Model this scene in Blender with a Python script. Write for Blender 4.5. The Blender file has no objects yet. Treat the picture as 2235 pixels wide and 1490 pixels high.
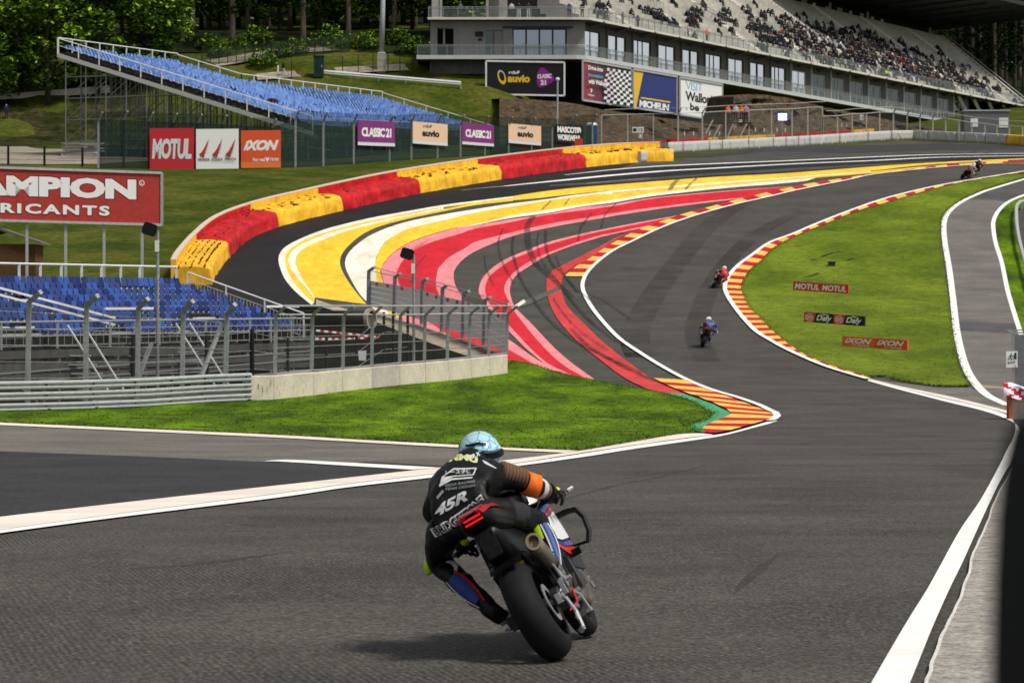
import bpy, bmesh, math, random
from mathutils import Vector, Matrix
from mathutils.geometry import tessellate_polygon
from mathutils.bvhtree import BVHTree
random.seed(7)
S = bpy.context.scene
COL = S.collection
R = math.radians

# ------------------------------------------------------------------ camera, sky, sun, exposure
FPX, CX, CY, CAMH = 6600.0, 1117.5, 745.0, 1.85
cam_d = bpy.data.cameras.new('camera'); cam = bpy.data.objects.new('camera', cam_d); COL.objects.link(cam)
cam.location = (0, 0, CAMH); cam.rotation_euler = (R(90), 0, 0)
cam_d.sensor_width = 36.0; cam_d.lens = FPX/2235*36.0
cam_d.clip_start = 0.1; cam_d.clip_end = 3000
cam_d.dof.use_dof = True; cam_d.dof.focus_distance = 34.0; cam_d.dof.aperture_fstop = 9.0
S.camera = cam
S.view_settings.view_transform = 'Standard'; S.view_settings.look = 'None'
S.view_settings.exposure = 0.36; S.view_settings.gamma = 1.0
SUN_EL, SUN_AZ = 58.0, 120.0          # azimuth measured from +Y (view direction) towards +X (right)
w = bpy.data.worlds.new("World"); S.world = w; w.use_nodes = True
nt = w.node_tree; bg = nt.nodes['Background']
sky = nt.nodes.new('ShaderNodeTexSky'); sky.sky_type = 'NISHITA'; sky.sun_disc = False
sky.sun_elevation = R(SUN_EL); sky.sun_rotation = R(SUN_AZ)
sky.air_density = 1.0; sky.dust_density = 1.2; sky.ozone_density = 0.6
hs = nt.nodes.new('ShaderNodeHueSaturation'); hs.inputs['Saturation'].default_value = 0.25
nt.links.new(sky.outputs[0], hs.inputs['Color']); nt.links.new(hs.outputs[0], bg.inputs['Color'])
bg.inputs['Strength'].default_value = 0.076
sl = bpy.data.lights.new('sun', 'SUN'); sun = bpy.data.objects.new('sun', sl); COL.objects.link(sun)
sl.energy = 2.65; sl.angle = R(13); sl.color = (1.0, 0.955, 0.88)
_az = R(SUN_AZ); _el = R(SUN_EL)
_dir = Vector((math.sin(_az)*math.cos(_el), math.cos(_az)*math.cos(_el), math.sin(_el)))
sun.rotation_euler = _dir.to_track_quat('Z', 'Y').to_euler()
S.cycles.max_bounces = 6; S.cycles.transparent_max_bounces = 24
S.cycles.use_denoising = True

# ------------------------------------------------------------------ materials
MATS = {}
def mat(name, col, rough=0.7, var=0.0, scale=4.0, metal=0.0, bump=0.0, bscale=None, spec=0.25, alpha=1.0,
        emit=None, estr=0.0, var2=0.0, scale2=0.3, col2=None, stretch=None, coat=0.0, bdist=0.02, var3=0.0, scale3=1.0):
    if name in MATS: return MATS[name]
    m = bpy.data.materials.new(name); m.use_nodes = True; MATS[name] = m
    n, l = m.node_tree.nodes, m.node_tree.links
    b = n['Principled BSDF']
    b.inputs['Roughness'].default_value = rough; b.inputs['Metallic'].default_value = metal
    b.inputs['Specular IOR Level'].default_value = spec
    b.inputs['Coat Weight'].default_value = coat
    if alpha < 1: b.inputs['Alpha'].default_value = alpha
    if emit: b.inputs['Emission Color'].default_value = (*emit, 1); b.inputs['Emission Strength'].default_value = estr
    c = (*col, 1)
    if var or var2 or bump:
        tc = n.new('ShaderNodeTexCoord'); src = tc.outputs['Object']
        if stretch:
            mp = n.new('ShaderNodeMapping'); mp.inputs['Scale'].default_value = stretch
            l.new(src, mp.inputs['Vector']); src = mp.outputs[0]
    if var or var2:
        out = None
        def layer(sc, v, det, prev):
            nz = n.new('ShaderNodeTexNoise'); nz.inputs['Scale'].default_value = sc; nz.inputs['Detail'].default_value = det
            nz.inputs['Roughness'].default_value = 0.65
            l.new(src, nz.inputs['Vector'])
            mr = n.new('ShaderNodeMapRange'); l.new(nz.outputs['Fac'], mr.inputs['Value'])
            mr.inputs['From Min'].default_value = 0.35; mr.inputs['From Max'].default_value = 0.65
            mr.inputs['To Min'].default_value = 1-v; mr.inputs['To Max'].default_value = 1+v
            mx = n.new('ShaderNodeMix'); mx.data_type = 'RGBA'; mx.blend_type = 'MULTIPLY'; mx.inputs[0].default_value = 1
            if prev is None: mx.inputs[6].default_value = c
            else: l.new(prev, mx.inputs[6])
            l.new(mr.outputs[0], mx.inputs[7])
            return mx.outputs[2], nz
        if col2:
            nz = n.new('ShaderNodeTexNoise'); nz.inputs['Scale'].default_value = scale2; nz.inputs['Detail'].default_value = 6
            nz.inputs['Roughness'].default_value = 0.6
            l.new(src, nz.inputs['Vector'])
            mr = n.new('ShaderNodeMapRange'); l.new(nz.outputs['Fac'], mr.inputs['Value'])
            mr.inputs['From Min'].default_value = 0.40; mr.inputs['From Max'].default_value = 0.62
            mx = n.new('ShaderNodeMix'); mx.data_type = 'RGBA'
            l.new(mr.outputs[0], mx.inputs[0]); mx.inputs[6].default_value = c; mx.inputs[7].default_value = (*col2, 1)
            out = mx.outputs[2]
        if var: out, _ = layer(scale, var, 5, out)
        if var2: out, _ = layer(scale2, var2, 4, out)
        if var3: out, _ = layer(scale3, var3, 3, out)
        l.new(out, b.inputs['Base Color'])
    else:
        b.inputs['Base Color'].default_value = c
    if bump:
        nz = n.new('ShaderNodeTexNoise'); nz.inputs['Scale'].default_value = bscale or scale; nz.inputs['Detail'].default_value = 5
        l.new(src, nz.inputs['Vector'])
        bp = n.new('ShaderNodeBump'); bp.inputs['Strength'].default_value = bump; bp.inputs['Distance'].default_value = bdist
        l.new(nz.outputs['Fac'], bp.inputs['Height']); l.new(bp.outputs[0], b.inputs['Normal'])
    return m

def s2l(r, g, b):
    f = lambda v: (v/255/12.92) if v/255 <= 0.04045 else ((v/255+0.055)/1.055)**2.4
    return (f(r), f(g), f(b))

# ------------------------------------------------------------------ mesh collector
class MB:
    def __init__(s): s.v = []; s.f = []; s.m = []; s.mats = []
    def mi(s, m):
        if m not in s.mats: s.mats.append(m)
        return s.mats.index(m)
    def face(s, pts, m):
        b = len(s.v); s.v += [tuple(p) for p in pts]; s.f.append(tuple(range(b, b+len(pts)))); s.m.append(s.mi(m))
    def mesh(s, verts, faces, m):
        b = len(s.v); s.v += [tuple(p) for p in verts]; k = s.mi(m)
        for f in faces: s.f.append(tuple(b+i for i in f)); s.m.append(k)
    def hexa(s, p, m):      # 8 points: bottom 4 ccw, top 4 ccw
        s.mesh(p, [(3,2,1,0),(4,5,6,7),(0,1,5,4),(1,2,6,5),(2,3,7,6),(3,0,4,7)], m)
    def box(s, c, size, m, rot=None):
        hx, hy, hz = size[0]/2, size[1]/2, size[2]/2
        p = [Vector(q) for q in ((-hx,-hy,-hz),(hx,-hy,-hz),(hx,hy,-hz),(-hx,hy,-hz),(-hx,-hy,hz),(hx,-hy,hz),(hx,hy,hz),(-hx,hy,hz))]
        if rot is not None: p = [rot @ q for q in p]
        c = Vector(c); s.hexa([q+c for q in p], m)
    def bar(s, a, b, wd, m, ht=None, up=(0,0,1)):   # square bar from a to b
        a, b = Vector(a), Vector(b); ht = ht or wd
        d = (b-a)
        if d.length < 1e-6: return
        d.normalize(); u = Vector(up)
        if abs(d.dot(u)) > 0.98: u = Vector((0,1,0))
        x = d.cross(u).normalized()*wd/2; y = x.cross(d).normalized()*ht/2
        s.hexa([a-x-y, a+x-y, b+x-y, b-x-y, a-x+y, a+x+y, b+x+y, b-x+y], m)
    def tube(s, pts, r, m, n=8, cap=True):
        pts = [Vector(p) for p in pts]; k = len(pts)
        rr = r if isinstance(r, (list, tuple)) else [r]*k
        vs = []; prev = None
        for i, p in enumerate(pts):
            d = (pts[min(i+1, k-1)]-pts[max(i-1, 0)]).normalized()
            if prev is None:
                u = Vector((0,0,1)) if abs(d.z) < 0.9 else Vector((1,0,0))
                x = d.cross(u).normalized()
            else:
                x = (prev - d*prev.dot(d)).normalized()
            prev = x; y = d.cross(x)
            for j in range(n):
                a = 2*math.pi*j/n; vs.append(p + (x*math.cos(a)+y*math.sin(a))*rr[i])
        fs = [(i*n+j, i*n+(j+1)%n, (i+1)*n+(j+1)%n, (i+1)*n+j) for i in range(k-1) for j in range(n)]
        if cap: fs += [tuple(reversed(range(n))), tuple(range((k-1)*n, k*n))]
        s.mesh(vs, fs, m)
    def loft(s, rings, m, cap=True, closed=True):
        n = len(rings[0]); vs = [p for r in rings for p in r]; k = len(rings)
        q = n if closed else n-1
        fs = [(i*n+j, i*n+(j+1)%n, (i+1)*n+(j+1)%n, (i+1)*n+j) for i in range(k-1) for j in range(q)]
        if cap: fs += [tuple(reversed(range(n))), tuple(range((k-1)*n, k*n))]
        s.mesh(vs, fs, m)
    def build(s, name, parent=None, smooth=False, loc=None):
        me = bpy.data.meshes.new(name); me.from_pydata(s.v, [], s.f)
        for m in s.mats: me.materials.append(m)
        me.polygons.foreach_set('material_index', s.m)
        if smooth: me.polygons.foreach_set('use_smooth', [True]*len(s.f))
        me.update()
        o = bpy.data.objects.new(name, me); COL.objects.link(o)
        if parent: o.parent = parent
        if loc is not None: o.location = loc
        return o

def tag(o, label=None, cat=None, group=None, kind=None):
    if label: o['label'] = label
    if cat: o['category'] = cat
    if group: o['group'] = group
    if kind: o['kind'] = kind
    return o
def empty(name, loc=(0,0,0), rz=0.0):
    o = bpy.data.objects.new(name, None); COL.objects.link(o); o.location = loc; o.rotation_euler = (0,0,rz); o.empty_display_size = 0.2
    return o
def copy_tree(o, parent=None):
    c = o.copy(); COL.objects.link(c)
    if parent: c.parent = parent
    for ch in list(o.children): copy_tree(ch, c)
    return c

# text as triangles in a local plane (x right, y up), fitted in width w (or height h), lower left at the origin
_txt = {}
def text_tris(body, bold=0.0, shear=0.0, space=1.0):
    key = (body, bold, shear, space)
    if key in _txt: return _txt[key]
    cu = bpy.data.curves.new('t', 'FONT'); cu.body = body; cu.size = 1; cu.offset = bold; cu.shear = shear
    cu.space_character = space; cu.resolution_u = 3; cu.fill_mode = 'FRONT'
    ob = bpy.data.objects.new('t', cu); COL.objects.link(ob)
    dg = bpy.context.evaluated_depsgraph_get(); dg.update()
    me = bpy.data.meshes.new_from_object(ob.evaluated_get(dg))
    vs = [(v.co.x, v.co.y) for v in me.vertices]; fs = [tuple(p.vertices) for p in me.polygons]
    bpy.data.objects.remove(ob); bpy.data.curves.remove(cu); bpy.data.meshes.remove(me)
    x0 = min(v[0] for v in vs); x1 = max(v[0] for v in vs); y0 = min(v[1] for v in vs); y1 = max(v[1] for v in vs)
    vs = [((v[0]-x0)/(x1-x0), (v[1]-y0)/(y1-y0)) for v in vs]
    _txt[key] = (vs, fs); return _txt[key]

# ------------------------------------------------------------------ ground height
KN = [(-60,-1.9),(0,-1.85),(20,-1.87),(52.8,-2.2),(83.6,-2.45),(101,-2.35),(114.4,-1.95),(129.4,-1.38),(142.6,-0.4),(162.8,1.3),(183,3.3),
      (206.8,7.2),(235.8,12.6),(264,16.0),(282,17.75),(298,19.3),(312,20.8),(345,23.6),(396,28),(616,47),(900,62)]
def _slopes():
    h = [KN[i+1][0]-KN[i][0] for i in range(len(KN)-1)]; d = [(KN[i+1][1]-KN[i][1])/h[i] for i in range(len(h))]
    m = [d[0]]
    for i in range(1, len(d)):
        if d[i-1]*d[i] <= 0: m.append(0.0)
        else:
            w1, w2 = 2*h[i]+h[i-1], h[i]+2*h[i-1]; m.append((w1+w2)/(w1/d[i-1]+w2/d[i]))
    return m+[d[-1]]
_KM = _slopes()
def _P(y):
    y = min(max(y, KN[0][0]), KN[-1][0])
    i = 0
    while i < len(KN)-2 and y > KN[i+1][0]: i += 1
    h = KN[i+1][0]-KN[i][0]; t = (y-KN[i][0])/h
    a, b = KN[i][1], KN[i+1][1]
    return (2*t**3-3*t*t+1)*a + (t**3-2*t*t+t)*h*_KM[i] + (-2*t**3+3*t*t)*b + (t**3-t*t)*h*_KM[i+1] + CAMH
YN = list(range(-60, 341)) + list(range(345, 905, 5))
_PT = {y: _P(y) for y in YN}
def P(y):
    y = max(-59.999, min(899.9, y))
    a = math.floor(y) if y < 340 else 340+5*math.floor((y-340)/5)
    b = a+1 if a < 340 else a+5
    t = (y-a)/(b-a)
    return _PT[a]*(1-t)+_PT[b]*t
def sm(a, b, x):
    t = max(0.0, min(1.0, (x-a)/(b-a))); return t*t*(3-2*t)
def E(x, y):            # the wooded hill behind, left of and behind the big grandstand
    wl = sm(9, -3, x)
    return wl*(sm(300, 348, y)*11.5 + max(0, y-345)*0.05) + (1-wl)*max(0, y-400)*0.05 - sm(98, 175, x)*max(0, P(y)-P(255))
def T(x, y): return P(y)+E(x, y)
def ray(px, py, d): return Vector(((px-CX)*d/FPX, d, CAMH+(CY-py)*d/FPX))
def hit(px, py, flat=True):
    f = P if flat else None
    g = lambda d: (P(d) if flat else T((px-CX)*d/FPX, d)) - (CAMH+(CY-py)*d/FPX)
    d = 6.0
    while d < 880 and g(d) < 0: d += 0.5
    lo, hi = d-0.5, d
    for _ in range(22):
        mid = (lo+hi)/2
        if g(mid) < 0: lo = mid
        else: hi = mid
    d = (lo+hi)/2
    return Vector(((px-CX)*d/FPX, d, (P(d) if flat else T((px-CX)*d/FPX, d))))
def cr(pts, k=6):       # Catmull-Rom through points
    o = []; n = len(pts)
    for i in range(n-1):
        p0 = pts[max(i-1,0)]; p1 = pts[i]; p2 = pts[i+1]; p3 = pts[min(i+2,n-1)]
        for j in range(k):
            t = j/k
            o.append(tuple(0.5*((2*p1[q])+(-p0[q]+p2[q])*t+(2*p0[q]-5*p1[q]+4*p2[q]-p3[q])*t*t+(-p0[q]+3*p1[q]-3*p2[q]+p3[q])*t**3) for q in range(len(p1))))
    o.append(tuple(pts[-1])); return o
def resample(pts, n):
    L = [0.0]
    for i in range(1, len(pts)): L.append(L[-1]+math.dist(pts[i], pts[i-1]))
    o = []; j = 0
    for k in range(n):
        s = L[-1]*k/(n-1)
        while j < len(L)-2 and L[j+1] < s: j += 1
        t = (s-L[j])/max(1e-9, L[j+1]-L[j]); o.append(tuple(pts[j][q]*(1-t)+pts[j+1][q]*t for q in range(len(pts[0]))))
    return o
def clip_bands(tri):    # cut an XY triangle at the rows of the ground mesh
    y0 = min(p[1] for p in tri); y1 = max(p[1] for p in tri)
    def half(poly, y, keep_above):
        o = []
        for i in range(len(poly)):
            a, b = poly[i], poly[(i+1) % len(poly)]
            ia = (a[1] >= y) if keep_above else (a[1] <= y); ib = (b[1] >= y) if keep_above else (b[1] <= y)
            if ia: o.append(a)
            if ia != ib:
                t = (y-a[1])/(b[1]-a[1]); o.append((a[0]+(b[0]-a[0])*t, y))
        return o
    a = math.floor(y0) if y0 < 340 else 340+5*math.floor((y0-340)/5); out = []
    while a < y1:
        b = a+1 if a < 340 else a+5
        q = half(half(tri, a, True), b, False) if (y0 < a or y1 > b) else list(tri)
        if len(q) >= 3: out.append(q)
        a = b
    return out
class Sheet(MB):
    def poly_xy(s, pts, m, off):
        tri = tessellate_polygon([[Vector((p[0], p[1], 0)) for p in pts]])
        for t in tri: s.tri([pts[i][:2] for i in t], m, off)
    def tri(s, t, m, off):
        t = [tuple(p[:2]) for p in t]
        ar = (t[1][0]-t[0][0])*(t[2][1]-t[0][1])-(t[1][1]-t[0][1])*(t[2][0]-t[0][0])
        if abs(ar) < 1e-7: return
        if ar < 0: t = t[::-1]
        for q in clip_bands(t): s.face([(p[0], p[1], P(p[1])+off) for p in q], m)
    def poly(s, px, m, off, k=0):
        if k: px = cr(list(px)+[px[0]], k)[:-1]
        s.poly_xy([hit(*p)[:] for p in px], m, off)
    def ribbon(s, A, B, m, off, n=60, k=5, world=False):
        A = resample(cr(A, k), n); B = resample(cr(B, k), n)
        if not world: A = [hit(*p) for p in A]; B = [hit(*p) for p in B]
        for i in range(n-1):
            s.tri([A[i], B[i], B[i+1]], m, off); s.tri([A[i], B[i+1], A[i+1]], m, off)
    def line(s, L, wl, m, off, n=80, k=5, side=0.0):   # constant-width (metres) stripe along a pixel curve
        W = [hit(*p) for p in resample(cr(L, k), n)]; s.line_w(W, wl, m, off, side)
    def line_w(s, W, wl, m, off, side=0.0):
        n = len(W); A = []; B = []
        for i in range(n):
            d = (W[min(i+1,n-1)]-W[max(i-1,0)]); d.z = 0; d.normalize(); nn = Vector((-d.y, d.x, 0))
            wv = wl(i/(n-1)) if callable(wl) else wl
            A.append(W[i]+nn*wv*(0.5+side)); B.append(W[i]-nn*wv*(0.5-side))
        for i in range(n-1):
            s.tri([A[i], B[i], B[i+1]], m, off); s.tri([A[i], B[i+1], A[i+1]], m, off)
# ------------------------------------------------------------------ ground materials
M_HILL = mat('hill_grass', (0.048,0.072,0.005), 0.95, var=0.35, scale=2.2, var2=0.28, scale2=0.22, bump=0.6, bscale=6, col2=(0.072,0.074,0.012), bdist=0.1, spec=0.08)
M_GRASSL = mat('mown_grass', (0.056,0.110,0.0015), 0.9, var=0.32, scale=5, var2=0.42, scale2=0.45, col2=(0.088,0.155,0.003), stretch=(1,0.22,1), bump=0.3, bscale=8, bdist=0.04, spec=0.08)
M_GRASSR = mat('dry_grass', (0.092,0.138,0.008), 0.9, var=0.22, scale=4, var2=0.16, scale2=0.35, col2=(0.130,0.175,0.013), stretch=(0.5,0.3,1), bump=0.3, bscale=7, bdist=0.04, spec=0.08)
def asphalt(name, col, v1=0.66, v2=0.20, rough=0.75, groove=False):
    m = mat(name, col, rough, var=v1*.55, scale=15, var2=v2, scale2=0.35, bump=0.5, bscale=42, spec=0.15, bdist=0.008, var3=v1*.8, scale3=32)
    n, l = m.node_tree.nodes, m.node_tree.links
    b = n['Principled BSDF']
    # pale stone chips and dark pits
    tc = n.new('ShaderNodeTexCoord'); vo = n.new('ShaderNodeTexVoronoi'); vo.inputs['Scale'].default_value = 26
    l.new(tc.outputs['Object'], vo.inputs['Vector'])
    sp = n.new('ShaderNodeSeparateColor'); l.new(vo.outputs['Color'], sp.inputs[0])
    gt = n.new('ShaderNodeMath'); gt.operation = 'GREATER_THAN'; gt.inputs[1].default_value = 0.965; l.new(sp.outputs[0], gt.inputs[0])
    lt = n.new('ShaderNodeMath'); lt.operation = 'LESS_THAN'; lt.inputs[1].default_value = 0.28; l.new(vo.outputs['Distance'], lt.inputs[0])
    mu = n.new('ShaderNodeMath'); mu.operation = 'MULTIPLY'; l.new(gt.outputs[0], mu.inputs[0]); l.new(lt.outputs[0], mu.inputs[1])
    mx = n.new('ShaderNodeMix'); mx.data_type = 'RGBA'; l.new(mu.outputs[0], mx.inputs[0])
    src = b.inputs['Base Color'].links[0].from_socket
    l.new(src, mx.inputs[6]); mx.inputs[7].default_value = (col[0]*3.2, col[1]*3.2, col[2]*3.2, 1)
    l.new(mx.outputs[2], b.inputs['Base Color'])
    if groove:      # fine rain grooves ground across the start of the braking area
        wv = n.new('ShaderNodeTexWave'); wv.wave_type = 'BANDS'; wv.bands_direction = 'X'
        mp = n.new('ShaderNodeMapping'); mp.inputs['Rotation'].default_value = (0, 0, R(-13)); mp.inputs['Scale'].default_value = (1, 1, 1)
        l.new(tc.outputs['Object'], mp.inputs['Vector']); l.new(mp.outputs[0], wv.inputs['Vector'])
        wv.inputs['Scale'].default_value = 6.5; wv.inputs['Distortion'].default_value = 5.0; wv.inputs['Detail'].default_value = 3; wv.inputs['Detail Scale'].default_value = 1.5
        nz = n.new('ShaderNodeTexNoise'); nz.inputs['Scale'].default_value = 0.28; nz.inputs['Detail'].default_value = 3
        l.new(tc.outputs['Object'], nz.inputs['Vector'])
        mr = n.new('ShaderNodeMapRange'); l.new(nz.outputs['Fac'], mr.inputs['Value']); mr.inputs['From Min'].default_value = 0.38; mr.inputs['From Max'].default_value = 0.62
        mr.inputs['To Min'].default_value = 0.05; mr.inputs['To Max'].default_value = 0.62
        dk = n.new('ShaderNodeMix'); dk.data_type = 'RGBA'; dk.blend_type = 'MULTIPLY'
        l.new(mr.outputs[0], dk.inputs[0])
        l.new(b.inputs['Base Color'].links[0].from_socket, dk.inputs[6]); 
        cr_ = n.new('ShaderNodeMapRange'); l.new(wv.outputs['Fac'], cr_.inputs['Value']); cr_.inputs['To Min'].default_value = 0.3; cr_.inputs['To Max'].default_value = 1.25
        l.new(cr_.outputs[0], dk.inputs[7]); l.new(dk.outputs[2], b.inputs['Base Color'])
    return m
M_ASPH = asphalt('track_asphalt', (0.074,0.067,0.059), groove=True)
M_ASPH_PIT = asphalt('pit_exit_asphalt', (0.150,0.135,0.120))
M_ASPH_DARK = asphalt('new_asphalt', (0.040,0.040,0.042))
M_ASPH_RUN = asphalt('run_off_asphalt', (0.017,0.016,0.017))
M_ASPH_MID = asphalt('run_off_old_asphalt', (0.068,0.066,0.056))
M_ASPH_SERV = asphalt('service_asphalt', (0.155,0.142,0.128))
M_ASPH_SERV2 = asphalt('service_asphalt_dark', (0.085,0.082,0.08))
def paint(name, col, v=0.06):
    return mat(name, col, 0.7, var=v+.03, scale=6, var2=0.13, scale2=0.35, spec=0.15, var3=.10, scale3=1.3, stretch=(1.6,.45,1))
M_WHITE = mat('line_white', (0.88,0.87,0.83), 0.6, var=0.05, scale=12, var2=0.06, scale2=1.2, spec=0.3)
M_CREAM = mat('line_cream', (0.80,0.72,0.62), 0.65, var=0.06, scale=3, var2=0.09, scale2=0.8, spec=0.3, stretch=(0.3,1,1))
P_CREAM = paint('paint_cream', (0.84,0.78,0.64)); P_YEL = paint('paint_yellow', (0.84,0.55,0.04))
P_RED = paint('paint_red', (0.60,0.016,0.030)); P_PINK = paint('paint_pink', (0.80,0.25,0.27)); P_RED2 = paint('paint_red_worn', (0.58,0.05,0.05), 0.15)
K_RED = paint('kerb_red', (0.48,0.012,0.014), 0.18); K_YEL = paint('kerb_yellow', (0.82,0.50,0.10), 0.12); M_GREEN = paint('kerb_green', (0.06,0.34,0.17), 0.15)
M_YARD = mat('yard_gravel_shade', (0.007,0.0065,0.005), 0.95, var=0.5, scale=3, var2=0.4, scale2=0.3, spec=0.02)  # gravel near black, the shade below the stand put into its colour
M_BEIGE = mat('concrete_bank', (0.36,0.31,0.23), 0.9, var=0.25, scale=3, var2=0.25, scale2=0.5)
M_CONC = mat('rough_concrete', (0.33,0.305,0.27), 0.9, var=0.42, scale=22, var2=0.25, scale2=4, bump=0.9, bscale=30, bdist=0.02)
M_CONCEDGE = mat('concrete_edge', (0.62,0.60,0.56), 0.85, var=0.2, scale=20)
M_DIRT = mat('dirt_path', (0.30,0.26,0.20), 0.95, var=0.3, scale=2, var2=0.25, scale2=0.3)

# ------------------------------------------------------------------ terrain sheet to the horizon
XN = [-600,-400,-250,-160,-110,-85] + [x*2.5 for x in range(-28,29)] + [85,110,160,250,400,600]
mb = MB()
vs = [(x, y, T(x, y)+(0.0 if (y < 286 or x > -3) else 0.35*math.sin(x*0.5+y*0.21)*math.sin(y*0.33))) for y in YN for x in XN]
nx = len(XN)
mb.mesh(vs, [(j*nx+i, j*nx+i+1, (j+1)*nx+i+1, (j+1)*nx+i) for j in range(len(YN)-1) for i in range(nx-1)], M_HILL)
tag(mb.build('terrain'), kind='structure')

# ------------------------------------------------------------------ asphalt
BARRIER = [(330,690),(420,640),(468,603),(500,562),(545,522),(620,492),(740,462),(900,426),(1095,392),(1280,366),(1390,355),(1470,352)]
FARWALL = [(1470,352),(1560,343),(1700,329),(1830,319),(1960,310),(2100,313),(2200,319),(2300,326)]
sh = Sheet()
far = [hit(*p) for p in cr(BARRIER, 5)] + [hit(*p) for p in cr(FARWALL, 4)[1:]]
pl = [(-60,-30),(40,-30),(48,120),(70,270)] + [(p.x, p.y) for p in reversed(far)] + [(-30,150),(-60,130)]
sh.poly_xy(pl, M_ASPH, 0.010)
tag(sh.build('track'), kind='structure')

O = [(690,690),(680,666),(644,636),(621,608),(610,580),(608,564),(612,551),(626,537),(657,521),(703,503),(754,489),(815,475),(892,461),(968,448),(1045,438),(1120,429),
     (1184,419),(1273,409),(1375,401),(1477,393),(1579,386),(1680,381),(1782,374),(1900,365),(2005,357.5),(2125,351),(2250,346)]
sh = Sheet()
KIN = [(2250,351),(2165,354),(2063,362),(1910,378),(1848,391),(1744,411),(1680,428),(1593,447),(1503,474),(1436,499),(1375,528),(1342,544),(1314,563),(1290,584),(1275,605),(1269,626),(1274,645),(1286,668),(1305,694),(1336,729),(1362,749),(1401,775),(1441,800),(1498,831)]
sh.poly(cr(O, 5)[5:] + cr(KIN, 5) + [(1430,834),(1300,834),(1108,787),(1000,745),(880,700),(700,690)], M_ASPH_MID, 0.013)
dark_in = [(470,712),(640,712)] ; 
sh.ribbon(BARRIER[:11], [(560,730),(690,690)] + O[1:18], M_ASPH_RUN, 0.0165, n=90)
sh.ribbon([(1095,392),(1250,378),(1319,373),(1422,364),(1560,358),(1710,352),(1900,343),(2050,338),(2250,335.5)],
          [(1120,429),(1250,411),(1333,404),(1451,395),(1560,387),(1727,377),(1900,363),(2050,354),(2250,345)], M_ASPH_RUN, 0.0150, n=60)
sh.ribbon([(1472,339),(1540,336),(1620,329),(1710,322.5),(1830,318),(1920,317.5),(2050,314),(2250,319)],
          [(1472,345),(1540,343),(1620,336),(1710,331),(1830,335),(1920,333.5),(2050,328.5),(2250,328)], M_ASPH_DARK, 0.0150, n=60)
sh.ribbon([(1200,404),(1333,395),(1451,386),(1560,378),(1727,368),(1900,359),(2050,351)], [(1200,407),(1333,400),(1451,391),(1560,383),(1727,374),(1900,362),(2050,353)], M_ASPH_MID, 0.018, n=50)
tag(sh.build('run_off'), kind='structure')

sh = Sheet()
sh.poly([(-420,908),(0,926),(268,938),(600,953),(761,962),(983,975),(1120,983),(1250,988),(1120,1008),(943,1032),(761,1052),(560,1078),(268,1110),(-420,1210)], M_ASPH_PIT, 0.013)
sh.poly([(-420,974),(0,986),(268,995.5),(577,1009),(892,1027),(902,1029),(761,1047),(560,1070),(268,1104),(-420,1200)], M_ASPH_DARK, 0.0165)
sh.poly([(760,1013),(800,1009),(860,1012),(960,1017),(990,1019),(990,1024),(900,1020),(800,1016)], M_ASPH_DARK, 0.0165)
tag(sh.build('pit_exit'), kind='structure')

SL = [(2260,386),(2235,392),(2165,413),(2144,420),(2100.7,440),(2074,460),(2062,480),(2060,504),(2064,541),(2072,588),(2080.5,655),(2087,715),(2096,762),(2107,799),(2122.5,829),(2154,863),(2201,886),(2300,905)]
SR = [(2275,414),(2231.5,428),(2201,442),(2181,460),(2170.5,480),(2169,497),(2174.5,531),(2188,574),(2201,635),(2215,682),(2228,722),(2243,770),(2262,830),(2300,905)]
sh = Sheet()
sh.ribbon(SL, SR, M_ASPH_SERV, 0.0165, n=90)
sh.poly([(1900,828),(1953,834),(2040,846),(2118,846),(2154,866),(2240,895),(2240,912),(2190,905),(2063,872),(1961,847)], M_ASPH_SERV, 0.0150)
sh.poly([(2083,701),(2216,706),(2222,728),(2088,722)], M_ASPH_SERV2, 0.020)
sh.poly([(2104,437),(2150,414),(2240,389),(2280,400),(2231,429),(2200,441),(2160,436)], M_ASPH_SERV2, 0.020)
sh.poly([(2118,838),(2260,852),(2262,858),(2130,846)], M_BEIGE, 0.020)
tag(sh.build('service_road'), kind='structure')

# ------------------------------------------------------------------ painted run-off
sh = Sheet(); off = [0.022]
def rb(A, B, m, n=80):
    sh.ribbon(A, B, m, off[0], n=n); off[0] += 0.002
a_ = [(695,685),(685,662),(662,641),(637,610),(625,585),(622,567),(625,554),(637,541),(667,523),(713,507),(764,493),(850,474),(968,452),(1045,441.5),(1120,432)]
b_ = [(700,672),(687,653),(672,633),(647,605),(634,585),(630,567),(634,554),(647,541),(675,526),(723,508),(790,491),(866,474),(968,453.5)]
c_ = [(700,668),(687,650),(680,638),(662,613),(649,587),(645,572),(649,557),(667,540),(700,526),(754,506),(815,490),(892,472),(968,457)]
d_ = [(830,690),(800,665),(779,641),(759,613),(746,590),(742,572),(747,554),(764,534),(790,513),(828,495),(892,478),(968,462),(1035,449),(1115,440),(1169,435),(1236,427),(1335,417)]
e_ = [(850,710),(801,660),(784,641),(767,613),(756,590),(753,574),(758,557),(774,539),(802,518),(841,500),(892,484),(968,469),(1035,458),(1115,445.5),(1200,435),(1236,429),(1335,417)]
f_ = [(880,720),(845,680),(828,640),(821,600),(819,579),(821,562),(830,544),(848,523),(892,500),(955,485),(1035,466),(1115,452),(1196,439),(1277,428),(1335,423)]
fR = [(1335,417),(1420,410),(1500,404),(1590,397),(1680,391),(1800,382),(1900,374)]
fR2 = [(1335,422),(1420,414),(1500,408),(1590,400.5),(1680,393.5),(1800,384),(1900,375.5)]
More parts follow.
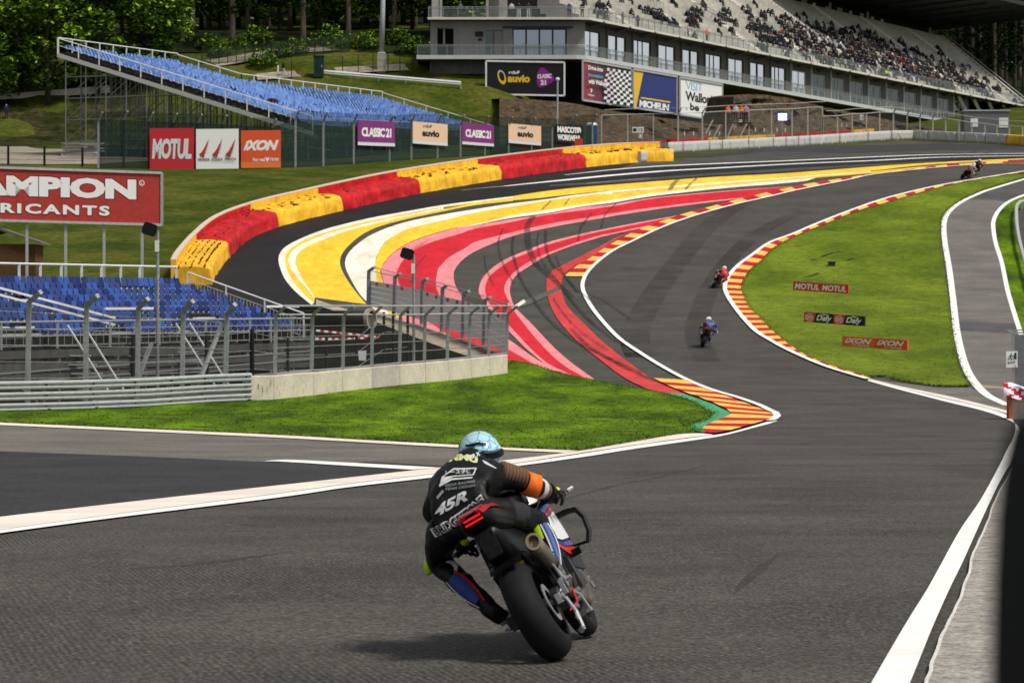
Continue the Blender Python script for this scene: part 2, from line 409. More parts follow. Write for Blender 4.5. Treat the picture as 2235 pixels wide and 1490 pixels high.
yl_ = [(905,730),(870,690),(845,645),(833,605),(830,590),(838,574),(856,554),(886,534),(930,516),(994,498),(1035,491),(1115,472.5),(1196,459),(1335,438),(1426,423),(1579,407),(1680,398),(1782,389),(1882,381),(1960,374),(2080,363),(2200,354)]
cl_ = [(1000,497.5),(1035,493),(1115,477),(1196,466),(1273,451.5),(1335,444),(1426,429),(1579,412),(1680,404),(1760,396)]
g_ = [(910,735),(872,690),(846,645),(834,605),(831,590),(839,575),(857,555),(887,535),(931,517),(995,499),(1035,493.5),(1115,480),(1196,468),(1273,453),(1335,447),(1426,432.5),(1579,418),(1680,411),(1744,407)]
h_ = [(1110,800),(1000,745),(920,690),(880,640),(866,600),(870,585),(881,567),(902,549),(943,529),(1006,511),(1035,501),(1115,486),(1196,470),(1335,452),(1426,434.5),(1579,420),(1680,412),(1744,408)]
i_ = [(1180,806),(1168,798),(1120,770),(1040,725),(985,680),(954,636),(954,595),(963,580),(981,562),(1019,541),(1035,530),(1115,509),(1196,490.5),(1283,476),(1375,461),(1502,445),(1640,430),(1700,420)]
j_ = [(1215,812),(1204,805),(1158,777),(1120,749),(1080,725),(1040,690),(1011,651),(994,625),(990,600),(994,587),(1009,569),(1039,549),(1115,518),(1197,498.5),(1283,483),(1375,467),(1502,449),(1643,431.5),(1700,421)]
k_ = [(1205,808),(1194,800),(1151,765),(1120,734),(1085,700),(1059,664),(1046,643),(1045,631),(1052,610),(1070,590),(1096,571),(1118,560.5),(1156,545),(1189,532),(1250,516),(1335,498),(1420,482),(1500,468)]
l_ = [(1250,822),(1235,814),(1196,795),(1158,762),(1120,721),(1095,695),(1070,666),(1060,643),(1059,628),(1066,608),(1085,590),(1118,568),(1156,552),(1189,538),(1250,520.5),(1335,501.5),(1420,485),(1495,470)]
m_ = [(1280,831),(1270,823),(1222,793),(1171,742),(1120,678),(1113,664),(1101,638),(1102,622),(1108,612),(1120,598),(1133,587),(1158,571),(1195,554),(1250,533.5),(1303,517),(1335,510),(1400,497),(1440,488)]
n_ = [(1306,835),(1298,830),(1247,793),(1209,760),(1158,706),(1125,673),(1117,655),(1113,640),(1114,625),(1120,611),(1133,597),(1158,581),(1196,558.5),(1250,538),(1303,521.5),(1335,513.5),(1400,499.5),(1440,489)]
p_ = [(1388,503),(1350,518),(1311,538),(1273,558),(1235,577),(1214,587),(1199,600),(1193,615),(1194,643),(1207,681),(1227,711),(1263,749),(1311,788),(1362,826),(1413,851),(1439,859),(1480,867)]
q_ = [(1386,505),(1350,522),(1311,544),(1283,560),(1250,585),(1230,602),(1225,625),(1230,650),(1240,673),(1273,706),(1311,744),(1362,785),(1413,823),(1431,834),(1456,846),(1490,860),(1526,876)]
rb(O[1:16], a_[1:], P_CREAM); rb(a_[1:], b_[1:]+[(1120,434)], P_YEL); rb(b_[1:], c_[1:], P_CREAM)
rb(c_[1:]+[(1045,443),(1120,433)], d_[1:14]+[(1120,439)], P_YEL)
rb(O[15:], [(1120,438),(1169,434),(1236,426.5),(1335,416.5)] + fR[1:] + [(2005,362),(2125,354),(2250,348)], P_YEL)
rb(e_, f_, P_CREAM); rb(fR, fR2, P_CREAM); rb(f_[:-1]+[(1335,423)]+fR2[1:]+[(2000,366),(2110,357),(2200,350)], yl_, P_YEL)
rb(yl_[9:18], cl_, P_CREAM)
rb(g_, list(reversed(h_))[::-1], P_PINK); rb(h_, i_, P_RED); rb(i_, j_, P_PINK)
rb(k_, l_, P_PINK); rb(l_, m_, P_RED); rb(m_, n_, P_PINK); rb(p_, q_, P_RED2)
sh.poly([(1284,554),(1343,530),(1375,514),(1420,497),(1395,510),(1350,531),(1300,560),(1262,585),(1233,603),(1229,606)], P_RED2, off[0]); off[0] += 0.002
sh.poly([(1132,662),(1218,626),(1226,632),(1140,672)], mat('worn_joint', (0.10,0.095,0.085), 0.8, var=0.3, scale=8), off[0]); off[0] += 0.002
sh.poly([(1124,668),(1143,655),(1148,661),(1131,672)], M_CREAM, off[0]); off[0] += 0.002
tag(sh.build('run_off_paint'), kind='structure')

# ------------------------------------------------------------------ kerbs
def kerb(name, A, B, off_, count, ma, mbm, start=0, world_even=True):
    s = Sheet(); n = count*4+1
    A = resample([tuple(hit(*p)) for p in cr(A, 6)], n); B = resample([tuple(hit(*p)) for p in cr(B, 6)], n)
    for i in range(n-1):
        m = (ma, mbm)[((i//4)+start) % 2]
        s.tri([A[i], B[i], B[i+1]], m, off_); s.tri([A[i], B[i+1], A[i+1]], m, off_)
    return tag(s.build(name), kind='structure')
KW = [(2235,357.5),(2165,358.5),(2063,365.5),(1910,381.5),(1848,394.5),(1744,414.5),(1680,430),(1593,450),(1503,476),(1436,501),(1375,530),(1342,546),(1314,565),(1291,585.5),(1276,605)]
KO1 = [(2235,354),(2165,355),(2063,361.5),(2004,368.5),(1948,376),(1897,382),(1843,390.5),(1795,397.5),(1744,406.5),(1688,419),(1643,429),(1594,441),(1548,453.5),(1500,466),(1457,480),(1413,496),(1375,512),(1343,529),(1314,547),(1287,566),(1259,583),(1231,605)]
kerb('kerb', KO1, KW, 0.075, 44, K_YEL, K_RED, start=1)
KL = [(1427,828),(1441,836),(1456,843),(1474,851),(1490,857),(1508,864),(1525,869),(1540,876),(1556,881),(1572,889),(1586,896),(1593,902),(1597,907),(1580,915),(1563,922),(1548,928),(1537,934),(1533,940),(1540,948)]
KR = [(1495,832),(1519,842),(1540,850),(1562,859),(1582,866),(1602,873),(1624,881),(1640,887),(1655,893),(1668,898),(1680,904),(1688,908),(1691,912),(1684,917),(1668,922),(1645,929),(1620,936),(1595,943),(1560,950)]
s = Sheet()
for i in range(len(KL)-1):
    a, b, c, d = [hit(*q) for q in (KL[i], KR[i], KR[i+1], KL[i+1])]
    m = (K_YEL, K_RED)[i % 2]
    s.tri([a, b, c], m, 0.07); s.tri([a, c, d], m, 0.07)
tag(s.build('kerb'), kind='structure')
s = Sheet()
s.poly([(1440,859),(1485,869),(1520,882),(1554,902),(1554,910),(1541,920),(1500,933),(1525,947),(1551,948),(1534,938),(1559,928),(1592,915),(1598,908),(1587,900),(1559,886),(1528,875),(1490,862)], M_GREEN, 0.064)
tag(s.build('kerb_verge'), kind='structure')
RO = [(2245,377),(2190,384),(2088,402),(2011,421),(1935,444),(1884,458),(1838,475),(1795,493),(1756,508),(1713,528),(1680,549),(1663,569),(1640,587),(1625,607),(1617,628),(1624,651),(1638,676),(1663,699),(1680,719),(1731,760),(1782,788),(1833,806),(1897,826)]
RW = [(2245,374),(2139,391),(2037,409),(1935,434),(1859,460),(1782,490),(1731,512),(1680,531),(1643,557),(1612,580),(1592,602),(1582,625),(1587,646),(1605,674),(1625,699),(1650,725),(1680,744),(1718,765),(1782,794),(1833,812),(1894,830)]
kerb('kerb', RO, [(x+(3 if 1560 < x < 1700 else 0), y-1) for x, y in RW], 0.075, 76, K_RED, K_YEL)

# ------------------------------------------------------------------ white lines
s = Sheet()
WL = [(2250,359),(2165,359.5),(2063,366),(1910,382),(1848,395),(1744,415.5),(1680,430.5),(1593,450.5),(1503,476.5),(1436,501.5),(1375,530.5),(1342,546.5),(1314,565.5),(1291,586),(1276.5,605),(1271,626),(1276,644),(1288,667),(1306,692),(1337,727),(1362,749),(1401,775),(1441,800),(1498,831),(1554,854),(1605,869),(1656,887),(1680,899),(1692,904),(1697,910),(1693,917),(1680,922)]
s.line(WL, lambda t: 0.24, M_WHITE, 0.082, n=160)
s.ribbon([(1690,917),(1668,924),(1645,931),(1620,938),(1579,948.5),(1528,955),(1375,976),(1240,997.5),(1120,1015.5),(943,1038.5),(761,1060),(600,1082.5),(268,1125),(0,1162),(-300,1204)],
         [(1697,920),(1680,926),(1650,934),(1630,939.5),(1579,952.5),(1528,961),(1375,983.5),(1273,1000),(1120,1021.5),(943,1045.5),(761,1067),(600,1091),(268,1132.5),(0,1169),(-300,1212)], M_WHITE, 0.030, n=110)
s.ribbon([(1551,948),(1525.5,947),(1477,949.5),(1375,967),(1260,986.5),(1120,1004.5),(902,1029),(761,1045),(600,1063),(268,1100.5),(0,1132),(-300,1168)],
         [(1556,951),(1528,953.5),(1477,960),(1375,974.5),(1260,992),(1120,1014),(943,1037),(761,1058.5),(600,1081),(268,1123.5),(0,1160.5),(-300,1202)], M_CREAM, 0.026, n=100)
s.ribbon([(-300,912),(0,924),(268,936),(600,951),(761,960.5),(983,972.5),(1120,980),(1262,986)], [(-300,917),(0,929.5),(268,941.5),(600,957),(761,966),(983,978.5),(1120,985.5),(1235,991)], M_CREAM, 0.034, n=70)
s.ribbon([(580,1008.5),(630,1006),(761,1012.5),(961,1023.5)], [(580,1009),(630,1011),(761,1019.5),(900,1028)], M_WHITE, 0.030, n=30)
s.line(RW, lambda t: 0.26, M_WHITE, 0.082, n=150)
NL = [(1894,828.5),(1961,846.5),(2063,871.5),(2139,889),(2190,904),(2210,917),(2217,934),(2212,958),(2196,988),(2183,1016),(2140,1095),(2094,1164),(2051,1243),(2022,1296),(1976,1371),(1910,1486),(1870,1560)]
NR = [(1894,832),(1961,851),(2063,877.5),(2139,896),(2190,913),(2221,930),(2228,948),(2224,974),(2213,1002),(2180,1059),(2140,1145),(2104,1227),(2071,1296),(2035,1378),(1992,1486),(1960,1560)]
s.ribbon(NL, NR, M_WHITE, 0.030, n=120)
s.ribbon([(1894,826),(1961,843),(2063,864),(2139,882),(2206,899)], [(1897,828.5),(1961,846),(2063,870),(2139,888),(2206,906)], M_CREAM, 0.027, n=50)
s.line(SL[:-1], 0.36, M_WHITE, 0.032, n=120); s.line(SR[:-1], 0.36, M_WHITE, 0.034, n=120)
s.line([(1102,407),(1169,400),(1250,392),(1335,383.5),(1451,374),(1540,369),(1727,358.6),(1900,351.5),(2050,344),(2250,340.5)], lambda t: min(0.85, 0.25+t*4), M_WHITE, 0.030, n=90)
s.line([(1006,416),(1060,410.5),(1102,407)], lambda t: 0.1+0.15*t, mat('line_faded', (0.35,0.33,0.32), 0.7, var=0.4, scale=3), 0.030, n=20)
s.line([(1230,383),(1319,373),(1422,364.5),(1560,358),(1710,352),(1900,343.5),(2050,338),(2250,335.5)], lambda t: min(0.85, 0.12+t*3), M_WHITE, 0.030, n=90)
s.line([(1280,401),(1333,396.5),(1420,389)], 0.2, mat('line_faded', (0,0,0)), 0.030, n=20)
tag(s.build('track_lines'), kind='structure')

# ------------------------------------------------------------------ rubber marks
mk = bpy.data.materials.new('rubber_mark'); mk.use_nodes = True
b = mk.node_tree.nodes['Principled BSDF']; b.inputs['Base Color'].default_value = (0.012,0.011,0.011,1); b.inputs['Roughness'].default_value = 0.7
nz = mk.node_tree.nodes.new('ShaderNodeTexNoise'); nz.inputs['Scale'].default_value = 1.4; nz.inputs['Detail'].default_value = 5
tc = mk.node_tree.nodes.new('ShaderNodeTexCoord'); mk.node_tree.links.new(tc.outputs['Object'], nz.inputs['Vector'])
mr = mk.node_tree.nodes.new('ShaderNodeMapRange'); mk.node_tree.links.new(nz.outputs['Fac'], mr.inputs['Value'])
mr.inputs['From Min'].default_value = 0.3; mr.inputs['From Max'].default_value = 0.7; mr.inputs['To Min'].default_value = 0.12; mr.inputs['To Max'].default_value = 0.72
mk.node_tree.links.new(mr.outputs[0], b.inputs['Alpha'])
mk2 = mk.copy(); mk2.name = 'rubber_line'
mr2 = [q for q in mk2.node_tree.nodes if q.type == 'MAP_RANGE'][0]; mr2.inputs['To Min'].default_value = 0.0; mr2.inputs['To Max'].default_value = 0.34
[q for q in mk2.node_tree.nodes if q.type == 'TEX_NOISE'][0].inputs['Scale'].default_value = 0.25
s = Sheet(); o_ = 0.086
for L, wd in [([(1164,474),(1156,485),(1151,498),(1152,521),(1154,541),(1160,558),(1168,575),(1185,592),(1215,618),(1250,652)], 0.42),
              ([(1191,505),(1191,532),(1195,554),(1207,580),(1232,603),(1262,640)], 0.2),
              ([(1121,518),(1118,541),(1121,561),(1127,585),(1138,612),(1158,646),(1197,698),(1242,737),(1278,760),(1324,783),(1375,811),(1440,838)], 0.2),
              ([(1225,625),(1245,655),(1280,696),(1320,728),(1350,749)], 0.16), ([(1232,640),(1262,672),(1300,712)], 0.12),
              ([(1283,641),(1324,661),(1375,697)], 0.12), ([(1247,720),(1275,750),(1310,775),(1400,818)], 0.22),
              ([(1203,440),(1193,450),(1183,460)], 0.18), ([(1243,436),(1237,444),(1231,451)], 0.12), ([(1480,394),(1470,404),(1462,417)], 0.35), ([(1520,392),(1506,405),(1495,417)], 0.2),
              ([(2133,330),(2115,336)], 0.2), ([(2170,330),(2150,337)], 0.2), ([(1335,715),(1360,740),(1368,750)], 0.1),
              ([(1098,502),(1088,530),(1092,560),(1104,590),(1122,622)], 0.12), ([(1176,510),(1173,535),(1180,565),(1196,590),(1222,622)], 0.12), ([(1058,560),(1062,590),(1078,625)], 0.10), ([(1208,655),(1236,695),(1268,727),(1330,770)], 0.10), ([(1290,470),(1268,500),(1262,530)], 0.16), ([(1345,447),(1322,470),(1312,500)], 0.12), ([(1215,560),(1225,590),(1250,625),(1290,660)], 0.10), ([(930,560),(905,590),(900,620)], 0.10)]:
    s.line(L, wd, mk, o_, n=50); o_ += 0.002
for L, wd in [([(1610,448),(1540,500),(1477,575),(1420,655),(1385,730),(1400,780)], 1.5), ([(1730,470),(1640,520),(1560,610),(1520,720),(1545,790)], 1.2)]:
    s.line(L, wd, mk2, 0.0130, n=60)
tp_ = lambda wd: (lambda t: wd*max(.02, math.sin(math.pi*t))**.7)
for L, wd in [([(1560,1012),(1450,1040),(1340,1062),(1200,1100)], .16), ([(1530,1026),(1420,1036),(1330,1052)], .12), ([(470,1140),(600,1152),(760,1150)], .3), ([(1700,1210),(1640,1260),(1600,1300)], .1), ([(250,1245),(420,1235),(640,1205)], .16)]:
    s.line(L, tp_(wd), mk2, 0.0130, n=60)
tag(s.build('rubber_marks'), kind='structure')

# ------------------------------------------------------------------ grass islands, yard, bank
LG = [(-420,909),(-100,920),(0,923.5),(268,935.5),(600,950.5),(761,960),(983,972),(1120,979.5),(1258,985.5),(1375,966),(1477,948.5),(1525,945.5),(1500,932.5),(1541,919.5),(1553,910),(1553,902.5),(1519,882.5),(1484,869.5),(1413,853.5),(1337,841.5),(1298,832.5),(1235,820.5),(1171,800.5),(1120,789.5),(1106,800),(1028,822),(929,834),(812,846),(684,862),(548,874),(319,889),(178,895),(0,898),(-420,908)]
RG = [(2250,379.5)] + [(x, y+0.7) for x, y in RO[1:]] + [(1905,823),(1935,823),(1953,829),(1985,836),(2040,843),(2075,845),(2115,845),(2098,815),(2087,780),(2080,735),(2074,690),(2068,640),(2060,580),(2054,535),(2051,500),(2054,480),(2065,460),(2090,441),(2130,421),(2165,409),(2250,385)]
def raised(name, px, m, h, edge):
    s = Sheet(); W = [hit(*p) for p in px]; s.poly_xy([tuple(p) for p in W], m, h)
    for i in range(len(W)):
        a, b = W[i], W[(i+1) % len(W)]
        k = max(1, int((b-a).length/2))
        for j in range(k):
            p, q = a.lerp(b, j/k), a.lerp(b, (j+1)/k)
            s.face([(p.x,p.y,P(p.y)), (q.x,q.y,P(q.y)), (q.x,q.y,P(q.y)+h), (p.x,p.y,P(p.y)+h)], edge)
    tag(s.build(name), kind='structure'); return W
M_SOIL = mat('turf_edge', (0.03,0.045,0.006), 0.95, var=0.4, scale=6)
LGW = raised('grass_verge', LG, M_GRASSL, 0.06, M_SOIL); RGW = raised('grass_bank', RG, M_GRASSR, 0.06, M_SOIL)
s = Sheet()
s.ribbon([(x+3.5, y+0.5) for x, y in SR[1:13]], [(2300,425),(2290,440),(2255,455),(2222,462),(2218,494),(2223,537),(2234,581),(2250,640),(2270,690),(2290,740),(2300,770),(2310,830)], M_GRASSL, 0.042, n=50)
tag(s.build('grass_strip'), kind='structure')
s = Sheet()
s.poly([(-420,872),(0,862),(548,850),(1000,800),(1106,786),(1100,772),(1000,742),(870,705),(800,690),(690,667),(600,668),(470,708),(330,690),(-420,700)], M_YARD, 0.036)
s.poly([(805,674),(870,696),(960,728),(1098,768),(1103,786),(1060,792),(980,765),(880,727),(800,696)], M_BEIGE, 0.042)
s.poly([(690,655),(800,690),(800,700),(690,668)], M_BEIGE, 0.046)
tag(s.build('yard'), kind='structure')

# grass blades: short tufts over both islands
def inside(W, x, y):
    c = False; n = len(W); j = n-1
    for i in range(n):
        if (W[i].y > y) != (W[j].y > y) and x < (W[j].x-W[i].x)*(y-W[i].y)/(W[j].y-W[i].y)+W[i].x: c = not c
        j = i
    return c
def blades(name, W, n, m, hmin, hmax, h0=0.06, wb=0.03):
    rnd = random.Random(3); q = MB(); x0 = min(p.x for p in W); x1 = max(p.x for p in W); y0 = min(p.y for p in W); y1 = max(p.y for p in W)
    x0 = max(x0, -20); k = 0; vs = []; fs = []; ms = []
    while k < n:
        x, y = rnd.uniform(x0, x1), rnd.uniform(y0, y1)
        if rnd.random() < 0.3:      # denser along the rim
            i = rnd.randrange(len(W)); p = W[i].lerp(W[(i+1) % len(W)], rnd.random()); x, y = p.x+rnd.gauss(0, .1), p.y+rnd.gauss(0, .1)
        elif not inside(W, x, y): continue
        a = rnd.uniform(0, 6.28); h = rnd.uniform(hmin, hmax); z = P(y)+h0-0.01; b = len(vs)
        dx, dy = math.cos(a)*wb, math.sin(a)*wb; lx, ly = rnd.gauss(0, .04), rnd.gauss(0, .04)
        vs += [(x-dx, y-dy, z), (x+dx, y+dy, z), (x+lx, y+ly, z+h)]; fs.append((b, b+1, b+2)); ms.append(rnd.randrange(len(m))); k += 1
    q.v = vs; q.f = fs; q.m = ms; q.mats = list(m); tag(q.build(name), kind='stuff')
g1 = mat('blade_dark', (0.055,0.115,0.004), 0.8); g2 = mat('blade_mid', (0.075,0.145,0.003), 0.8); g3 = mat('blade_pale', (0.13,0.19,0.015), 0.8)
blades('grass', LGW, 16000, (g2, g2, g3), 0.02, 0.06)
g4 = mat('blade_dry', (0.14,0.18,0.015), 0.8); g5 = mat('blade_olive', (0.085,0.125,0.006), 0.8)
blades('grass', RGW, 12000, (g4, g5, g4), 0.02, 0.06, wb=0.04)

# pale concrete apron along the right edge, standing a hand's width above the track
s = Sheet()
CE = [(2236,940),(2230,962),(2211,1020),(2170,1102),(2153,1148),(2124,1217),(2114,1256),(2097,1309),(2055,1394),(2025,1487),(2000,1560)]
A = [hit(*p) for p in resample(cr(CE, 6), 220)]
from mathutils import noise as _mn
def jag(i): return 0.014*_mn.noise(Vector((i*.11, 1.7, 0)))+0.003*_mn.noise(Vector((i*.9, 4, 0)))
A = [Vector((p.x+jag(i), p.y, p.z)) for i, p in enumerate(A)]
hh = 0.05
for i in range(len(A)-1):
    a, b = A[i], A[i+1]
    s.face([(a.x,a.y,P(a.y)), (a.x,a.y,P(a.y)+hh), (b.x,b.y,P(b.y)+hh), (b.x,b.y,P(b.y))], M_CONCEDGE)
    e = 0.022
    for x0, x1, m in ((0, e, M_CONCEDGE), (e, 3.4, M_CONC)):
        s.tri([(a.x+x0,a.y), (a.x+x1,a.y), (b.x+x1,b.y)], m, hh); s.tri([(a.x+x0,a.y), (b.x+x1,b.y), (b.x+x0,b.y)], m, hh)
jt = hit(2114,1234)
s.tri([(jt.x+.02, jt.y+.03), (jt.x+.02, jt.y-.03), (jt.x+3, jt.y-.03)], M_CONCEDGE, hh+.004); s.tri([(jt.x+.02, jt.y+.03), (jt.x+3, jt.y-.03), (jt.x+3, jt.y+.03)], M_CONCEDGE, hh+.004)
tag(s.build('pavement'), kind='structure')
# ------------------------------------------------------------------ trackside objects
from mathutils import noise as mnoise
M_STEEL = mat('galvanised', (0.42,0.44,0.43), 0.5, var=0.14, scale=6, metal=0.0)
M_STEELD = mat('grey_post', (0.30,0.31,0.305), 0.6, var=0.2, scale=8, metal=0.2)
M_STEELW = mat('white_tube', (0.78,0.78,0.76), 0.5, var=0.08, scale=5)
M_BLACK = mat('black_metal', (0.008,0.008,0.009), 0.6)
M_DKGREEN = mat('dark_green_metal', (0.010,0.028,0.022), 0.6, var=0.2, scale=4)
M_WALLC = mat('cream_concrete', (0.60,0.54,0.43), 0.9, var=0.10, scale=9, var2=0.13, scale2=1.3, bump=0.2, bscale=40)
M_WALLC2 = mat('grey_concrete', (0.47,0.43,0.36), 0.9, var=0.12, scale=9, var2=0.15, scale2=1.3, bump=0.2, bscale=40)
M_STAIN = mat('dirty_streak', (0.30,0.27,0.21), 0.9, var=0.3, scale=14)
B_RED = mat('barrier_red', (0.48,0.008,0.012), 0.5, var=0.35, scale=2.2, var2=0.22, scale2=0.7, bump=0.7, bscale=4, stretch=(1,1,.45), bdist=0.05)
B_YEL = mat('barrier_yellow', (0.80,0.44,0.022), 0.5, var=0.24, scale=2.4, var2=0.16, scale2=0.7, bump=0.7, bscale=4, stretch=(1,1,.45), bdist=0.05)
B_GREY = mat('tarpaulin_grey', (0.50,0.49,0.46), 0.5, var=0.08, scale=2, bump=0.4, bscale=3, bdist=0.05)
M_SLIT = mat('barrier_gap', (0.03,0.012,0.006), 0.9)
M_CAP = mat('wall_cap', (0.60,0.50,0.38), 0.9, var=0.1, scale=4)
def net(name, col, a):
    m = mat(name, col, 0.8, alpha=a); return m
N_WIRE = net('wire_mesh', (0.07,0.073,0.07), 0.17); N_GREEN = net('green_net', (0.014,0.034,0.028), 0.80); N_LIGHT = net('wire_mesh_far', (0.25,0.25,0.23), 0.10)

# tyre barrier, one thing for every coloured length
BCRV = [(462.,622.),(470.,602.)]+[tuple(map(float, p)) for p in BARRIER[3:]]
BW = [hit(*p) for p in resample(cr(BCRV, 8), 400)]
BPX = resample(cr(BCRV, 8), 400)
def seg_idx(x): return min(range(len(BPX)), key=lambda i: abs(BPX[i][0]-x))
cuts = [0]+[seg_idx(x) for x in (500, 607, 747, 916, 1096, 1279)]+[399]
def barrier_strip(W, name, m, lab, wall_h=1.5, lace=True, depth=2.15):
    root = empty(name, W[0]); o = Vector(W[0]); mbc = MB(); rings = []; back = MB(); capm = MB(); lc = MB()
    prof = [(0,0),(0.02,.33),(0.05,.66),(0.10,.90),(0.24,1.0),(.6,1.04),(1.1,1.08),(1.6,1.1),(depth,1.12)]
    L = 0; nn = len(W); cent = []
    for i in range(nn):
        d = W[min(i+1,nn-1)]-W[max(i-1,0)]; d.z = 0; d.normalize(); nr = Vector((-d.y, d.x, 0))
        if i: L += (W[i]-W[i-1]).length
        ring = []
        for j, (u, z) in enumerate(prof):
            q = Vector((W[i].x*1.3, W[i].y*1.3, z*1.5+u))
            k = mnoise.noise(q)*0.12 + mnoise.noise(q*2.7)*0.08
            if j >= 4: z2 = z+0.06*math.sin(L*8.0+u*2)*(1 if j < 7 else .6)+k*0.5
            else: z2 = z*(1+0.05*math.sin(L*2.1))
            uu = u + (k*1.3 if 0 < j < 4 else 0)
            if j == 0: uu = -0.04+0.12*mnoise.noise(Vector((L*.8,0,0)))
            p = W[i]+nr*uu; ring.append(Vector((p.x, p.y, P(W[i].y+nr.y*uu)+max(0.0, z2)))-o)
        rings.append(ring); cent.append((W[i], nr, L))
    mbc.loft(rings, m, cap=False, closed=False)
    for r_ in (rings[0], rings[-1]):
        g = [Vector((q.x, q.y, P(q.y+o.y)-o.z)) for q in (r_[0], r_[-1])]
        mbc.face(list(r_)+[g[1]], m)
    mbc.build('cover', root, smooth=True)
    b0, b1 = depth+0.01, depth+0.32
    rr = []; cc = []
    for w_, nr, L in cent:
        f = lambda u, z: Vector(((w_+nr*u).x, (w_+nr*u).y, P((w_+nr*u).y)+z))-o
        rr.append([f(b0,0.9), f(b0,wall_h), f(b1,wall_h), f(b1,-.1)]); cc.append([f(b0-.02,wall_h+.004), f(b0-.02,wall_h+.08), f(b1+.02,wall_h+.08), f(b1+.02,wall_h+.004)])
    back.loft(rr, m); back.build('back_wall', root); capm.loft(cc, M_CAP); capm.build('wall_cap', root)
    if lace:
        rnd = random.Random(len(W)*7+int(W[0].y))
        for w_, nr, L in cent:
            for u in (0.45, 0.85, 1.25, 1.65, 2.0):
                if rnd.random() < (0.5 if W[0].y < 190 else (0.2 if m is B_YEL else 0.05)) and (u > .5 or m is B_YEL):
                    p = w_+nr*(u+rnd.uniform(-.03,.03)); c = Vector((p.x, p.y, P(p.y)+1.09))-o
                    d = Vector((-nr.y, nr.x, 0)); a_ = rnd.uniform(.12,.34)
                    lc.bar(c-d*a_, c+d*a_, .055, M_SLIT, ht=.09)
        if lc.v: lc.build('lacing_gap', root)['kind'] = 'stuff'
    return root
blab = ['yellow tyre barrier end with dark slits, nearest of the coloured run', 'long red tyre barrier curving up from the yellow end', 'yellow tyre barrier between the two longest red lengths below the grass bank',
        'red tyre barrier below the orange advertising board', 'yellow tyre barrier below the purple and peach fence boards', 'red tyre barrier just before the last yellow length', 'last yellow tyre barrier, ending at the grey wrapped block']
for k in range(7):
    i0, i1 = cuts[k], cuts[k+1]; W = BW[i0:i1+1]
    n = max(6, int(sum((W[i+1]-W[i]).length for i in range(len(W)-1))/0.3))
    W = [Vector(p) for p in resample([tuple(p) for p in W], n)]
    if k: W = W[:]; W[0] = W[0]+(W[1]-W[0])*0.08
    tag(barrier_strip(W, 'tyre_barrier', B_YEL if k % 2 == 0 else B_RED, None), blab[k], 'tyre barrier', 'tyre barriers round the run off')

# grey wrapped blocks
def wrapped(a, b, h, dpt, m, lab, name='barrier_block'):
    a, b = Vector(a), Vector(b); d = (b-a); L = d.length; d.normalize(); nr = Vector((-d.y, d.x, 0)).normalized()
    q = MB(); nx_ = max(4, int(L/.35)); o = a.copy(); rows = []
    sd = int(a.x*13+a.y*7)
    for i in range(nx_+1):
        t = i/nx_; p = a.lerp(b, t); z0 = P(p.y)
        k = lambda z: 0.07*mnoise.noise(Vector((t*L*1.6+sd, z*2.2+t*L*1.1, sd)))
        rows.append([Vector((p.x, p.y, z0))-nr*0.02-o+Vector((0,0,0)), Vector((p.x,p.y,z0+h*.33))+nr*(k(.4))-o, Vector((p.x,p.y,z0+h*.66))+nr*(k(.8))-o, Vector((p.x,p.y,z0+h*.97))-o,
                     Vector((p.x,p.y,z0+h))+nr*.06-o, Vector((p.x,p.y,z0+h))+nr*dpt-o, Vector((p.x,p.y,z0))+nr*dpt-o])
    q.loft(rows, m); ob = q.build(name, smooth=False); ob.location = o
    for f in ob.data.polygons: f.use_smooth = len(f.vertices) == 4
    # straps
    r = random.Random(sd)
    for _ in range(1+int(L/2.5)):
        st = MB(); t = r.uniform(.1,.8); p = a.lerp(b, t); e = p+d*r.uniform(-.5,.5)
        st.bar(Vector((p.x,p.y,P(p.y)+h*.8))-nr*.05-o, Vector((e.x,e.y,P(e.y)+.05))-nr*.06-o, .05, M_STEELW, ht=.02); st.build('strap', ob)
    return tag(ob, lab, 'barrier block', 'grey wrapped barrier blocks')
wrapped(hit(1399,355), hit(1470,348.5), 0.95, .9, B_GREY, 'grey wrapped block standing forward of the row, against the yellow barrier end')
GB = [1458,1491,1549,1577,1634,1688,1716,1743,1768,1833,1895,1945,1994,2024,2086,2104,2150,2180,2195]
gcurve = resample(cr([(1458,335),(1540,331),(1688,323),(1768,318.6),(1895,310),(1945,307),(1993,306),(2086,310),(2150,313),(2194,316),(2260,321)], 6), 300)
def gpt(x):
    q = min(gcurve, key=lambda p: abs(p[0]-x)); return hit(x, q[1])
for i in range(len(GB)-1):
    wrapped(gpt(GB[i]+.6), gpt(GB[i+1]-.6), 1.02, .9, B_GREY, 'grey tarpaulin wrapped block in the long far row beside the track' if 0 < i < len(GB)-2 else
            ('first grey wrapped block of the far row, beside the red barrier' if i == 0 else 'last grey wrapped block of the far row, beside the orange one'))
wrapped(gpt(2196), gpt(2258), 1.02, .9, B_YEL, 'orange wrapped barrier block at the far end of the grey row')
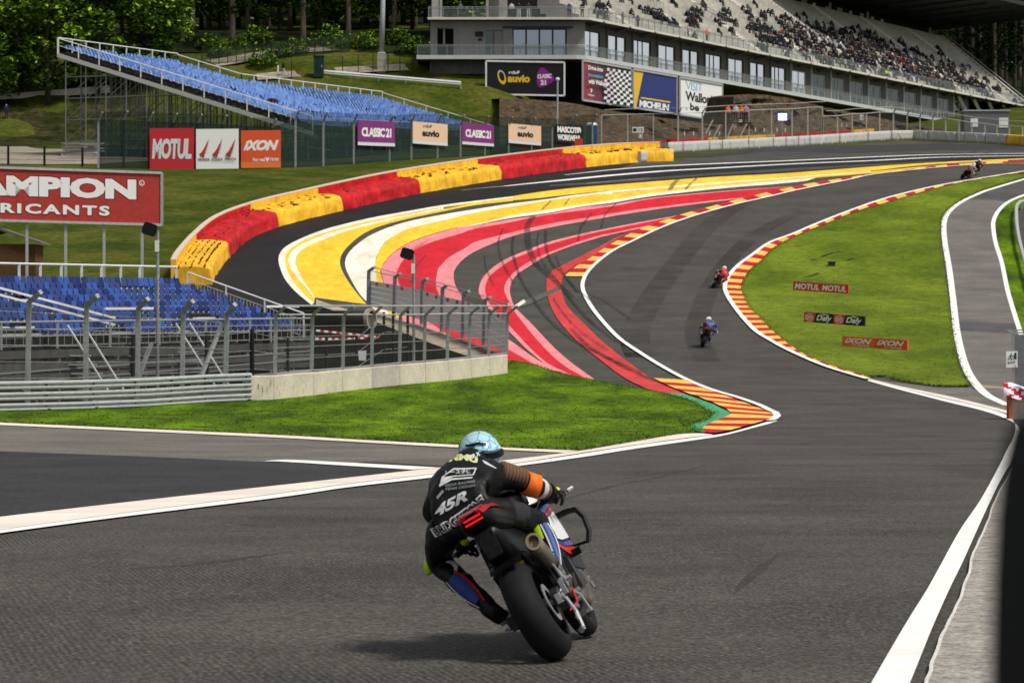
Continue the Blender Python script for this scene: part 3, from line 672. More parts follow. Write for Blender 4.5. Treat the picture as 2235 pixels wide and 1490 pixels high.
# red and yellow rear barriers whose tops show above the grey row
def lowwall(pts, h, th, m, name, lab, cat='barrier', lift=0.0):
    W = [hit(*p) for p in pts]; o = W[0].copy(); q = MB(); rr = []
    for i, p in enumerate(W):
        d = W[min(i+1,len(W)-1)]-W[max(i-1,0)]; d.z = 0; d.normalize(); nr = Vector((-d.y, d.x, 0))
        f = lambda u, z: Vector(((p+nr*u).x, (p+nr*u).y, p.z+z))-o
        rr.append([f(0,-.1), f(0.03,h*.5), f(0,h), f(th,h), f(th,-.1)])
    q.loft(rr, m); ob = q.build(name); ob.location = o
    return tag(ob, lab, cat)
lowwall([(1263,345),(1340,338),(1420,332),(1457,327)], .85, .5, B_RED, 'padded_barrier', 'low red padded barrier running above the last yellow tyre barrier')
lowwall([(1316,327),(1400,322),(1457,318)], .55, .4, B_RED, 'padded_barrier', 'thin red barrier at the foot of the rock, beside the tall fence')
for (xa, xb, m, lab) in ((1462,1545,B_RED,'red strip barrier behind the first grey wrapped blocks'), (1546,1692,B_YEL,'yellow strip barrier behind the grey blocks below the lit screen'),
                         (1693,1862,B_RED,'red strip barrier behind the grey blocks under the brown rock'), (1863,1908,B_YEL,'short yellow strip barrier behind the grey blocks')):
    pts = []
    for k in range(7):
        x = xa+(xb-xa)*k/6; q = min(gcurve, key=lambda p: abs(p[0]-x)); pts.append((x, q[1]-4.5))
    lowwall(pts, 1.13, .35, m, 'padded_barrier', lab)

# cream concrete blocks with a steel mesh fence
WX = [548,598,684,748,812,873,929,980,1028,1069,1108]
WY = [877,875,866,857,850,843,838,833,828,822.5,817]
WB = [hit(x, y) for x, y in zip(WX, WY)]
WH = [0.93,0.92,0.88,.87,.87,.86,.86,.87,.87,.86,.86]
ordn = ['streaked cream concrete block touching the end of the steel guardrail', 'wide cream concrete block with dark vertical streaks', 'third cream concrete block from the guardrail', 'fourth cream concrete block from the guardrail',
        'slightly greyer concrete block in the middle of the cream wall', 'cream concrete block just past the greyer one', 'fourth cream concrete block from the wall end by the painted run off', 'third cream concrete block from the wall end by the painted run off', 'last but one cream concrete block before the painted run off', 'last cream concrete block, its end facing the painted run off']
for i in range(10):
    a, b = WB[i].copy(), WB[i+1].copy(); d = (b-a); d.z = 0; L = d.length; d.normalize(); nr = Vector((-d.y, d.x, 0)); o = a.copy()
    a2, b2 = a+d*.012, b-d*.012; h = WH[i]; e = .03
    q = MB(); m = M_WALLC2 if i == 4 else M_WALLC
    def pr(p, z0): return [Vector((p.x,p.y,z0-.12))-o, Vector((p.x,p.y,z0+h-e))-o, Vector((p.x,p.y,z0+h))+nr*e-o, Vector((p.x,p.y,z0+h))+nr*(.45-e)-o, Vector((p.x,p.y,z0+h-e))+nr*.45-o, Vector((p.x,p.y,z0-.12))+nr*.45-o]
    q.loft([pr(a2, a.z), pr(b2, b.z)], m)
    if i < 2:
        r = random.Random(i)
        for _ in range(10):
            t = r.uniform(.05,.95); p = a2.lerp(b2, t)-nr*.003; z = p.z+r.uniform(.15,.55); w2 = r.uniform(.008,.02)
            q.face([Vector((p.x,p.y,z))-d*w2-o, Vector((p.x,p.y,z))+d*w2-o, Vector((p.x,p.y,z+r.uniform(.1,.35)))+d*w2*.6-o, Vector((p.x,p.y,z+.2))-d*w2*.6-o], M_STAIN)
    ob = q.build('concrete_block'); ob.location = o
    tag(ob, ordn[i], 'concrete block', 'cream concrete blocks of the low wall')
root = empty('mesh_fence', WB[1]); o = WB[1].copy()
tag(root, 'grey steel mesh fence standing on the cream concrete wall, posts bent over at the top', 'fence')
PX2 = [(600,818),(680,813.5),(748,806),(811,800),(872,795),(926,791),(976,786),(1024,781),(1066,776),(1106,772)]
tops = []; arms = []; bases = []
for k, (x, y) in enumerate(PX2):
    i = min(range(11), key=lambda j: abs(WX[j]-x)); i = max(0, min(9, i if WX[i] <= x else i-1)); t = (x-WX[i])/(WX[i+1]-WX[i])
    g = WB[i].lerp(WB[i+1], t); h = WH[i]; d = g.y+.25
    bz = g.z+h; bx = ray(x, y, d).x
    top = ray(x+2, 686.5-(2 if k > 5 else 0), d); tip = ray(x+24, 667.5, d-.35)
    bpt = Vector((bx, d, bz)); bases.append(bpt-o); tops.append(top-o); arms.append(tip-o)
    p = MB(); p.bar(bpt-o, top-o, .13, M_STEELD, up=(0,1,0)); p.bar(top-o+Vector((0,0,-.03)), tip-o, .11, M_STEELD, up=(0,1,0)); p.build('post', root)
for nm, A in (('top_rail', arms), ('middle_rail', tops), ('base_rail', [b+Vector((0,-.03,.06)) for b in bases])):
    q = MB(); q.tube(A, .035, M_STEEL if nm != 'base_rail' else M_STEELD, n=6); q.build(nm, root)
q = MB()
for zf in (.25,.45,.62,.8):
    q.tube([b.lerp(t, zf) for b, t in zip(bases, tops)], .012, M_STEELD, n=4)
q.build('wire', root)
q = MB()
for k in range(len(bases)-1):
    q.face([bases[k], bases[k+1], tops[k+1], tops[k]], N_WIRE)
q.build('mesh_panel', root)

# steel guardrail
GRP = [(-160,905),(-60,903),(60,900),(178,897),(319,891),(459,881.5),(548,877.5)]
GW = [hit(*p) for p in GRP]; o = GW[3].copy()
root = empty('guardrail', o); tag(root, 'triple rail galvanised guardrail with rust at its foot, along the front grass', 'guardrail')
dgr = [(GW[min(i+1,len(GW)-1)]-GW[max(i-1,0)]) for i in range(len(GW))]
for lv in range(3):
    q = MB(); rr = []
    z0 = [.04,.40,.76][lv]; hh = [.33,.33,.33][lv]
    prof = [(.03,0),(-.03,.02),(-.09,.05),(-.09,.09),(0,.125),(0,.165),(-.09,.20),(-.09,.24),(-.03,.27),(.03,.29),(.05,.29),(.05,0)]
    for p, d in zip(GW, dgr):
        d = Vector((d.x, d.y, 0)).normalized(); nr = Vector((-d.y, d.x, 0))
        rr.append([Vector((p.x,p.y,p.z+z0+z))+nr*u-o for u, z in prof])
    q.loft(rr, M_STEEL); q.build('rail', root)
L = [(GW[i+1]-GW[i]).length for i in range(len(GW)-1)]; tot = sum(L); s_ = 0.6; r = random.Random(2)
rust = mat('rust', (0.13,0.05,0.02), 0.9)
while s_ < tot:
    t = s_; i = 0
    while t > L[i]: t -= L[i]; i += 1
    p = GW[i].lerp(GW[i+1], t/L[i]); d = (GW[i+1]-GW[i]).normalized(); nr = Vector((-d.y, d.x, 0)).normalized()
    q = MB(); q.box(p+nr*.12+Vector((0,0,.5))-o, (.1,.16,1.1), M_STEELD); q.build('post', root)
    q = MB()
    for z in (.215,.565,.905): q.box(p-nr*.03+Vector((0,0,z))-o, (.05,.05,.05), M_BLACK)
    if r.random() < .5: q.box(p-nr*.078+Vector((0,0,.1))-o, (.25,.01,.06), rust)
    q.build('bolt', root)
    s_ += 1.9
# fence above the guardrail
root = empty('catch_fence', GW[3]+Vector((0,.5,0))); o = GW[3]+Vector((0,.5,0)); tag(root, 'grey catch fence with thick angled posts behind the steel guardrail', 'fence')
FP = [(-70,652,825,-42,630),(60,657,827,89,637),(186,664,826,213,645),(299,671,826,323,652),(397,677,823,421,657),(492,685,819,513,664)]
tp = []; bs = []; tips = []
for k, (x, yt, yb, xa, ya) in enumerate(FP):
    i = min(range(len(GRP)), key=lambda j: abs(GRP[j][0]-x)); d = GW[i].y+.6
    if k: d = hit(x, 899-(max(0,x-100))*.05).y+.5
    b_ = ray(x, yb, d); g = Vector((b_.x, d, P(d))); t_ = ray(x+3, yt, d); a_ = ray(xa, ya, d-.5)
    q = MB(); q.bar(g-o, t_-o, .155, M_STEELD, up=(0,1,0)); q.bar(t_-o-Vector((0,0,.05)), a_-o, .15, M_STEELD, up=(0,1,0)); q.build('post', root)
    tp.append(t_-o); bs.append(g-o); tips.append(a_-o)
q = MB()
for zf in (.3,.45,.6,.75,.9): q.tube([b.lerp(t, zf) for b, t in zip(bs, tp)], .010, M_STEELD, n=4)
q.build('wire', root)
q = MB()
for k in range(len(bs)-1): q.face([bs[k], bs[k+1], tp[k+1], tp[k]], N_WIRE)
q.build('mesh_panel', root)
q = MB(); q.bar(ray(485,705,tp[-1].y+o.y-.05)-o, ray(440,818,tp[-1].y+o.y-.7)-o, .12, M_STEEL); q.build('brace', root)
q = MB(); q.bar(ray(330,750,tp[3].y+o.y+1)-o, ray(303,822,tp[3].y+o.y+.4)-o, .12, M_STEELD); q.build('brace', root)

# black wire fence behind the mesh fences
root = empty('wire_fence', hit(168,868)); o = hit(168,868); tag(root, 'low black post and wire fence between the steel fence and the blue stand', 'fence')
bp = []
for x, y, ht in [(-45,872,2.3),(29,870,2.4),(99,868,2.35),(168,867,2.35),(231,866,2.35),(291,865,2.3),(451,858,2.3),(550,852,2.35),(628,848,2.0),(712,842,1.9),(778,838,1.9),(838,806,2.5),(858,805,2.5),(890,800,2.5)]:
    g = hit(x, y); bp.append((g, ht)); q = MB(); q.tube([g-o, g-o+Vector((0,0,ht))], .085 if x < 560 else .06, M_BLACK, n=8); q.build('post', root)
q = MB()
for zf in (.35,.65,.95): q.tube([g-o+Vector((0,0,h*zf)) for g, h in bp], .012, M_STEELD, n=4)
q.build('wire', root)

# grey rail-clad wall with bent posts, along the stream
CP = [(803,590,690,807,612,668,817,583),(860,603,692,860,621,681,874,598),(920,614,709,920,633,698,933,609),(964,628,724,964,646,712,977,622),(1010,641,741,1010,656,728,1024,636),(1056,654,758,1056,669,744,1070,650),(1099,669,775,1099,686,766,1112,664)]
rooto = hit(964,722); root = empty('armco_wall', rooto); o = rooto; tag(root, 'tall grey wall of stacked rails with bent posts, beside the painted run off', 'wall')
dd = [hit(805,676).y-2, 0,0,0,0,0, hit(1100,780).y+.5]
for k in range(1, 6): dd[k] = dd[0]+(dd[6]-dd[0])*(k/6)
tl = []; bl = []; tt = []; tt2 = []
for k, (x, yt, yb, xp, y1, y2, xa, ya) in enumerate(CP):
    d = dd[k]; g = ray(x, yb, d); t_ = ray(x+2, yt, d); a_ = ray(xa, ya, d-.4)
    q = MB(); q.bar(g-o, t_-o, .2, M_STEELD, up=(0,1,0)); q.bar(t_-o-Vector((0,0,.04)), a_-o, .16, M_STEELD, up=(0,1,0)); q.build('post', root)
    tl.append(ray(xp, y1, d+.12)-o); bl.append(ray(xp, y2, d+.12)-o); tt.append(t_-o); tt2.append(a_-o)
for lv in range(5):
    q = MB(); rr = []
    for a, b in zip(bl, tl):
        p0 = b.lerp(a, 0); z0 = a.lerp(b, lv/5); z1 = a.lerp(b, (lv+.97)/5); h = z1-z0
        rr.append([z0, z0+h*.2+Vector((.02,-.06,0)), z0+h*.4+Vector((.02,-.06,0)), z0+h*.5, z0+h*.6+Vector((.02,-.06,0)), z0+h*.8+Vector((.02,-.06,0)), z1, z1+Vector((0,.06,0)), z0+Vector((0,.06,0))])
    q.loft(rr, mat('rail_pale', (0.78,0.80,0.80), .55, var=.08, scale=5)); q.build('rail', root)  # paler than other rails, making up in colour for light this side lacks
rb_ = MB(); wd = mat('orange_spacer', (0.30,0.12,0.04), 0.8)
for k in range(6):
    for f in (.3,.75):
        p = tl[k].lerp(tl[k+1], f)+Vector((.0,-.12,-.12)); rb_.box(p, (.16,.08,.18), wd)
rb_.build('spacer', root)
q = MB()
for k in range(6): q.face([tl[k], tl[k+1], tt[k+1], tt[k]], N_WIRE); q.face([tt[k], tt[k+1], tt2[k+1], tt2[k]], N_WIRE)
q.tube(tt, .02, M_STEELD, n=4); q.tube(tt2, .02, M_STEELD, n=4)
q.build('mesh_panel', root)

# loudspeaker poles
def speaker_pole(px, ytop, yb, d, sx, lab):
    g = Vector((ray(px, yb, d).x, d, P(d))); t_ = ray(px, ytop, d); root = empty('speaker_pole', g)
    q = MB(); q.tube([(0,0,0), t_-g], .055, M_STEELD, n=8); q.build('pole', root)
    tag(root, lab, 'pole')
    sp = MB(); c = t_-g+Vector((-.22,-.05,.02))
    R1 = Matrix.Rotation(R(18), 3, 'Y') @ Matrix.Rotation(R(-15), 3, 'Z')
    def ringp(w_, h_, y): return [R1 @ Vector((x*w_, y, z*h_))+c for x, z in ((-1,-.7),(-.7,-1),(.7,-1),(1,-.7),(1,.7),(.7,1),(-.7,1),(-1,.7))]
    sp.loft([ringp(.10,.10,.2), ringp(.14,.14,.1), ringp(.25,.2,-.12), ringp(.27,.22,-.16), ringp(.24,.19,-.15)], M_BLACK)
    sp.build('loudspeaker', root)
    br = MB(); br.bar(t_-g+Vector((-.02,0,-.35)), t_-g+Vector((-.02,0,-.75)), .14, M_STEELW); br.build('junction_box', root)
speaker_pole(344, 503, 826, 106.5, 1, 'tall grey pole with black loudspeaker in front of the blue seats')
speaker_pole(903, 556, 780, 121, 1, 'grey pole with black loudspeaker in front of the painted red stripe')

# black pipe, tape and paper in the yard
g = hit(745, 716); root = empty('culvert_pipe', g); tag(root, 'wide black pipe with pale concrete mouth in the yard below the run off', 'pipe')
q = MB(); d = g.y; c0 = ray(660,694,d+1.5)-g; c1 = ray(806,696,d-.3)-g
dirp = (c1-c0).normalized(); x_ = dirp.cross(Vector((0,0,1))).normalized(); z_ = x_.cross(dirp)
def rg(c, r): return [c+x_*math.cos(a)*r+z_*math.sin(a)*r for a in [2*math.pi*k/20 for k in range(20)]]
q.loft([rg(c0, .42), rg(c1, .42), rg(c1, .36), rg(c0, .36)], M_BLACK); q.build('pipe', root, smooth=True)
q = MB(); q.loft([rg(c1-dirp*.05, .56), rg(c1+dirp*.16, .56), rg(c1+dirp*.16, .43), rg(c1-dirp*.05, .43)], M_BEIGE); q.build('concrete_ring', root)
def tape(pts, lab):
    q = MB(); W = [ray(*p) for p in pts]; o = W[0].copy(); r_ = mat('tape_red', (0.45,0.03,0.03), .6)
    k = 0
    for i in range(len(W)-1):
        n = 8
        for j in range(n):
            a = W[i].lerp(W[i+1], j/n); b = W[i].lerp(W[i+1], (j+1)/n); q.bar(a-o, b-o, .012, (M_STEELW, r_)[k % 2], ht=.085); k += 1
    ob = q.build('barrier_tape'); ob.location = o; tag(ob, lab, 'barrier tape')
tape([(690,721,133),(760,728,134),(828,736,135)], 'red and white tape stretched across the yard, upper run')
tape([(688,739,131),(745,740,132),(800,737,134)], 'red and white tape stretched across the yard, lower run')
q = MB(); q.face([(-.13,0,0),(.13,.02,-.02),(.15,0,.36),(-.16,.01,.35)], mat('paper', (0.55,0.53,0.6), .8)); ob = q.build('paper_notice'); ob.location = ray(791,786,112.6); tag(ob, 'crumpled pale paper notice hanging on the mesh fence', 'notice')

# ------------------------------------------------------------------ boards
def board(name, lab, bl, br, h, design, legs=0, thick=.06, frame=None, cat='sign', group=None):
    """bl, br: world bottom corners; design(add): add(kind, ...) draws on the face in fractions of width and height"""
    bl, br = Vector(bl), Vector(br); o = bl.copy(); ux = (br-bl); W = ux.length; ux.normalize(); up = Vector((0,0,1)); nr = Vector((ux.y, -ux.x, 0)).normalized()
    q = MB(); k = [0]
    def at(u, v, off=0): return ux*(u*W)+up*(v*h)+nr*off
    def rect(u0, v0, u1, v1, m): k[0] += 1; f = .004*k[0]; q.face([at(u0,v0,f), at(u1,v0,f), at(u1,v1,f), at(u0,v1,f)], m)
    def poly(pts, m):
        k[0] += 1; f = .004*k[0]
        for t in tessellate_polygon([[Vector((p[0],p[1],0)) for p in pts]]):
            tr = [pts[i] for i in t]
            if (tr[1][0]-tr[0][0])*(tr[2][1]-tr[0][1])-(tr[1][1]-tr[0][1])*(tr[2][0]-tr[0][0]) < 0: tr = tr[::-1]
            q.face([at(p[0],p[1],f) for p in tr], m)
    def text(s_, u0, v0, u1, v1, m, bold=.02, shear=0, space=1, rise=0):
        k[0] += 1; f = .004*k[0]; vs, fs = text_tris(s_, bold, shear, space)
        q.mesh([at(u0+(u1-u0)*x, v0+(v1-v0)*y+rise*x, f) for x, y in vs], fs, m)
    base = design(rect, poly, text)
    th = thick
    q.hexa([at(0,0,-th), at(1,0,-th), at(1,0,0), at(0,0,0), at(0,1,-th), at(1,1,-th), at(1,1,0), at(0,1,0)], base)
    if frame or legs:
        root = empty(name, o); q.build('panel', root)
        if frame:
            f = MB(); fw, fm = frame
            for a, b in (((0,0),(1,0)),((1,0),(1,1)),((1,1),(0,1)),((0,1),(0,0))): f.bar(at(*a,.02), at(*b,.02), fw, fm)
            f.build('frame', root)
        for i in range(abs(legs)):
            u = (i+.5)/abs(legs); p = at(u, 0, -th-.08); x = p+o; g = T(x.x, x.y)
            L_ = MB(); L_.bar(p+Vector((0,0,h*.9 if legs > 0 else 0)), Vector((p.x, p.y, g-o.z)), .14, M_STEEL); L_.build('leg', root)
    else:
        root = q.build(name); root.location = o
    return tag(root, lab, cat, group)
S_RED = mat('sign_red', (0.64,0.035,0.050), .45); S_RED2 = mat('sign_brick_red', (0.40,0.042,0.032), .5, var=0.12, scale=4); S_WHITE = mat('sign_white', (0.84,0.83,0.81), .45); S_BLACK = mat('sign_black', (0.012,0.012,0.013), .4)
S_ORANGE = mat('sign_orange', (0.72,0.10,0.03), .45); S_PURPLE = mat('sign_purple', (0.22,0.035,0.19), .45); S_PEACH = mat('sign_peach', (0.80,0.56,0.38), .45); S_NAVY = mat('sign_navy', (0.025,0.04,0.17), .45)
S_YEL = mat('sign_yellow', (0.78,0.50,0.03), .45); S_BLUE = mat('sign_blue', (0.12,0.38,0.60), .45); S_MAGENTA = mat('sign_magenta', (0.26,0.015,0.24), .45); S_DKRED = mat('sign_wine', (0.12,0.008,0.012), .5)
S_LIGHT = mat('sign_pale', (0.70,0.68,0.72), .5); S_MAUVE = mat('sign_mauve', (0.15,0.045,0.06), .45); S_MAUVE2 = mat('sign_plum', (0.07,0.03,0.04), .45)
# fence line of the green net
GF = [(215,368),(420,369),(620,367),(740,361),(850,352),(1000,343),(1130,335),(1290,326)]
GFW = [hit(*p) for p in GF]
def gf_d(x):
    for i in range(len(GF)-1):
        if GF[i][0] <= x <= GF[i+1][0]:
            t = (x-GF[i][0])/(GF[i+1][0]-GF[i][0]); return GFW[i].y*(1-t)+GFW[i+1].y*t
    return GFW[0].y if x < GF[0][0] else GFW[-1].y
def fb(name, lab, x0, yb0, x1, yb1, yt, design, **kw):
    d0, d1 = gf_d(x0)-.35, gf_d(x1)-.35; a, b = ray(x0, yb0, d0), ray(x1, yb1, d1)
    return board(name, lab, a, b, (yb0-yt)*d0/FPX, design, **kw)
def motul(rect, poly, text):
    text('MOTUL', .05, .24, .95, .74, S_DKRED, .075, .12, .9); text('MOTUL', .05, .25, .95, .75, S_WHITE, .05, .12, .9); return S_RED
def honda(rect, poly, text):
    for k in range(3):
        x = .05+.31*k
        for j in range(6):      # feathers fanning up and to the right from the root of the wing
            r0, r1 = (x+.015+.018*j, .36-.012*j), (x+.262-.004*(5-j)*2.2, .78-.075*(5-j))
            t = .018; mid = ((r0[0]*.6+r1[0]*.4)-.028, (r0[1]*.6+r1[1]*.4)+.02)
            poly([r0, (r0[0]+.03, r0[1]-.025), (mid[0]+.032, mid[1]-.028), r1, (mid[0], mid[1]+.012)], S_RED2)
        poly([(x+.03,.33),(x+.11,.29),(x+.14,.33),(x+.09,.37)], S_RED2)
        text('HONDA', x+.0, .20, x+.27, .275, S_DKRED, .02)
    return S_WHITE
def ixon(rect, poly, text):
    rect(.0, .0, 1, .16, mat('sign_orange_light', (0.78,0.20,0.05), .45))
    text('iXON', .06, .46, .95, .74, S_WHITE, .06, .35, .95); text('For real', .30, .17, .60, .27, S_WHITE, .03); poly([(.62,.22),(.66,.15),(.70,.22),(.71,.29),(.66,.26),(.61,.29)], S_WHITE); text('races', .73, .18, .95, .26, S_WHITE, .02); return S_ORANGE
fb('advertising_board', 'square red board with bold white capitals, leftmost on the green fence', 327, 370, 423, 370, 280, motul, group='square boards on the green fence', cat='advertising board')
fb('advertising_board', 'square white board with three red wings on the green fence', 428, 369, 521, 368, 282, honda, group='square boards on the green fence', cat='advertising board')
fb('advertising_board', 'square orange board with white italic capitals on the green fence', 526, 367, 613, 366, 285, ixon, group='square boards on the green fence', cat='advertising board')
def classic(rect, poly, text):
    rect(0, 0, 1, .13, S_LIGHT); text('CLASSIC 21', .1, .35, .9, .72, S_WHITE, .05, 0, .88); return S_PURPLE
def auvio(rect, poly, text):
    rect(0, 0, 1, .13, S_LIGHT); text('rtbF', .3, .76, .55, .9, S_BLACK, .02); text('auvio', .27, .36, .76, .66, S_BLACK, .05); return S_PEACH
fb('advertising_board', 'purple board with white lettering on the green fence, left of the peach boards', 781, 317, 862, 320, 262, classic, cat='advertising board', group='boards hung along the green fence')
fb('advertising_board', 'peach board with black lettering between the two purple boards', 901, 313, 977, 319, 265, auvio, cat='advertising board', group='boards hung along the green fence')
fb('advertising_board', 'purple board with white lettering between the two peach boards', 1009, 315, 1078, 320, 268, classic, cat='advertising board', group='boards hung along the green fence')
fb('advertising_board', 'peach board with black lettering next to the black board', 1110, 312, 1181, 318, 269, auvio, cat='advertising board', group='boards hung along the green fence')
def mascot(rect, poly, text):
    text('MASCOT®', .06, .55, .92, .92, S_WHITE, .05, 0, .9); text('WORKWEAR', .06, .12, .90, .45, S_WHITE, .05, 0, .9); return S_BLACK
fb('advertising_board', 'black board with two lines of white capitals at the end of the green fence', 1213, 310, 1273, 314, 271, mascot, cat='advertising board', group='boards hung along the green fence')
# green net fence
root = empty('net_fence', GFW[2]); o = GFW[2].copy(); tag(root, 'tall green netted fence with bent post tops in front of the scaffold stand', 'fence')
tl = []; ml = []; bl = []
hs_ = [(215,245),(270,243),(325,246),(378,248),(432,250),(486,252),(540,256),(594,260),(645,240),(706,245),(772,248),(850,252),(898,248),(955,250),(1005,252),(1058,254),(1110,256),(1160,258),(1205,258),(1250,252),(1293,250)]
for x, yt in hs_:
    d = gf_d(x); g = Vector((ray(x, 300, d).x, d, P(d))); t_ = ray(x, yt+20, d); a_ = ray(x+9, yt, d-.4)
    q = MB(); q.bar(g-o, t_-o, .16, M_STEELD if x > 640 or x == 215 else M_DKGREEN, up=(0,1,0)); q.bar(t_-o, a_-o, .14, M_STEELD, up=(0,1,0)); q.build('post', root)
    bl.append(g-o); ml.append(t_-o); tl.append(a_-o)
q = MB()
for k in range(len(hs_)-1):
    q.face([bl[k], bl[k+1], ml[k+1], ml[k]], N_GREEN); q.face([ml[k], ml[k+1], tl[k+1], tl[k]], net('green_net_top', (0.03,0.06,0.05), .45))
q.build('net_panel', root)
q = MB()
for f in (.2,.4,.6,.8,1.0): q.tube([b.lerp(m_, f) for b, m_ in zip(bl, ml)], .02, M_DKGREEN, n=4)
q.build('wire', root)

# big red board on legs
def champion(rect, poly, text):
    # letters as wide square capitals; the left part runs out of the picture
    text('CHAMPION', .202, .45, .920, .88, S_DKRED, .085, 0, 1.0); text('CHAMPION', .206, .47, .916, .86, S_WHITE, .06, 0, 1.0); text('®', .925, .74, .943, .85, S_WHITE, .02)
    text('LUBRICANTS', .315, .13, .832, .345, S_DKRED, .06, 0, 1.25); text('LUBRICANTS', .318, .145, .829, .335, S_WHITE, .04, 0, 1.25); return S_RED2
board('advertising_board', 'large red board with wide white capitals on grey legs behind the blue stand', ray(-330,472,170), ray(353,491,176), 3.02, champion, legs=8, frame=(.14, M_STEEL), cat='advertising board', thick=.1)
# low boards lying on the grass bank
def lowb(lab, x0, yb0, x1, yb1, hpx, design):
    a, b = hit(x0, yb0), hit(x1, yb1); a.z += .03; b.z += .03
    return board('low_board', lab, a, b, hpx*a.y/FPX, design, thick=.12, cat='advertising board', group='low boards on the grass bank')
def motul2(rect, poly, text):
    text('MOTUL', .03, .2, .48, .84, S_WHITE, .03, .2, 1.0); text('MOTUL', .53, .2, .97, .84, S_WHITE, .03, .2, 1.0); return S_RED
def dafy(rect, poly, text):
    for x in (0, .5):
        poly([(x+0,0),(x+.165,0),(x+.205,1),(x+.0,1)], S_RED)
        poly([(x+.09+.07*math.cos(a)*1.0, .5+.40*math.sin(a)) for a in [math.pi/8+k*math.pi/4 for k in range(8)]], S_WHITE); poly([(x+.09+.06*math.cos(a), .5+.34*math.sin(a)) for a in [math.pi/8+k*math.pi/4 for k in range(8)]], S_RED)
        text('100%', x+.045, .5, x+.135, .68, S_WHITE, .03); text('MOTO', x+.045, .28, x+.135, .46, S_WHITE, .03)
        text('Dafy', x+.21, .10, x+.47, .82, S_WHITE, .03, .3, .98); poly([(x+.27,.86),(x+.33,.93),(x+.42,.88),(x+.36,.82)], S_WHITE)
    return S_BLACK
def ixon2(rect, poly, text):
    rect(0,0,.5,1, mat('sign_orange_b', (0.78,0.15,0.035), .45))
    for x in (0, .5): text('iXON', x+.04, .36, x+.46, .86, S_WHITE, .03, .4, 1.0); text('For real races', x+.16, .14, x+.42, .30, S_WHITE, .02)
    return S_ORANGE
lowb('low red board with white capitals twice, topmost of the three on the grass', 1731, 635, 1851, 643, 20, motul2)
lowb('low red and black board with white script twice, middle of three on the grass', 1755, 704, 1886, 714, 22, dafy)
lowb('low orange board with white italic capitals twice, lowest of three on the grass', 1838, 757, 1980, 767, 23, ixon2)
# turf scars and a drain box on the bank
for x, y, w_, lab in [(1815,582,12,'small dark green drain box on the grass bank')]:
    g = hit(x, y); q = MB(); q.box((0,0,.12), (.42,.4,.34), M_DKGREEN); q.box((0,0,.30), (.50,.46,.05), M_DKGREEN); ob = q.build('drain_box'); ob.location = g; tag(ob, lab, 'drain box')
s = Sheet(); M_SCAR = mat('turf_scar', (0.022,0.04,0.004), .95, var=.3, scale=5)
for L in [[(1793,563),(1805,558),(1818,554),(1834,551)], [(1850,571),(1862,565)], [(1757,607),(1772,604),(1786,598)], [(1733,538),(1751,538)], [(1806,503),(1823,503)], [(1770,571),(1780,568)], [(1655,649),(1680,650)]]:
    s.line(L, .28, M_SCAR, .068, n=12)
for x, y, L_ in [(1287,913,80),(1180,870,60),(560,900,90),(350,908,50),(280,916,70),(700,925,60),(880,940,90),(1060,905,60),(1210,845,70),(1330,945,60),(430,935,40),(1420,935,50)]:
    s.line([(x,y),(x+L_*.5,y+1.5),(x+L_,y+1)], .45, M_SCAR, .068, n=10)
tag(s.build('turf_scars'), kind='structure')

# right edge: concrete block with a flag, grey panel with an exit sign, rail, dark post close by
g = hit(2206, 916); root = empty('concrete_block', g); tag(root, 'pale concrete block with orange end by the service road', 'concrete block')
q = MB(); q.box((1.22,0.5,.43), (2.36,.6,.92), M_WALLC); q.build('body', root); q = MB(); q.box((0.01,.19,.42), (.05,.1,.88), S_ORANGE); q.box((.0,.28,.42), (.08,.5,.9), mat('orange_end', (0.50,0.09,0.03), .6)); q.build('end_plate', root)
root = empty('flag', g+Vector((-.1,.15,.9)))
nxg, nyg = 12, 8; vs = []
for j in range(nyg+1):
    for i in range(nxg+1):
        u, v = i/nxg, j/nyg
        x = -.12+u*.95; z = .04-.42*(1-v)+.1*math.sin(u*5)*v+.03*math.sin(u*9+v*4); y = -.03-.05*math.sin(u*7+v*3)-.05*(1-v)
        if v > .75: y += (v-.75)*1.6; z = .02+.1*math.sin(u*5)*.75+.02*math.sin(u*9)
        vs.append((x, y-.1, z+.1+.06*(1-u)))
q = MB(); fr = mat('flag_red', (0.42,0.012,0.03), .7); fw_ = mat('flag_white', (0.78,0.74,0.82), .7)
for j in range(nyg):
    for i in range(nxg):
        u, v = (i+.5)/nxg, (j+.5)/nyg; red = abs(u-v*.9-.1) < .085 or abs(u-.75+v*.8) < .08
        q.mesh([vs[j*(nxg+1)+i], vs[j*(nxg+1)+i+1], vs[(j+1)*(nxg+1)+i+1], vs[(j+1)*(nxg+1)+i]], [(0,1,2,3)], fr if red else fw_)
q.build('cloth', root, smooth=True); tag(root, 'white flag with a red diagonal cross lying over the concrete block', 'flag')
d = hit(2215, 850).y; g = Vector((ray(2212,850,d).x, d, P(d))); root = empty('screen_panel', g); tag(root, 'grey mesh screen panel beside the service road', 'screen')
q = MB(); q.box((1.3,0,1.08), (2.6,.06,2.1), mat('grey_screen', (0.16,0.17,0.175), .7, var=.15, scale=6)); q.build('panel', root)
q = MB()
for x in (0, 2.6): q.bar((x,0,-.1), (x,0,2.25), .07, M_STEELD)
q.bar((0,0,2.2),(2.6,0,2.2),.06,M_STEELD); q.bar((0,0,2.2),(-.4,-.6,2.3),.05,M_STEELD); q.bar((-.4,-.6,2.3),(2.2,-.6,2.3),.05,M_STEELD); q.build('frame', root)
S_GRN = mat('sign_green', (0.0,0.07,0.045), .5)
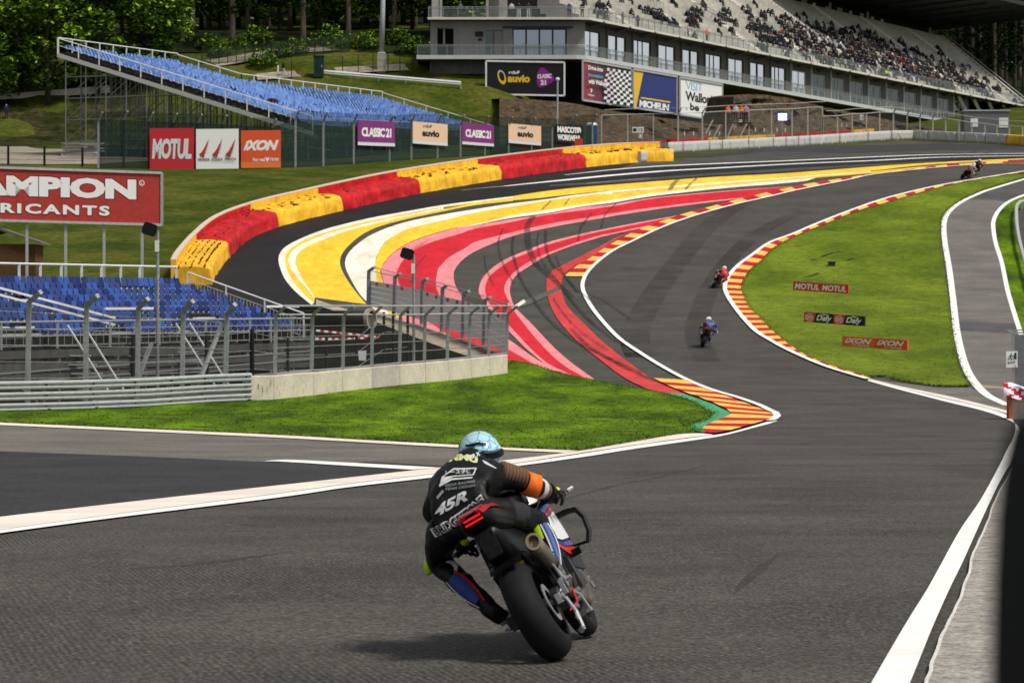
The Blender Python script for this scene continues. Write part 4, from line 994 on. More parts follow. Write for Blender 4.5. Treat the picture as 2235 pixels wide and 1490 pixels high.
def exitd(rect, poly, text):
    text('EXIT', .14, .22, .82, .36, S_GRN, .03)
    c = lambda x, y, r: [(x+r*math.cos(a)*.75, y+r*math.sin(a)) for a in [k*.628 for k in range(10)]]
    poly(c(.46,.83,.055), S_GRN); poly([(.36,.78),(.48,.75),(.42,.58),(.34,.60)], S_GRN); poly([(.36,.60),(.42,.60),(.52,.52),(.44,.42),(.40,.45),(.45,.52)], S_GRN); poly([(.34,.62),(.38,.58),(.26,.50),(.14,.50),(.14,.54),(.26,.55)], S_GRN)
    poly([(.47,.75),(.60,.68),(.58,.65),(.46,.70)], S_GRN); poly([(.36,.77),(.24,.72),(.20,.62),(.24,.62),(.27,.69),(.36,.72)], S_GRN)
    rect(.70,.5,.90,.9,S_GRN); poly([(.62,.7),(.70,.78),(.70,.62)], S_GRN); poly([(.62,.16),(.78,.05),(.78,.12),(.84,.12),(.84,.03),(.74,.03)], S_GRN)
    return S_WHITE
board('exit_sign', 'white exit sign with a green running figure on the grey screen', ray(2196,802,d-.15), ray(2221,801.5,d-.15), .63, exitd, thick=.02)
lr = [hit(*p) for p in resample(cr([(2290,440),(2255,455),(2222,462),(2218,494),(2223,537),(2234,581),(2250,640)], 5), 24)]
root = empty('guardrail', lr[8]); o = lr[8].copy(); tag(root, 'thin grey guardrail curving past the service road', 'guardrail')
q = MB(); q.tube([p-o+Vector((0,0,.62)) for p in lr], .13, M_STEEL, n=6); q.build('rail', root)
for p in lr[::3]: q = MB(); q.box(p-o+Vector((0.12,0,.3)), (.1,.1,.6), M_STEELD); q.build('post', root)
# padded post close to the camera
dn = 1.35; b0 = ray(2200, 1500, dn)
root = empty('padded_post', (ray(2310,1000,dn).x, dn, P(dn))); tag(root, 'black padded post close by, out of focus on the concrete edge', 'post')
o = Vector(root.location); q = MB(); rings = []
for z, xe in ((0.0,2206),(1.0,2206),(1.70,2206),(1.74,2211),(1.77,2219),(1.795,2233),(1.81,2250),(1.82,2285)):
    xl = ray(xe,1000,dn).x-o.x; xr = .09 if z < 1.7 else .06
    rings.append([Vector((xl,-.06,z)), Vector((xl+.02,-.09,z)), Vector((xr,-.09,z)), Vector((xr,.09,z)), Vector((xl+.02,.09,z)), Vector((xl,.06,z))])
q.loft(rings, mat('black_padding', (0.004,0.005,0.005), .9)); q.build('pad', root)
q = MB(); q.bar((.03,0,0), (.03,0,1.9), .03, M_BLACK); q.build('core', root)
# ------------------------------------------------------------------ scaffold stands with blue seats
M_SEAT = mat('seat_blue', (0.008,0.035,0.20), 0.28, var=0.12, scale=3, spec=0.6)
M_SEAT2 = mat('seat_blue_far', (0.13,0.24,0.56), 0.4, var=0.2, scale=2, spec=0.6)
M_TUBE = mat('scaffold_tube', (0.22,0.225,0.22), 0.5)
M_TREAD = mat('tread_board', (0.045,0.045,0.045), 0.8, var=0.2, scale=5)
M_GREY = mat('stand_panel', (0.075,0.072,0.065), 0.8, var=0.25, scale=2)
def seat_geo(q, o, fx, fy, w_=.37, m=None):
    """a plastic shell seat: pan and back; fx along the row, fy towards the front"""
    up = Vector((0,0,1)); pr = [(.40,.40,.95),(.30,.43,1),(.05,.40,1),(-.04,.44,1),(-.09,.62,1),(-.12,.76,.92),(-.14,.80,.6)]
    rows = []
    for y, z, k in pr:
        c = o+fy*y+up*z
        rows.append([c-fx*w_/2*k+up*.03, c-fx*w_*.42*k, c+fx*w_*.42*k, c+fx*w_/2*k+up*.03])
    for r_ in (0, 1):
        s = []
        for i in range(len(rows)-1):
            for j in range(3):
                f = [rows[i][j], rows[i][j+1], rows[i+1][j+1], rows[i+1][j]]
                q.face([p+(fy*-.02-up*.015)*r_ for p in (f if r_ == 0 else f[::-1])], m)
def seats_on(root, spots, fx, fy, m, label=None, pitch=.45):
    mlist = m; m = m[0] if isinstance(m, list) else m
    """the hundred largest seats as parts, the rest as one"""
    spots = sorted(spots, key=lambda p: p.y); proto = MB(); seat_geo(proto, Vector((0,0,0)), fx, fy, m=m); me = None
    o = Vector(root.location)
    rs = random.Random(8)
    for k, p in enumerate(spots[:100]):
        if me is None: s0 = proto.build('seat', root, smooth=True); me = s0.data; s0.location = p-o
        else:
            s_ = bpy.data.objects.new('seat', me); COL.objects.link(s_); s_.parent = root; s_.location = p-o
    q = MB()
    for p in spots[100:]: seat_geo(q, p-o, fx, fy, m=rs.choice(mlist) if isinstance(mlist, list) else m)
    r_ = q.build('seat_rows', root, smooth=True); r_['kind'] = 'stuff'

# --- small stand in front
r = Vector((.38,.925,-0.0)).normalized(); n = Vector((r.y,-r.x,0)); rz = 0.013
A0 = ray(398, 607, 128); root = empty('seat_stand', Vector((A0.x-6, A0.y-12, P(A0.y-12)))); tag(root, 'scaffold stand of dark blue seats behind the steel fences', 'grandstand')
o = Vector(root.location); rnd = random.Random(11); ROWP, RISE = .76, .245
def sp(k, s): return A0 - r*s + Vector((0,0,-s*rz)) + n*(k*ROWP) - Vector((0,0,k*RISE+.80))   # floor point of row k, s metres left of the right end
spots = []; slab = MB(); plank = MB()
NR = 8
for k in range(NR):
    L = 25+k*.6; s = .25; gap = 0
    while s < L:
        p = sp(k, s)
        if gap > 0: gap -= 1
        else:
            if rnd.random() < (.035 if k else .01): gap = rnd.choice((1,2,3,5))
            elif not (k >= 5 and 9.4 < s < 10.6): spots.append(p)
        s += .455
    a, b = sp(k, -.1), sp(k, L)
    slab.hexa([b-n*.3-o+Vector((0,0,-.05)), a-n*.3-o+Vector((0,0,-.05)), a+n*.46-o+Vector((0,0,-.05)), b+n*.46-o+Vector((0,0,-.05)), b-n*.3-o, a-n*.3-o, a+n*.46-o, b+n*.46-o], M_TREAD)
    q = MB(); q.bar(b+n*.14-o+Vector((0,0,.36)), a+n*.14-o+Vector((0,0,.36)), .07, M_STEELW); q.build('bench_rail', root)
slab.build('deck', root)
seats_on(root, spots, r, n, [M_SEAT, M_SEAT, mat('seat_blue_dark', (0.005,0.022,0.13), .35), mat('seat_blue_bleached', (0.03,0.09,0.36), .35)])  # darker and lighter blues mixed at random
# rear rail, right side rail, front rail
def railing(root, o, pts, h, name, posts, m=M_STEELW, w_=.07, baluster=0, mid=(), pm=None):
    q = MB(); q.tube([p-o+Vector((0,0,h)) for p in pts], w_/2*1.1, m, n=6); q.build(name, root)
    tot = sum((pts[i+1]-pts[i]).length for i in range(len(pts)-1)); k = max(1, round(tot/posts))
    W = [Vector(p) for p in resample([tuple(p) for p in pts], k+1)]
    for p in W: q = MB(); q.bar(p-o, p-o+Vector((0,0,h)), w_, pm or m, up=(0,1,0)); q.build(name.replace('rail','post') if 'rail' in name else 'post', root)
    for z in mid: q = MB(); q.tube([p-o+Vector((0,0,z)) for p in pts], w_*.3, m, n=5); q.build(name, root)
    if baluster:
        q = MB(); k = max(2, int(tot/baluster)); W = [Vector(p) for p in resample([tuple(p) for p in pts], k+1)]
        for p in W: q.bar(p-o+Vector((0,0,.1)), p-o+Vector((0,0,h*.72)), .018, m, up=(0,1,0))
        q.tube([p-o+Vector((0,0,h*.72)) for p in pts], .015, m, n=4); q.tube([p-o+Vector((0,0,.1)) for p in pts], .015, m, n=4)
        q.build('baluster', root)
back = [sp(0, -.1)-n*.35, sp(0, 25)-n*.35]
railing(root, o, back, 1.28, 'rear_rail', 1.55, w_=.09)
q = MB(); q.face([back[1]-o, back[0]-o, back[0]-o+Vector((0,0,.75)), back[1]-o+Vector((0,0,.75))], mat('stand_mesh', (0.12,0.13,0.09), .8, alpha=.4)); q.build('rear_mesh', root)
railing(root, o, [sp(0,-.5)+Vector((0,0,0)), sp(7.2,-.5)], 1.05, 'side_rail', 2.1, baluster=.16, pm=mat('rail_grey', (0,0,0)) if False else None)
fr_a, fr_b = sp(7.6,-.6), sp(7.6, 31)
railing(root, o, [fr_a, fr_b], .95, 'front_rail', 1.9, mid=(.45,), baluster=.55, m=mat('rail_grey', (0.36,0.37,0.36), .6))
for s0, s1, hz in ((0,3,1.35),(12.4,16,1.3)):
    q = MB(); q.bar(sp(7.2,s0)-o+Vector((0,0,hz)), sp(7.2,s1)-o+Vector((0,0,hz)), .09, M_STEELW); q.build('front_rail', root)
q = MB(); q.bar(sp(3.6,20)-o+Vector((0,0,1.35)), sp(7.4,15.5)-o+Vector((0,0,1.0)), .08, M_STEELW); q.build('stair_rail', root)
q = MB(); q.bar(sp(3.6,20)-o+Vector((0,0,1.1)), sp(7.4,15.5)-o+Vector((0,0,.75)), .08, M_STEELW); q.build('stair_rail', root)
for z0, z1, m in ((-.30,-.02,M_GREY),(-.75,-.45,M_GREY),(-1.05,-.85,M_GREY)):
    q = MB(); c, d_ = sp(7.7,-.6), sp(7.7,31); q.hexa([d_-o+Vector((0,0,z0)), c-o+Vector((0,0,z0)), c+n*.05-o+Vector((0,0,z0)), d_+n*.05-o+Vector((0,0,z0)), d_-o+Vector((0,0,z1)), c-o+Vector((0,0,z1)), c+n*.05-o+Vector((0,0,z1)), d_+n*.05-o+Vector((0,0,z1))], m); q.build('front_board', root)
for s in [1.2+2.07*i for i in range(13)]:
    q = MB()
    for k in (0, 3, 6, 7.7):
        p = sp(k, s); q.bar(p-o, Vector((p.x, p.y, P(p.y)))-o, .07, M_TUBE, up=(0,1,0))
    for z in (.55, 1.05): 
        a, b = sp(0, s), sp(7.7, s); q.bar(Vector((a.x,a.y,P(a.y)+z))-o, Vector((b.x,b.y,P(b.y)+z))-o, .06, M_TUBE)
    q.build('scaffold_frame', root)
for k in (3, 6, 7.75):
    for z in (.35, .8, 1.15):
        q = MB(); a, b = sp(k, -.4), sp(k, 27); q.bar(Vector((a.x,a.y,P(a.y)+z))-o, Vector((b.x,b.y,P(b.y)+z))-o, .06, M_TUBE); q.build('ledger', root)
for i in range(7):
    q = MB(); a, b = sp(7.6, 1.2+4*i), sp(7.6, 3.2+4*i); q.bar(Vector((a.x,a.y,P(a.y)+.1))-o, b-o-Vector((0,0,.9)), .05, M_TUBE); q.build('diagonal', root)
for s in (11, 19):      # access steps at the front
    q = MB()
    for i in range(7): p = sp(7.9+i*.32, s); q.box(p-o+Vector((0,0,-.2-.24*i)), (1.1,.3,.05), M_STEEL)
    q.build('step_flight', root)
    for ds in (-.55,.55):
        q = MB(); q.bar(sp(7.9, s+ds)-o+Vector((0,0,.9)), sp(7.9+2.2, s+ds)-o+Vector((0,0,-.9)), .05, M_STEELW); q.build('stair_rail', root)
# pale gear stored below the stand
for k, (x, y, d_, w_) in enumerate([(418,752,124,.5),(440,756,124,.45),(470,754,123,.6),(508,748,124,.5),(560,744,125,.5),(262,752,121,.45)]):
    p = ray(x, y, d_); q = MB(); q.loft([[Vector((w_*.5*math.cos(a)*s_, .2*math.sin(a)*s_, z)) for a in [j*.785 for j in range(8)]] for s_, z in ((.9,0),(1,.12),(.8,.26),(.4,.32))], mat('pale_sack', (0.5,0.48,0.42), .8)); ob = q.build('sack'); ob.location = (p.x, p.y, P(p.y)+.0 if False else p.z-.2)
    tag(ob, 'pale bundle lying below the deck of the blue stand', 'bundle', 'pale bundles below the stand')

# --- large stand on the hill
u_ = Vector((.915,-.403,0)); v_ = Vector((.403,.915,0)); B0 = ray(131, 116, 268)
root = empty('seat_stand', Vector((B0.x+10, B0.y, T(B0.x+10, B0.y)))); tag(root, 'tall scaffold stand of light blue seats on the grassy hill', 'grandstand'); o = Vector(root.location)
RP, SL = .76, .302
def bp_(u, v): return B0 + u_*u + v_*v + Vector((0,0,-u*SL+v*.02))
spots = []; deck = MB(); rnd = random.Random(5)
for k in range(33):
    u = k*RP+.2; vmin, vmax = .9, (21 if u < 6.9 else 50)
    if u > 19.2: vmax = max(2, 50*(25.4-u)/6.2)
    v = vmin
    while v < vmax:
        if not (10.2 < v < 11.3 or 31 < v < 32.2) and rnd.random() > .05: spots.append(bp_(u, v))
        v += .66 if v > 25 else .56
    a, b = bp_(u-.3, 0), bp_(u-.3, vmax); c, d_ = bp_(u-.3, vmax)+u_*RP, bp_(u-.3, 0)+u_*RP; c.z = b.z; d_.z = a.z; e = Vector((0,0,-.06))
    deck.hexa([d_-o+e, c-o+e, b-o+e, a-o+e, d_-o, c-o, b-o, a-o], M_TREAD)
deck.build('deck', root)
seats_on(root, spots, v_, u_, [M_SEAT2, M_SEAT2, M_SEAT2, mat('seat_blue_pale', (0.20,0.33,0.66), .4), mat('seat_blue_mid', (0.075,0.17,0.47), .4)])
q = MB(); q.bar(bp_(-.2,0)-o+Vector((0,0,-.25)), bp_(25.2,0)-o+Vector((0,0,-.25)), .25, mat('stringer_white', (0.66,0.65,0.62), .6), ht=.35); q.build('stringer', root)
railing(root, o, [bp_(-.2,0), bp_(25.2,0)], 1.25, 'side_rail', 2.2, w_=.1, mid=(.62,))
railing(root, o, [bp_(-.2,0), bp_(-.2,21)], 1.3, 'rear_rail', 2.4, w_=.1)
railing(root, o, [bp_(-.2,21), bp_(6.7,21)], 1.2, 'side_rail', 2.4, w_=.1)
railing(root, o, [bp_(6.7,21), bp_(6.7,51)], 1.2, 'rear_rail', 2.6, w_=.1)
railing(root, o, [bp_(6.7,51), bp_(19.2,51)], 1.1, 'side_rail', 2.4, w_=.09)
railing(root, o, [bp_(25.2,0), bp_(19.3,51)], 1.1, 'front_rail', 2.4, w_=.07, mid=(.55,), m=M_STEEL)
q = MB(); q.bar(bp_(-.2,0)-o+Vector((0,0,-.4)), bp_(-.2,0)-o+Vector((0,0,1.3)), .16, M_STEELW, up=(0,1,0)); q.build('corner_post', root)
for v in (0, 2.5, 5, 7.5, 10, 12.5, 15, 18, 20.8):
    q = MB(); us = [.6+2.07*i for i in range(12)]
    for u in us:
        p = bp_(u, v); g = T(p.x, p.y)-.2
        if p.z-g > .5: q.bar(p-o-Vector((0,0,.3)), Vector((p.x,p.y,g))-o, .085, M_TUBE, up=(0,1,0))
    for z in range(1, 6):
        lim = max([u for u in us if bp_(u, v).z-T(bp_(u,v).x, bp_(u,v).y) > z*1.9] or [0])
        if lim > 1:
            a, b = bp_(.6, v), bp_(lim, v); za = T(a.x,a.y)+z*1.9-.6; q.bar(Vector((a.x,a.y,za))-o, Vector((b.x,b.y,za))-o, .07, M_TUBE)
    if v in (0, 2.5, 5, 10):
        for i in range(0, 11):
            a, b = bp_(us[i], v), bp_(us[i+1], v)
            for z in range(5):
                z0 = T(a.x,a.y)+z*1.9-.6; z1 = z0+1.5
                if z1 < b.z-.4: q.bar(Vector((a.x,a.y,z0))-o, Vector((b.x,b.y,z1))-o, .05, M_TUBE)
    q.build('scaffold_frame', root)
for u in (.6, 6.8, 13, 19.2, 24.8):
    q = MB(); 
    for v in [2.6*i for i in range(8 if u < 6 else (20 if u < 24 else 2))]:
        p = bp_(u, v); g = T(p.x,p.y)-.2
        if p.z-g > .4: q.bar(p-o-Vector((0,0,.2)), Vector((p.x,p.y,g))-o, .08, M_TUBE, up=(0,1,0))
    for z in (1.2, 3.0):
        p, b = bp_(u,0), bp_(u,18 if u < 6 else (50 if u < 24 else 4))
        if p.z-T(p.x,p.y) > z: q.bar(Vector((p.x,p.y,T(p.x,p.y)+z))-o, Vector((b.x,b.y,T(p.x,p.y)+z))-o, .07, M_TUBE)
    q.build('scaffold_frame', root)
# dark ground sheet painting in the shade below the stand
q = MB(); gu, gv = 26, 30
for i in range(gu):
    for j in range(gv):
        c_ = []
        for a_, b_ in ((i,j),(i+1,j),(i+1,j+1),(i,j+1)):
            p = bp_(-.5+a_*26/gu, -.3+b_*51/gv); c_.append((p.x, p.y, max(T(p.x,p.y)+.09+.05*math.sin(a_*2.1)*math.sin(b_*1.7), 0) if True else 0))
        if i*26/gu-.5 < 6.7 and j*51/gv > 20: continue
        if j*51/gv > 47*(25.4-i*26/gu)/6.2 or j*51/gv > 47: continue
        q.face(c_[::-1], mat('earth_stand_shade', (0.020,0.015,0.010), .95, var=.5, scale=1.5))
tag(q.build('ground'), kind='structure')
# a bag left on a seat, timber stacked by the scaffold
p = bp_(17, 8)+Vector((0,0,.5)); q = MB(); q.loft([[Vector((.55*math.cos(a)*s_, .3*math.sin(a)*s_, z)) for a in [j*.785 for j in range(8)]] for s_, z in ((.9,0),(1,.2),(.8,.42),(.3,.5))], M_BLACK); ob = q.build('bag'); ob.location = p; tag(ob, 'black bag left on a light blue seat of the hill stand', 'bag')
g = ray(178, 318, 262); rnd = random.Random(3); root = empty('timber_stack', (g.x, g.y, T(g.x, g.y))); tag(root, 'untidy stack of tubes and planks at the foot of the hill stand', 'stack')
for i in range(16):
    q = MB(); z = .3+.15*(i//2); q.bar(Vector((-1.6+rnd.uniform(-.3,.3), rnd.uniform(-.5,.5), z)), Vector((1.5+rnd.uniform(-.3,.5), rnd.uniform(-.5,.5), z+rnd.uniform(-.05,.12))), .10, rnd.choice((M_STEELW, M_TUBE, mat('plank_pink', (0.4,0.28,0.24), .8)))); q.build('plank', root)

# ------------------------------------------------------------------ hillside details
s = Sheet()
s.poly([(-60,317),(100,318),(215,329),(330,338),(330,352),(215,359),(100,360),(-60,358)], mat('gravel_path', (0.27,0.235,0.185), .95, var=.2, scale=3, var2=.2, scale2=.4), .05)
tag(s.build('gravel_path'), kind='structure')
def hpath(px, wd, m, name, off=.12):        # a strip lying on the hill
    W = []
    for p in resample(cr(px, 5), 40):
        W.append(hit(p[0], p[1], False))
    q = MB()
    A = []; B_ = []
    for i in range(len(W)):
        d = W[min(i+1,len(W)-1)]-W[max(i-1,0)]; d.z = 0; d.normalize(); nr = Vector((-d.y, d.x, 0))
        for L_, sg in ((A,.5),(B_,-.5)):
            p = W[i]+nr*wd*sg; L_.append(Vector((p.x,p.y,T(p.x,p.y)+off)))
    for i in range(len(W)-1): q.face([B_[i], B_[i+1], A[i+1], A[i]], m)
    return tag(q.build(name), kind='structure')
hpath([(425,144),(480,138),(560,124),(640,112),(700,108),(760,102)], 2.4, M_DIRT, 'footpath')
hpath([(560,170),(640,164),(720,158),(800,153),(860,150),(920,148)], 2.0, M_DIRT, 'footpath')
def post_fence(px, h, lab, m=M_DKGREEN, w_=.09, mesh=None):
    W = [hit(x, y, False) for x, y in px]; root = empty('wire_fence', W[0]); o = W[0].copy(); tag(root, lab, 'fence')
    for p in W: q = MB(); q.bar(p-o-Vector((0,0,.3)), p-o+Vector((0,0,h)), w_, m, up=(0,1,0)); q.build('post', root)
    q = MB()
    for f in (.3,.65,1): q.tube([p-o+Vector((0,0,h*f)) for p in W], .015, m, n=4)
    q.build('wire', root)
    if mesh:
        q = MB()
        for i in range(len(W)-1): q.face([W[i]-o, W[i+1]-o, W[i+1]-o+Vector((0,0,h)), W[i]-o+Vector((0,0,h))], mesh)
        q.build('mesh_panel', root)
post_fence([(440+19*i, 146-1.9*i) for i in range(18)], 1.9, 'dark green wire fence along the upper footpath at the wood edge', mesh=net('hill_net', (0.02,0.04,0.02), .35))
post_fence([(636,172),(690,168),(748,164),(782,160),(814,158),(847,157),(873,155),(900,153),(925,151)], 2.0, 'green post fence along the lower footpath by the lamp pole')
post_fence([(-10,214),(18,214),(45,214),(62,212),(84,211),(102,210),(120,208),(140,207)], 3.2, 'black fence in front of the pale wall on the left of the hill', m=M_BLACK, w_=.14)
post_fence([(-58,359),(18,360),(97,362),(180,364)], 1.6, 'black post fence beside the gravel path at the left', m=M_BLACK, w_=.17)
a, b = hit(-40, 222, False), hit(240, 205, False); q = MB(); o = a.copy()
q.hexa([a-o+Vector((0,0,-2)), b-o+Vector((0,0,-2)), b-o+Vector((0,.5,-2)), a-o+Vector((0,.5,-2)), a-o+Vector((0,0,.6)), b-o+Vector((0,0,.9)), b-o+Vector((0,.5,.9)), a-o+Vector((0,.5,.6))], mat('pale_wall', (0.55,0.51,0.44), .9, var=.12, scale=1.5))
ob = q.build('wall'); ob.location = o; tag(ob, 'pale wall among the trees at the left of the hill', 'wall')
# white guardrail, green cabinet, lamp pole
W = [hit(706+30*i, 168+2.5*i, False) for i in range(11)]; o = W[0].copy(); root = empty('guardrail', o); tag(root, 'white guardrail on the hill below the lamp pole', 'guardrail')
q = MB(); q.loft([[p-o+Vector((0,y,z)) for y, z in ((0,.3),(-.08,.4),(-.02,.5),(-.08,.6),(0,.75),(.04,.75),(.04,.3))] for p in W], M_STEELW); q.build('rail', root)
for p in W[::2]: q = MB(); q.bar(p-o+Vector((0,.1,-.3)), p-o+Vector((0,.1,.7)), .1, M_STEEL, up=(0,1,0)); q.build('post', root)
g = hit(696, 172, False); root = empty('cabinet', g); tag(root, 'dark green cabinet at the left end of the white guardrail', 'cabinet')
q = MB(); q.box((0,0,1.25), (1.05,.8,2.2), M_DKGREEN); q.box((0,0,2.4), (1.15,.9,.1), M_DKGREEN); q.build('body', root); q = MB(); q.box((-.3,0,.07), (.12,.6,.3), M_BLACK); q.box((.3,0,.07), (.12,.6,.3), M_BLACK); q.build('base', root); q = MB(); q.box((.32,-.42,1.3), (.06,.05,.25), M_STEEL); q.build('handle', root)
g = hit(833, 152, False); root = empty('lamp_pole', g); tag(root, 'tall tapered steel lamp pole on a concrete base beside the grandstand', 'lamp pole')
q = MB(); q.loft([[Vector((x*s_, y*s_, z)) for x, y in ((-1,-1),(1,-1),(1,1),(-1,1))] for s_, z in ((.48,-.5),(.44,1.75),(.36,1.85))], mat('pole_base', (0.45,0.43,0.38), .9, var=.1, scale=3)); q.build('base', root)
q = MB(); q.tube([(0,0,1.8),(.1,0,6),(.25,0,13)], [.3,.27,.22], M_STEEL, n=12); q.build('pole', root, smooth=True)
for lx, ly, h, lab in ((1216,325,7.6,'slim pale pole with a small camera dome in front of the black billboard'),):
    d = gf_d(1216)+1; g = Vector((ray(lx,300,d).x, d, T(ray(lx,300,d).x, d))); top = ray(lx+1, 176, d); root = empty('camera_pole', g); tag(root, lab, 'pole')
    q = MB(); q.tube([(0,0,0), top-g], [.10,.07], M_STEEL, n=8); q.build('pole', root); q = MB(); c = top-g
    q.loft([[c+Vector((math.cos(a)*r_, math.sin(a)*r_, z)) for a in [k*.628 for k in range(10)]] for r_, z in ((.05,-.1),(.16,.0),(.2,.12),(.12,.28))], M_STEELW); q.build('camera_dome', root)
# hut behind the blue stand
g = ray(8, 600, 178); g = Vector((g.x, g.y, P(g.y))); root = empty('hut', g); tag(root, 'small brown wooden hut behind the blue seats at the left edge', 'hut')
hm = mat('hut_wood', (0.12,0.065,0.03), .85, var=.2, scale=6); q = MB(); q.box((0,0,1.45), (4.2,3,3.0), hm); q.build('wall', root)
q = MB(); hr = mat('hut_roof', (0.16,0.14,0.13), .8); q.loft([[Vector((x,y,z)) for x, z in ((-2.5,2.95),(0,3.75),(2.5,2.95),(2.5,3.05),(0,3.9),(-2.5,3.05))] for y in (-1.8,1.8)], hr); q.build('roof', root)
# ------------------------------------------------------------------ main grandstand
G_CONC = mat('grandstand_concrete', (0.36,0.34,0.31), 0.85, var=0.10, scale=2, var2=0.12, scale2=.25)
G_EDGE = mat('slab_edge', (0.64,0.61,0.54), 0.8, var=0.08, scale=2)
G_EDGE2 = mat('balcony_edge', (0.52,0.535,0.53), 0.5, var=0.05, scale=2)
G_WALL = mat('facade_panel', (0.105,0.10,0.092), 0.7, var=0.10, scale=1.5)
G_WALL2 = mat('render_grey', (0.29,0.28,0.265), 0.85, var=0.10, scale=3, var2=.08, scale2=.4)
G_DARK = mat('dark_void_shade', (0.012,0.012,0.012), 0.9)
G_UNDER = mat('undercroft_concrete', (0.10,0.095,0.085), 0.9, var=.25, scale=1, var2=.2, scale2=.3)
G_GLASS = mat('window_glass', (0.93,0.96,1.0), 0.05, metal=1.0)
G_GLASS2 = mat('window_glass_dark', (0.10,0.12,0.12), 0.05, metal=0.7)
G_FRAME = mat('window_frame', (0.04,0.04,0.04), 0.5); G_FRAMEW = mat('window_frame_pale', (0.55,0.54,0.5), 0.6)
G_BAL = mat('balustrade_glass', (0.25,0.31,0.30), 0.08, alpha=0.22, spec=.8)
G_RAIL = mat('balustrade_steel', (0.28,0.30,0.29), 0.4, metal=.4)
G_STEP = mat('terrace_step', (0.56,0.53,0.47), 0.9, var=0.12, scale=1.2, var2=.12, scale2=.2)
G_SEATF = mat('terrace_bench', (0.40,0.38,0.33), 0.9, var=0.14, scale=1.3, var2=.14, scale2=.2)
G_RISERSHADE = mat('terrace_riser_shade', (0.05,0.048,0.042), 0.9, var=0.15, scale=1.5)  # dark strip low on each riser, painting in the bench shadow
fd = Vector((.488,.873,0)); md = Vector((.873,-.488,0)); C0 = ray(1280, 121, 325); ZL = C0.z; ZU = ZL+3.75; TU = .26; TL = .44
GS = empty('grandstand', Vector((C0.x, C0.y, ZL-12))); go = Vector(GS.location)
tag(GS, 'large grey concrete grandstand with glazed boxes and open stepped terraces above', 'grandstand')
def gp(t, m, z): return C0 + fd*t + md*m + Vector((0,0,z-C0.z)) - go      # t along the long front, m outwards, z world
LD = Vector((-1,0.0,0)); LFR = Vector((0,-1,0))
def slab(poly, z0, z1, mtop, medge, name):
    q = MB(); tri = tessellate_polygon([[Vector((p.x,p.y,0)) for p in poly]]); n = len(poly)
    for t in tri:
        a = [poly[i] for i in t]; ar = (a[1]-a[0]).cross(a[2]-a[0]).z
        if ar < 0: a = a[::-1]
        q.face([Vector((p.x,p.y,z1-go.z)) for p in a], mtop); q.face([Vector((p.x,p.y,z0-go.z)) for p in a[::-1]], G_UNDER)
    for i in range(n):
        a, b = poly[i], poly[(i+1)%n]; q.face([Vector((a.x,a.y,z0-go.z)), Vector((b.x,b.y,z0-go.z)), Vector((b.x,b.y,z1-go.z)), Vector((a.x,a.y,z1-go.z))], medge)
    q.build(name, GS)
TT = 146.0
cl = C0+Vector((-1.05,-.35,0))-go; lf = cl+LD*17.2
p_low = [lf, cl, gp(0,0,0), gp(124,0,0), gp(124,-9,0), gp(-2,-14,0), lf+Vector((0,9,0))]
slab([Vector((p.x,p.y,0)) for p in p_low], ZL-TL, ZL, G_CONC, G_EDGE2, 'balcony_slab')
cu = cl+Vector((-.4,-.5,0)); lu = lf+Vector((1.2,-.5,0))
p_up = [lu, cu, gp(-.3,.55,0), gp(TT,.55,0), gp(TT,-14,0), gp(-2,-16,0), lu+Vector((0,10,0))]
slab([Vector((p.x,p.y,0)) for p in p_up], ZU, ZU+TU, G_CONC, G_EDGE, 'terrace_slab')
# ribs under the terrace slab
for i in range(23):
    t = 3+6.2*i; q = MB(); a = gp(t, .3, ZU-.02); b = gp(t, -1.6, ZU-.02)
    q.hexa([a-fd*.28+Vector((0,0,-.12)), a+fd*.28+Vector((0,0,-.12)), b+fd*.28+Vector((0,0,-.55)), b-fd*.28+Vector((0,0,-.55)), a-fd*.28, a+fd*.28, b+fd*.28, b-fd*.28], G_UNDER); q.build('rib', GS)
    q = MB(); q.box(gp(t, .62, ZU+.1), (.5,.35,.14), G_EDGE, rot=Matrix.Rotation(math.atan2(fd.y,fd.x),3,'Z')); q.build('drain_spout', GS)
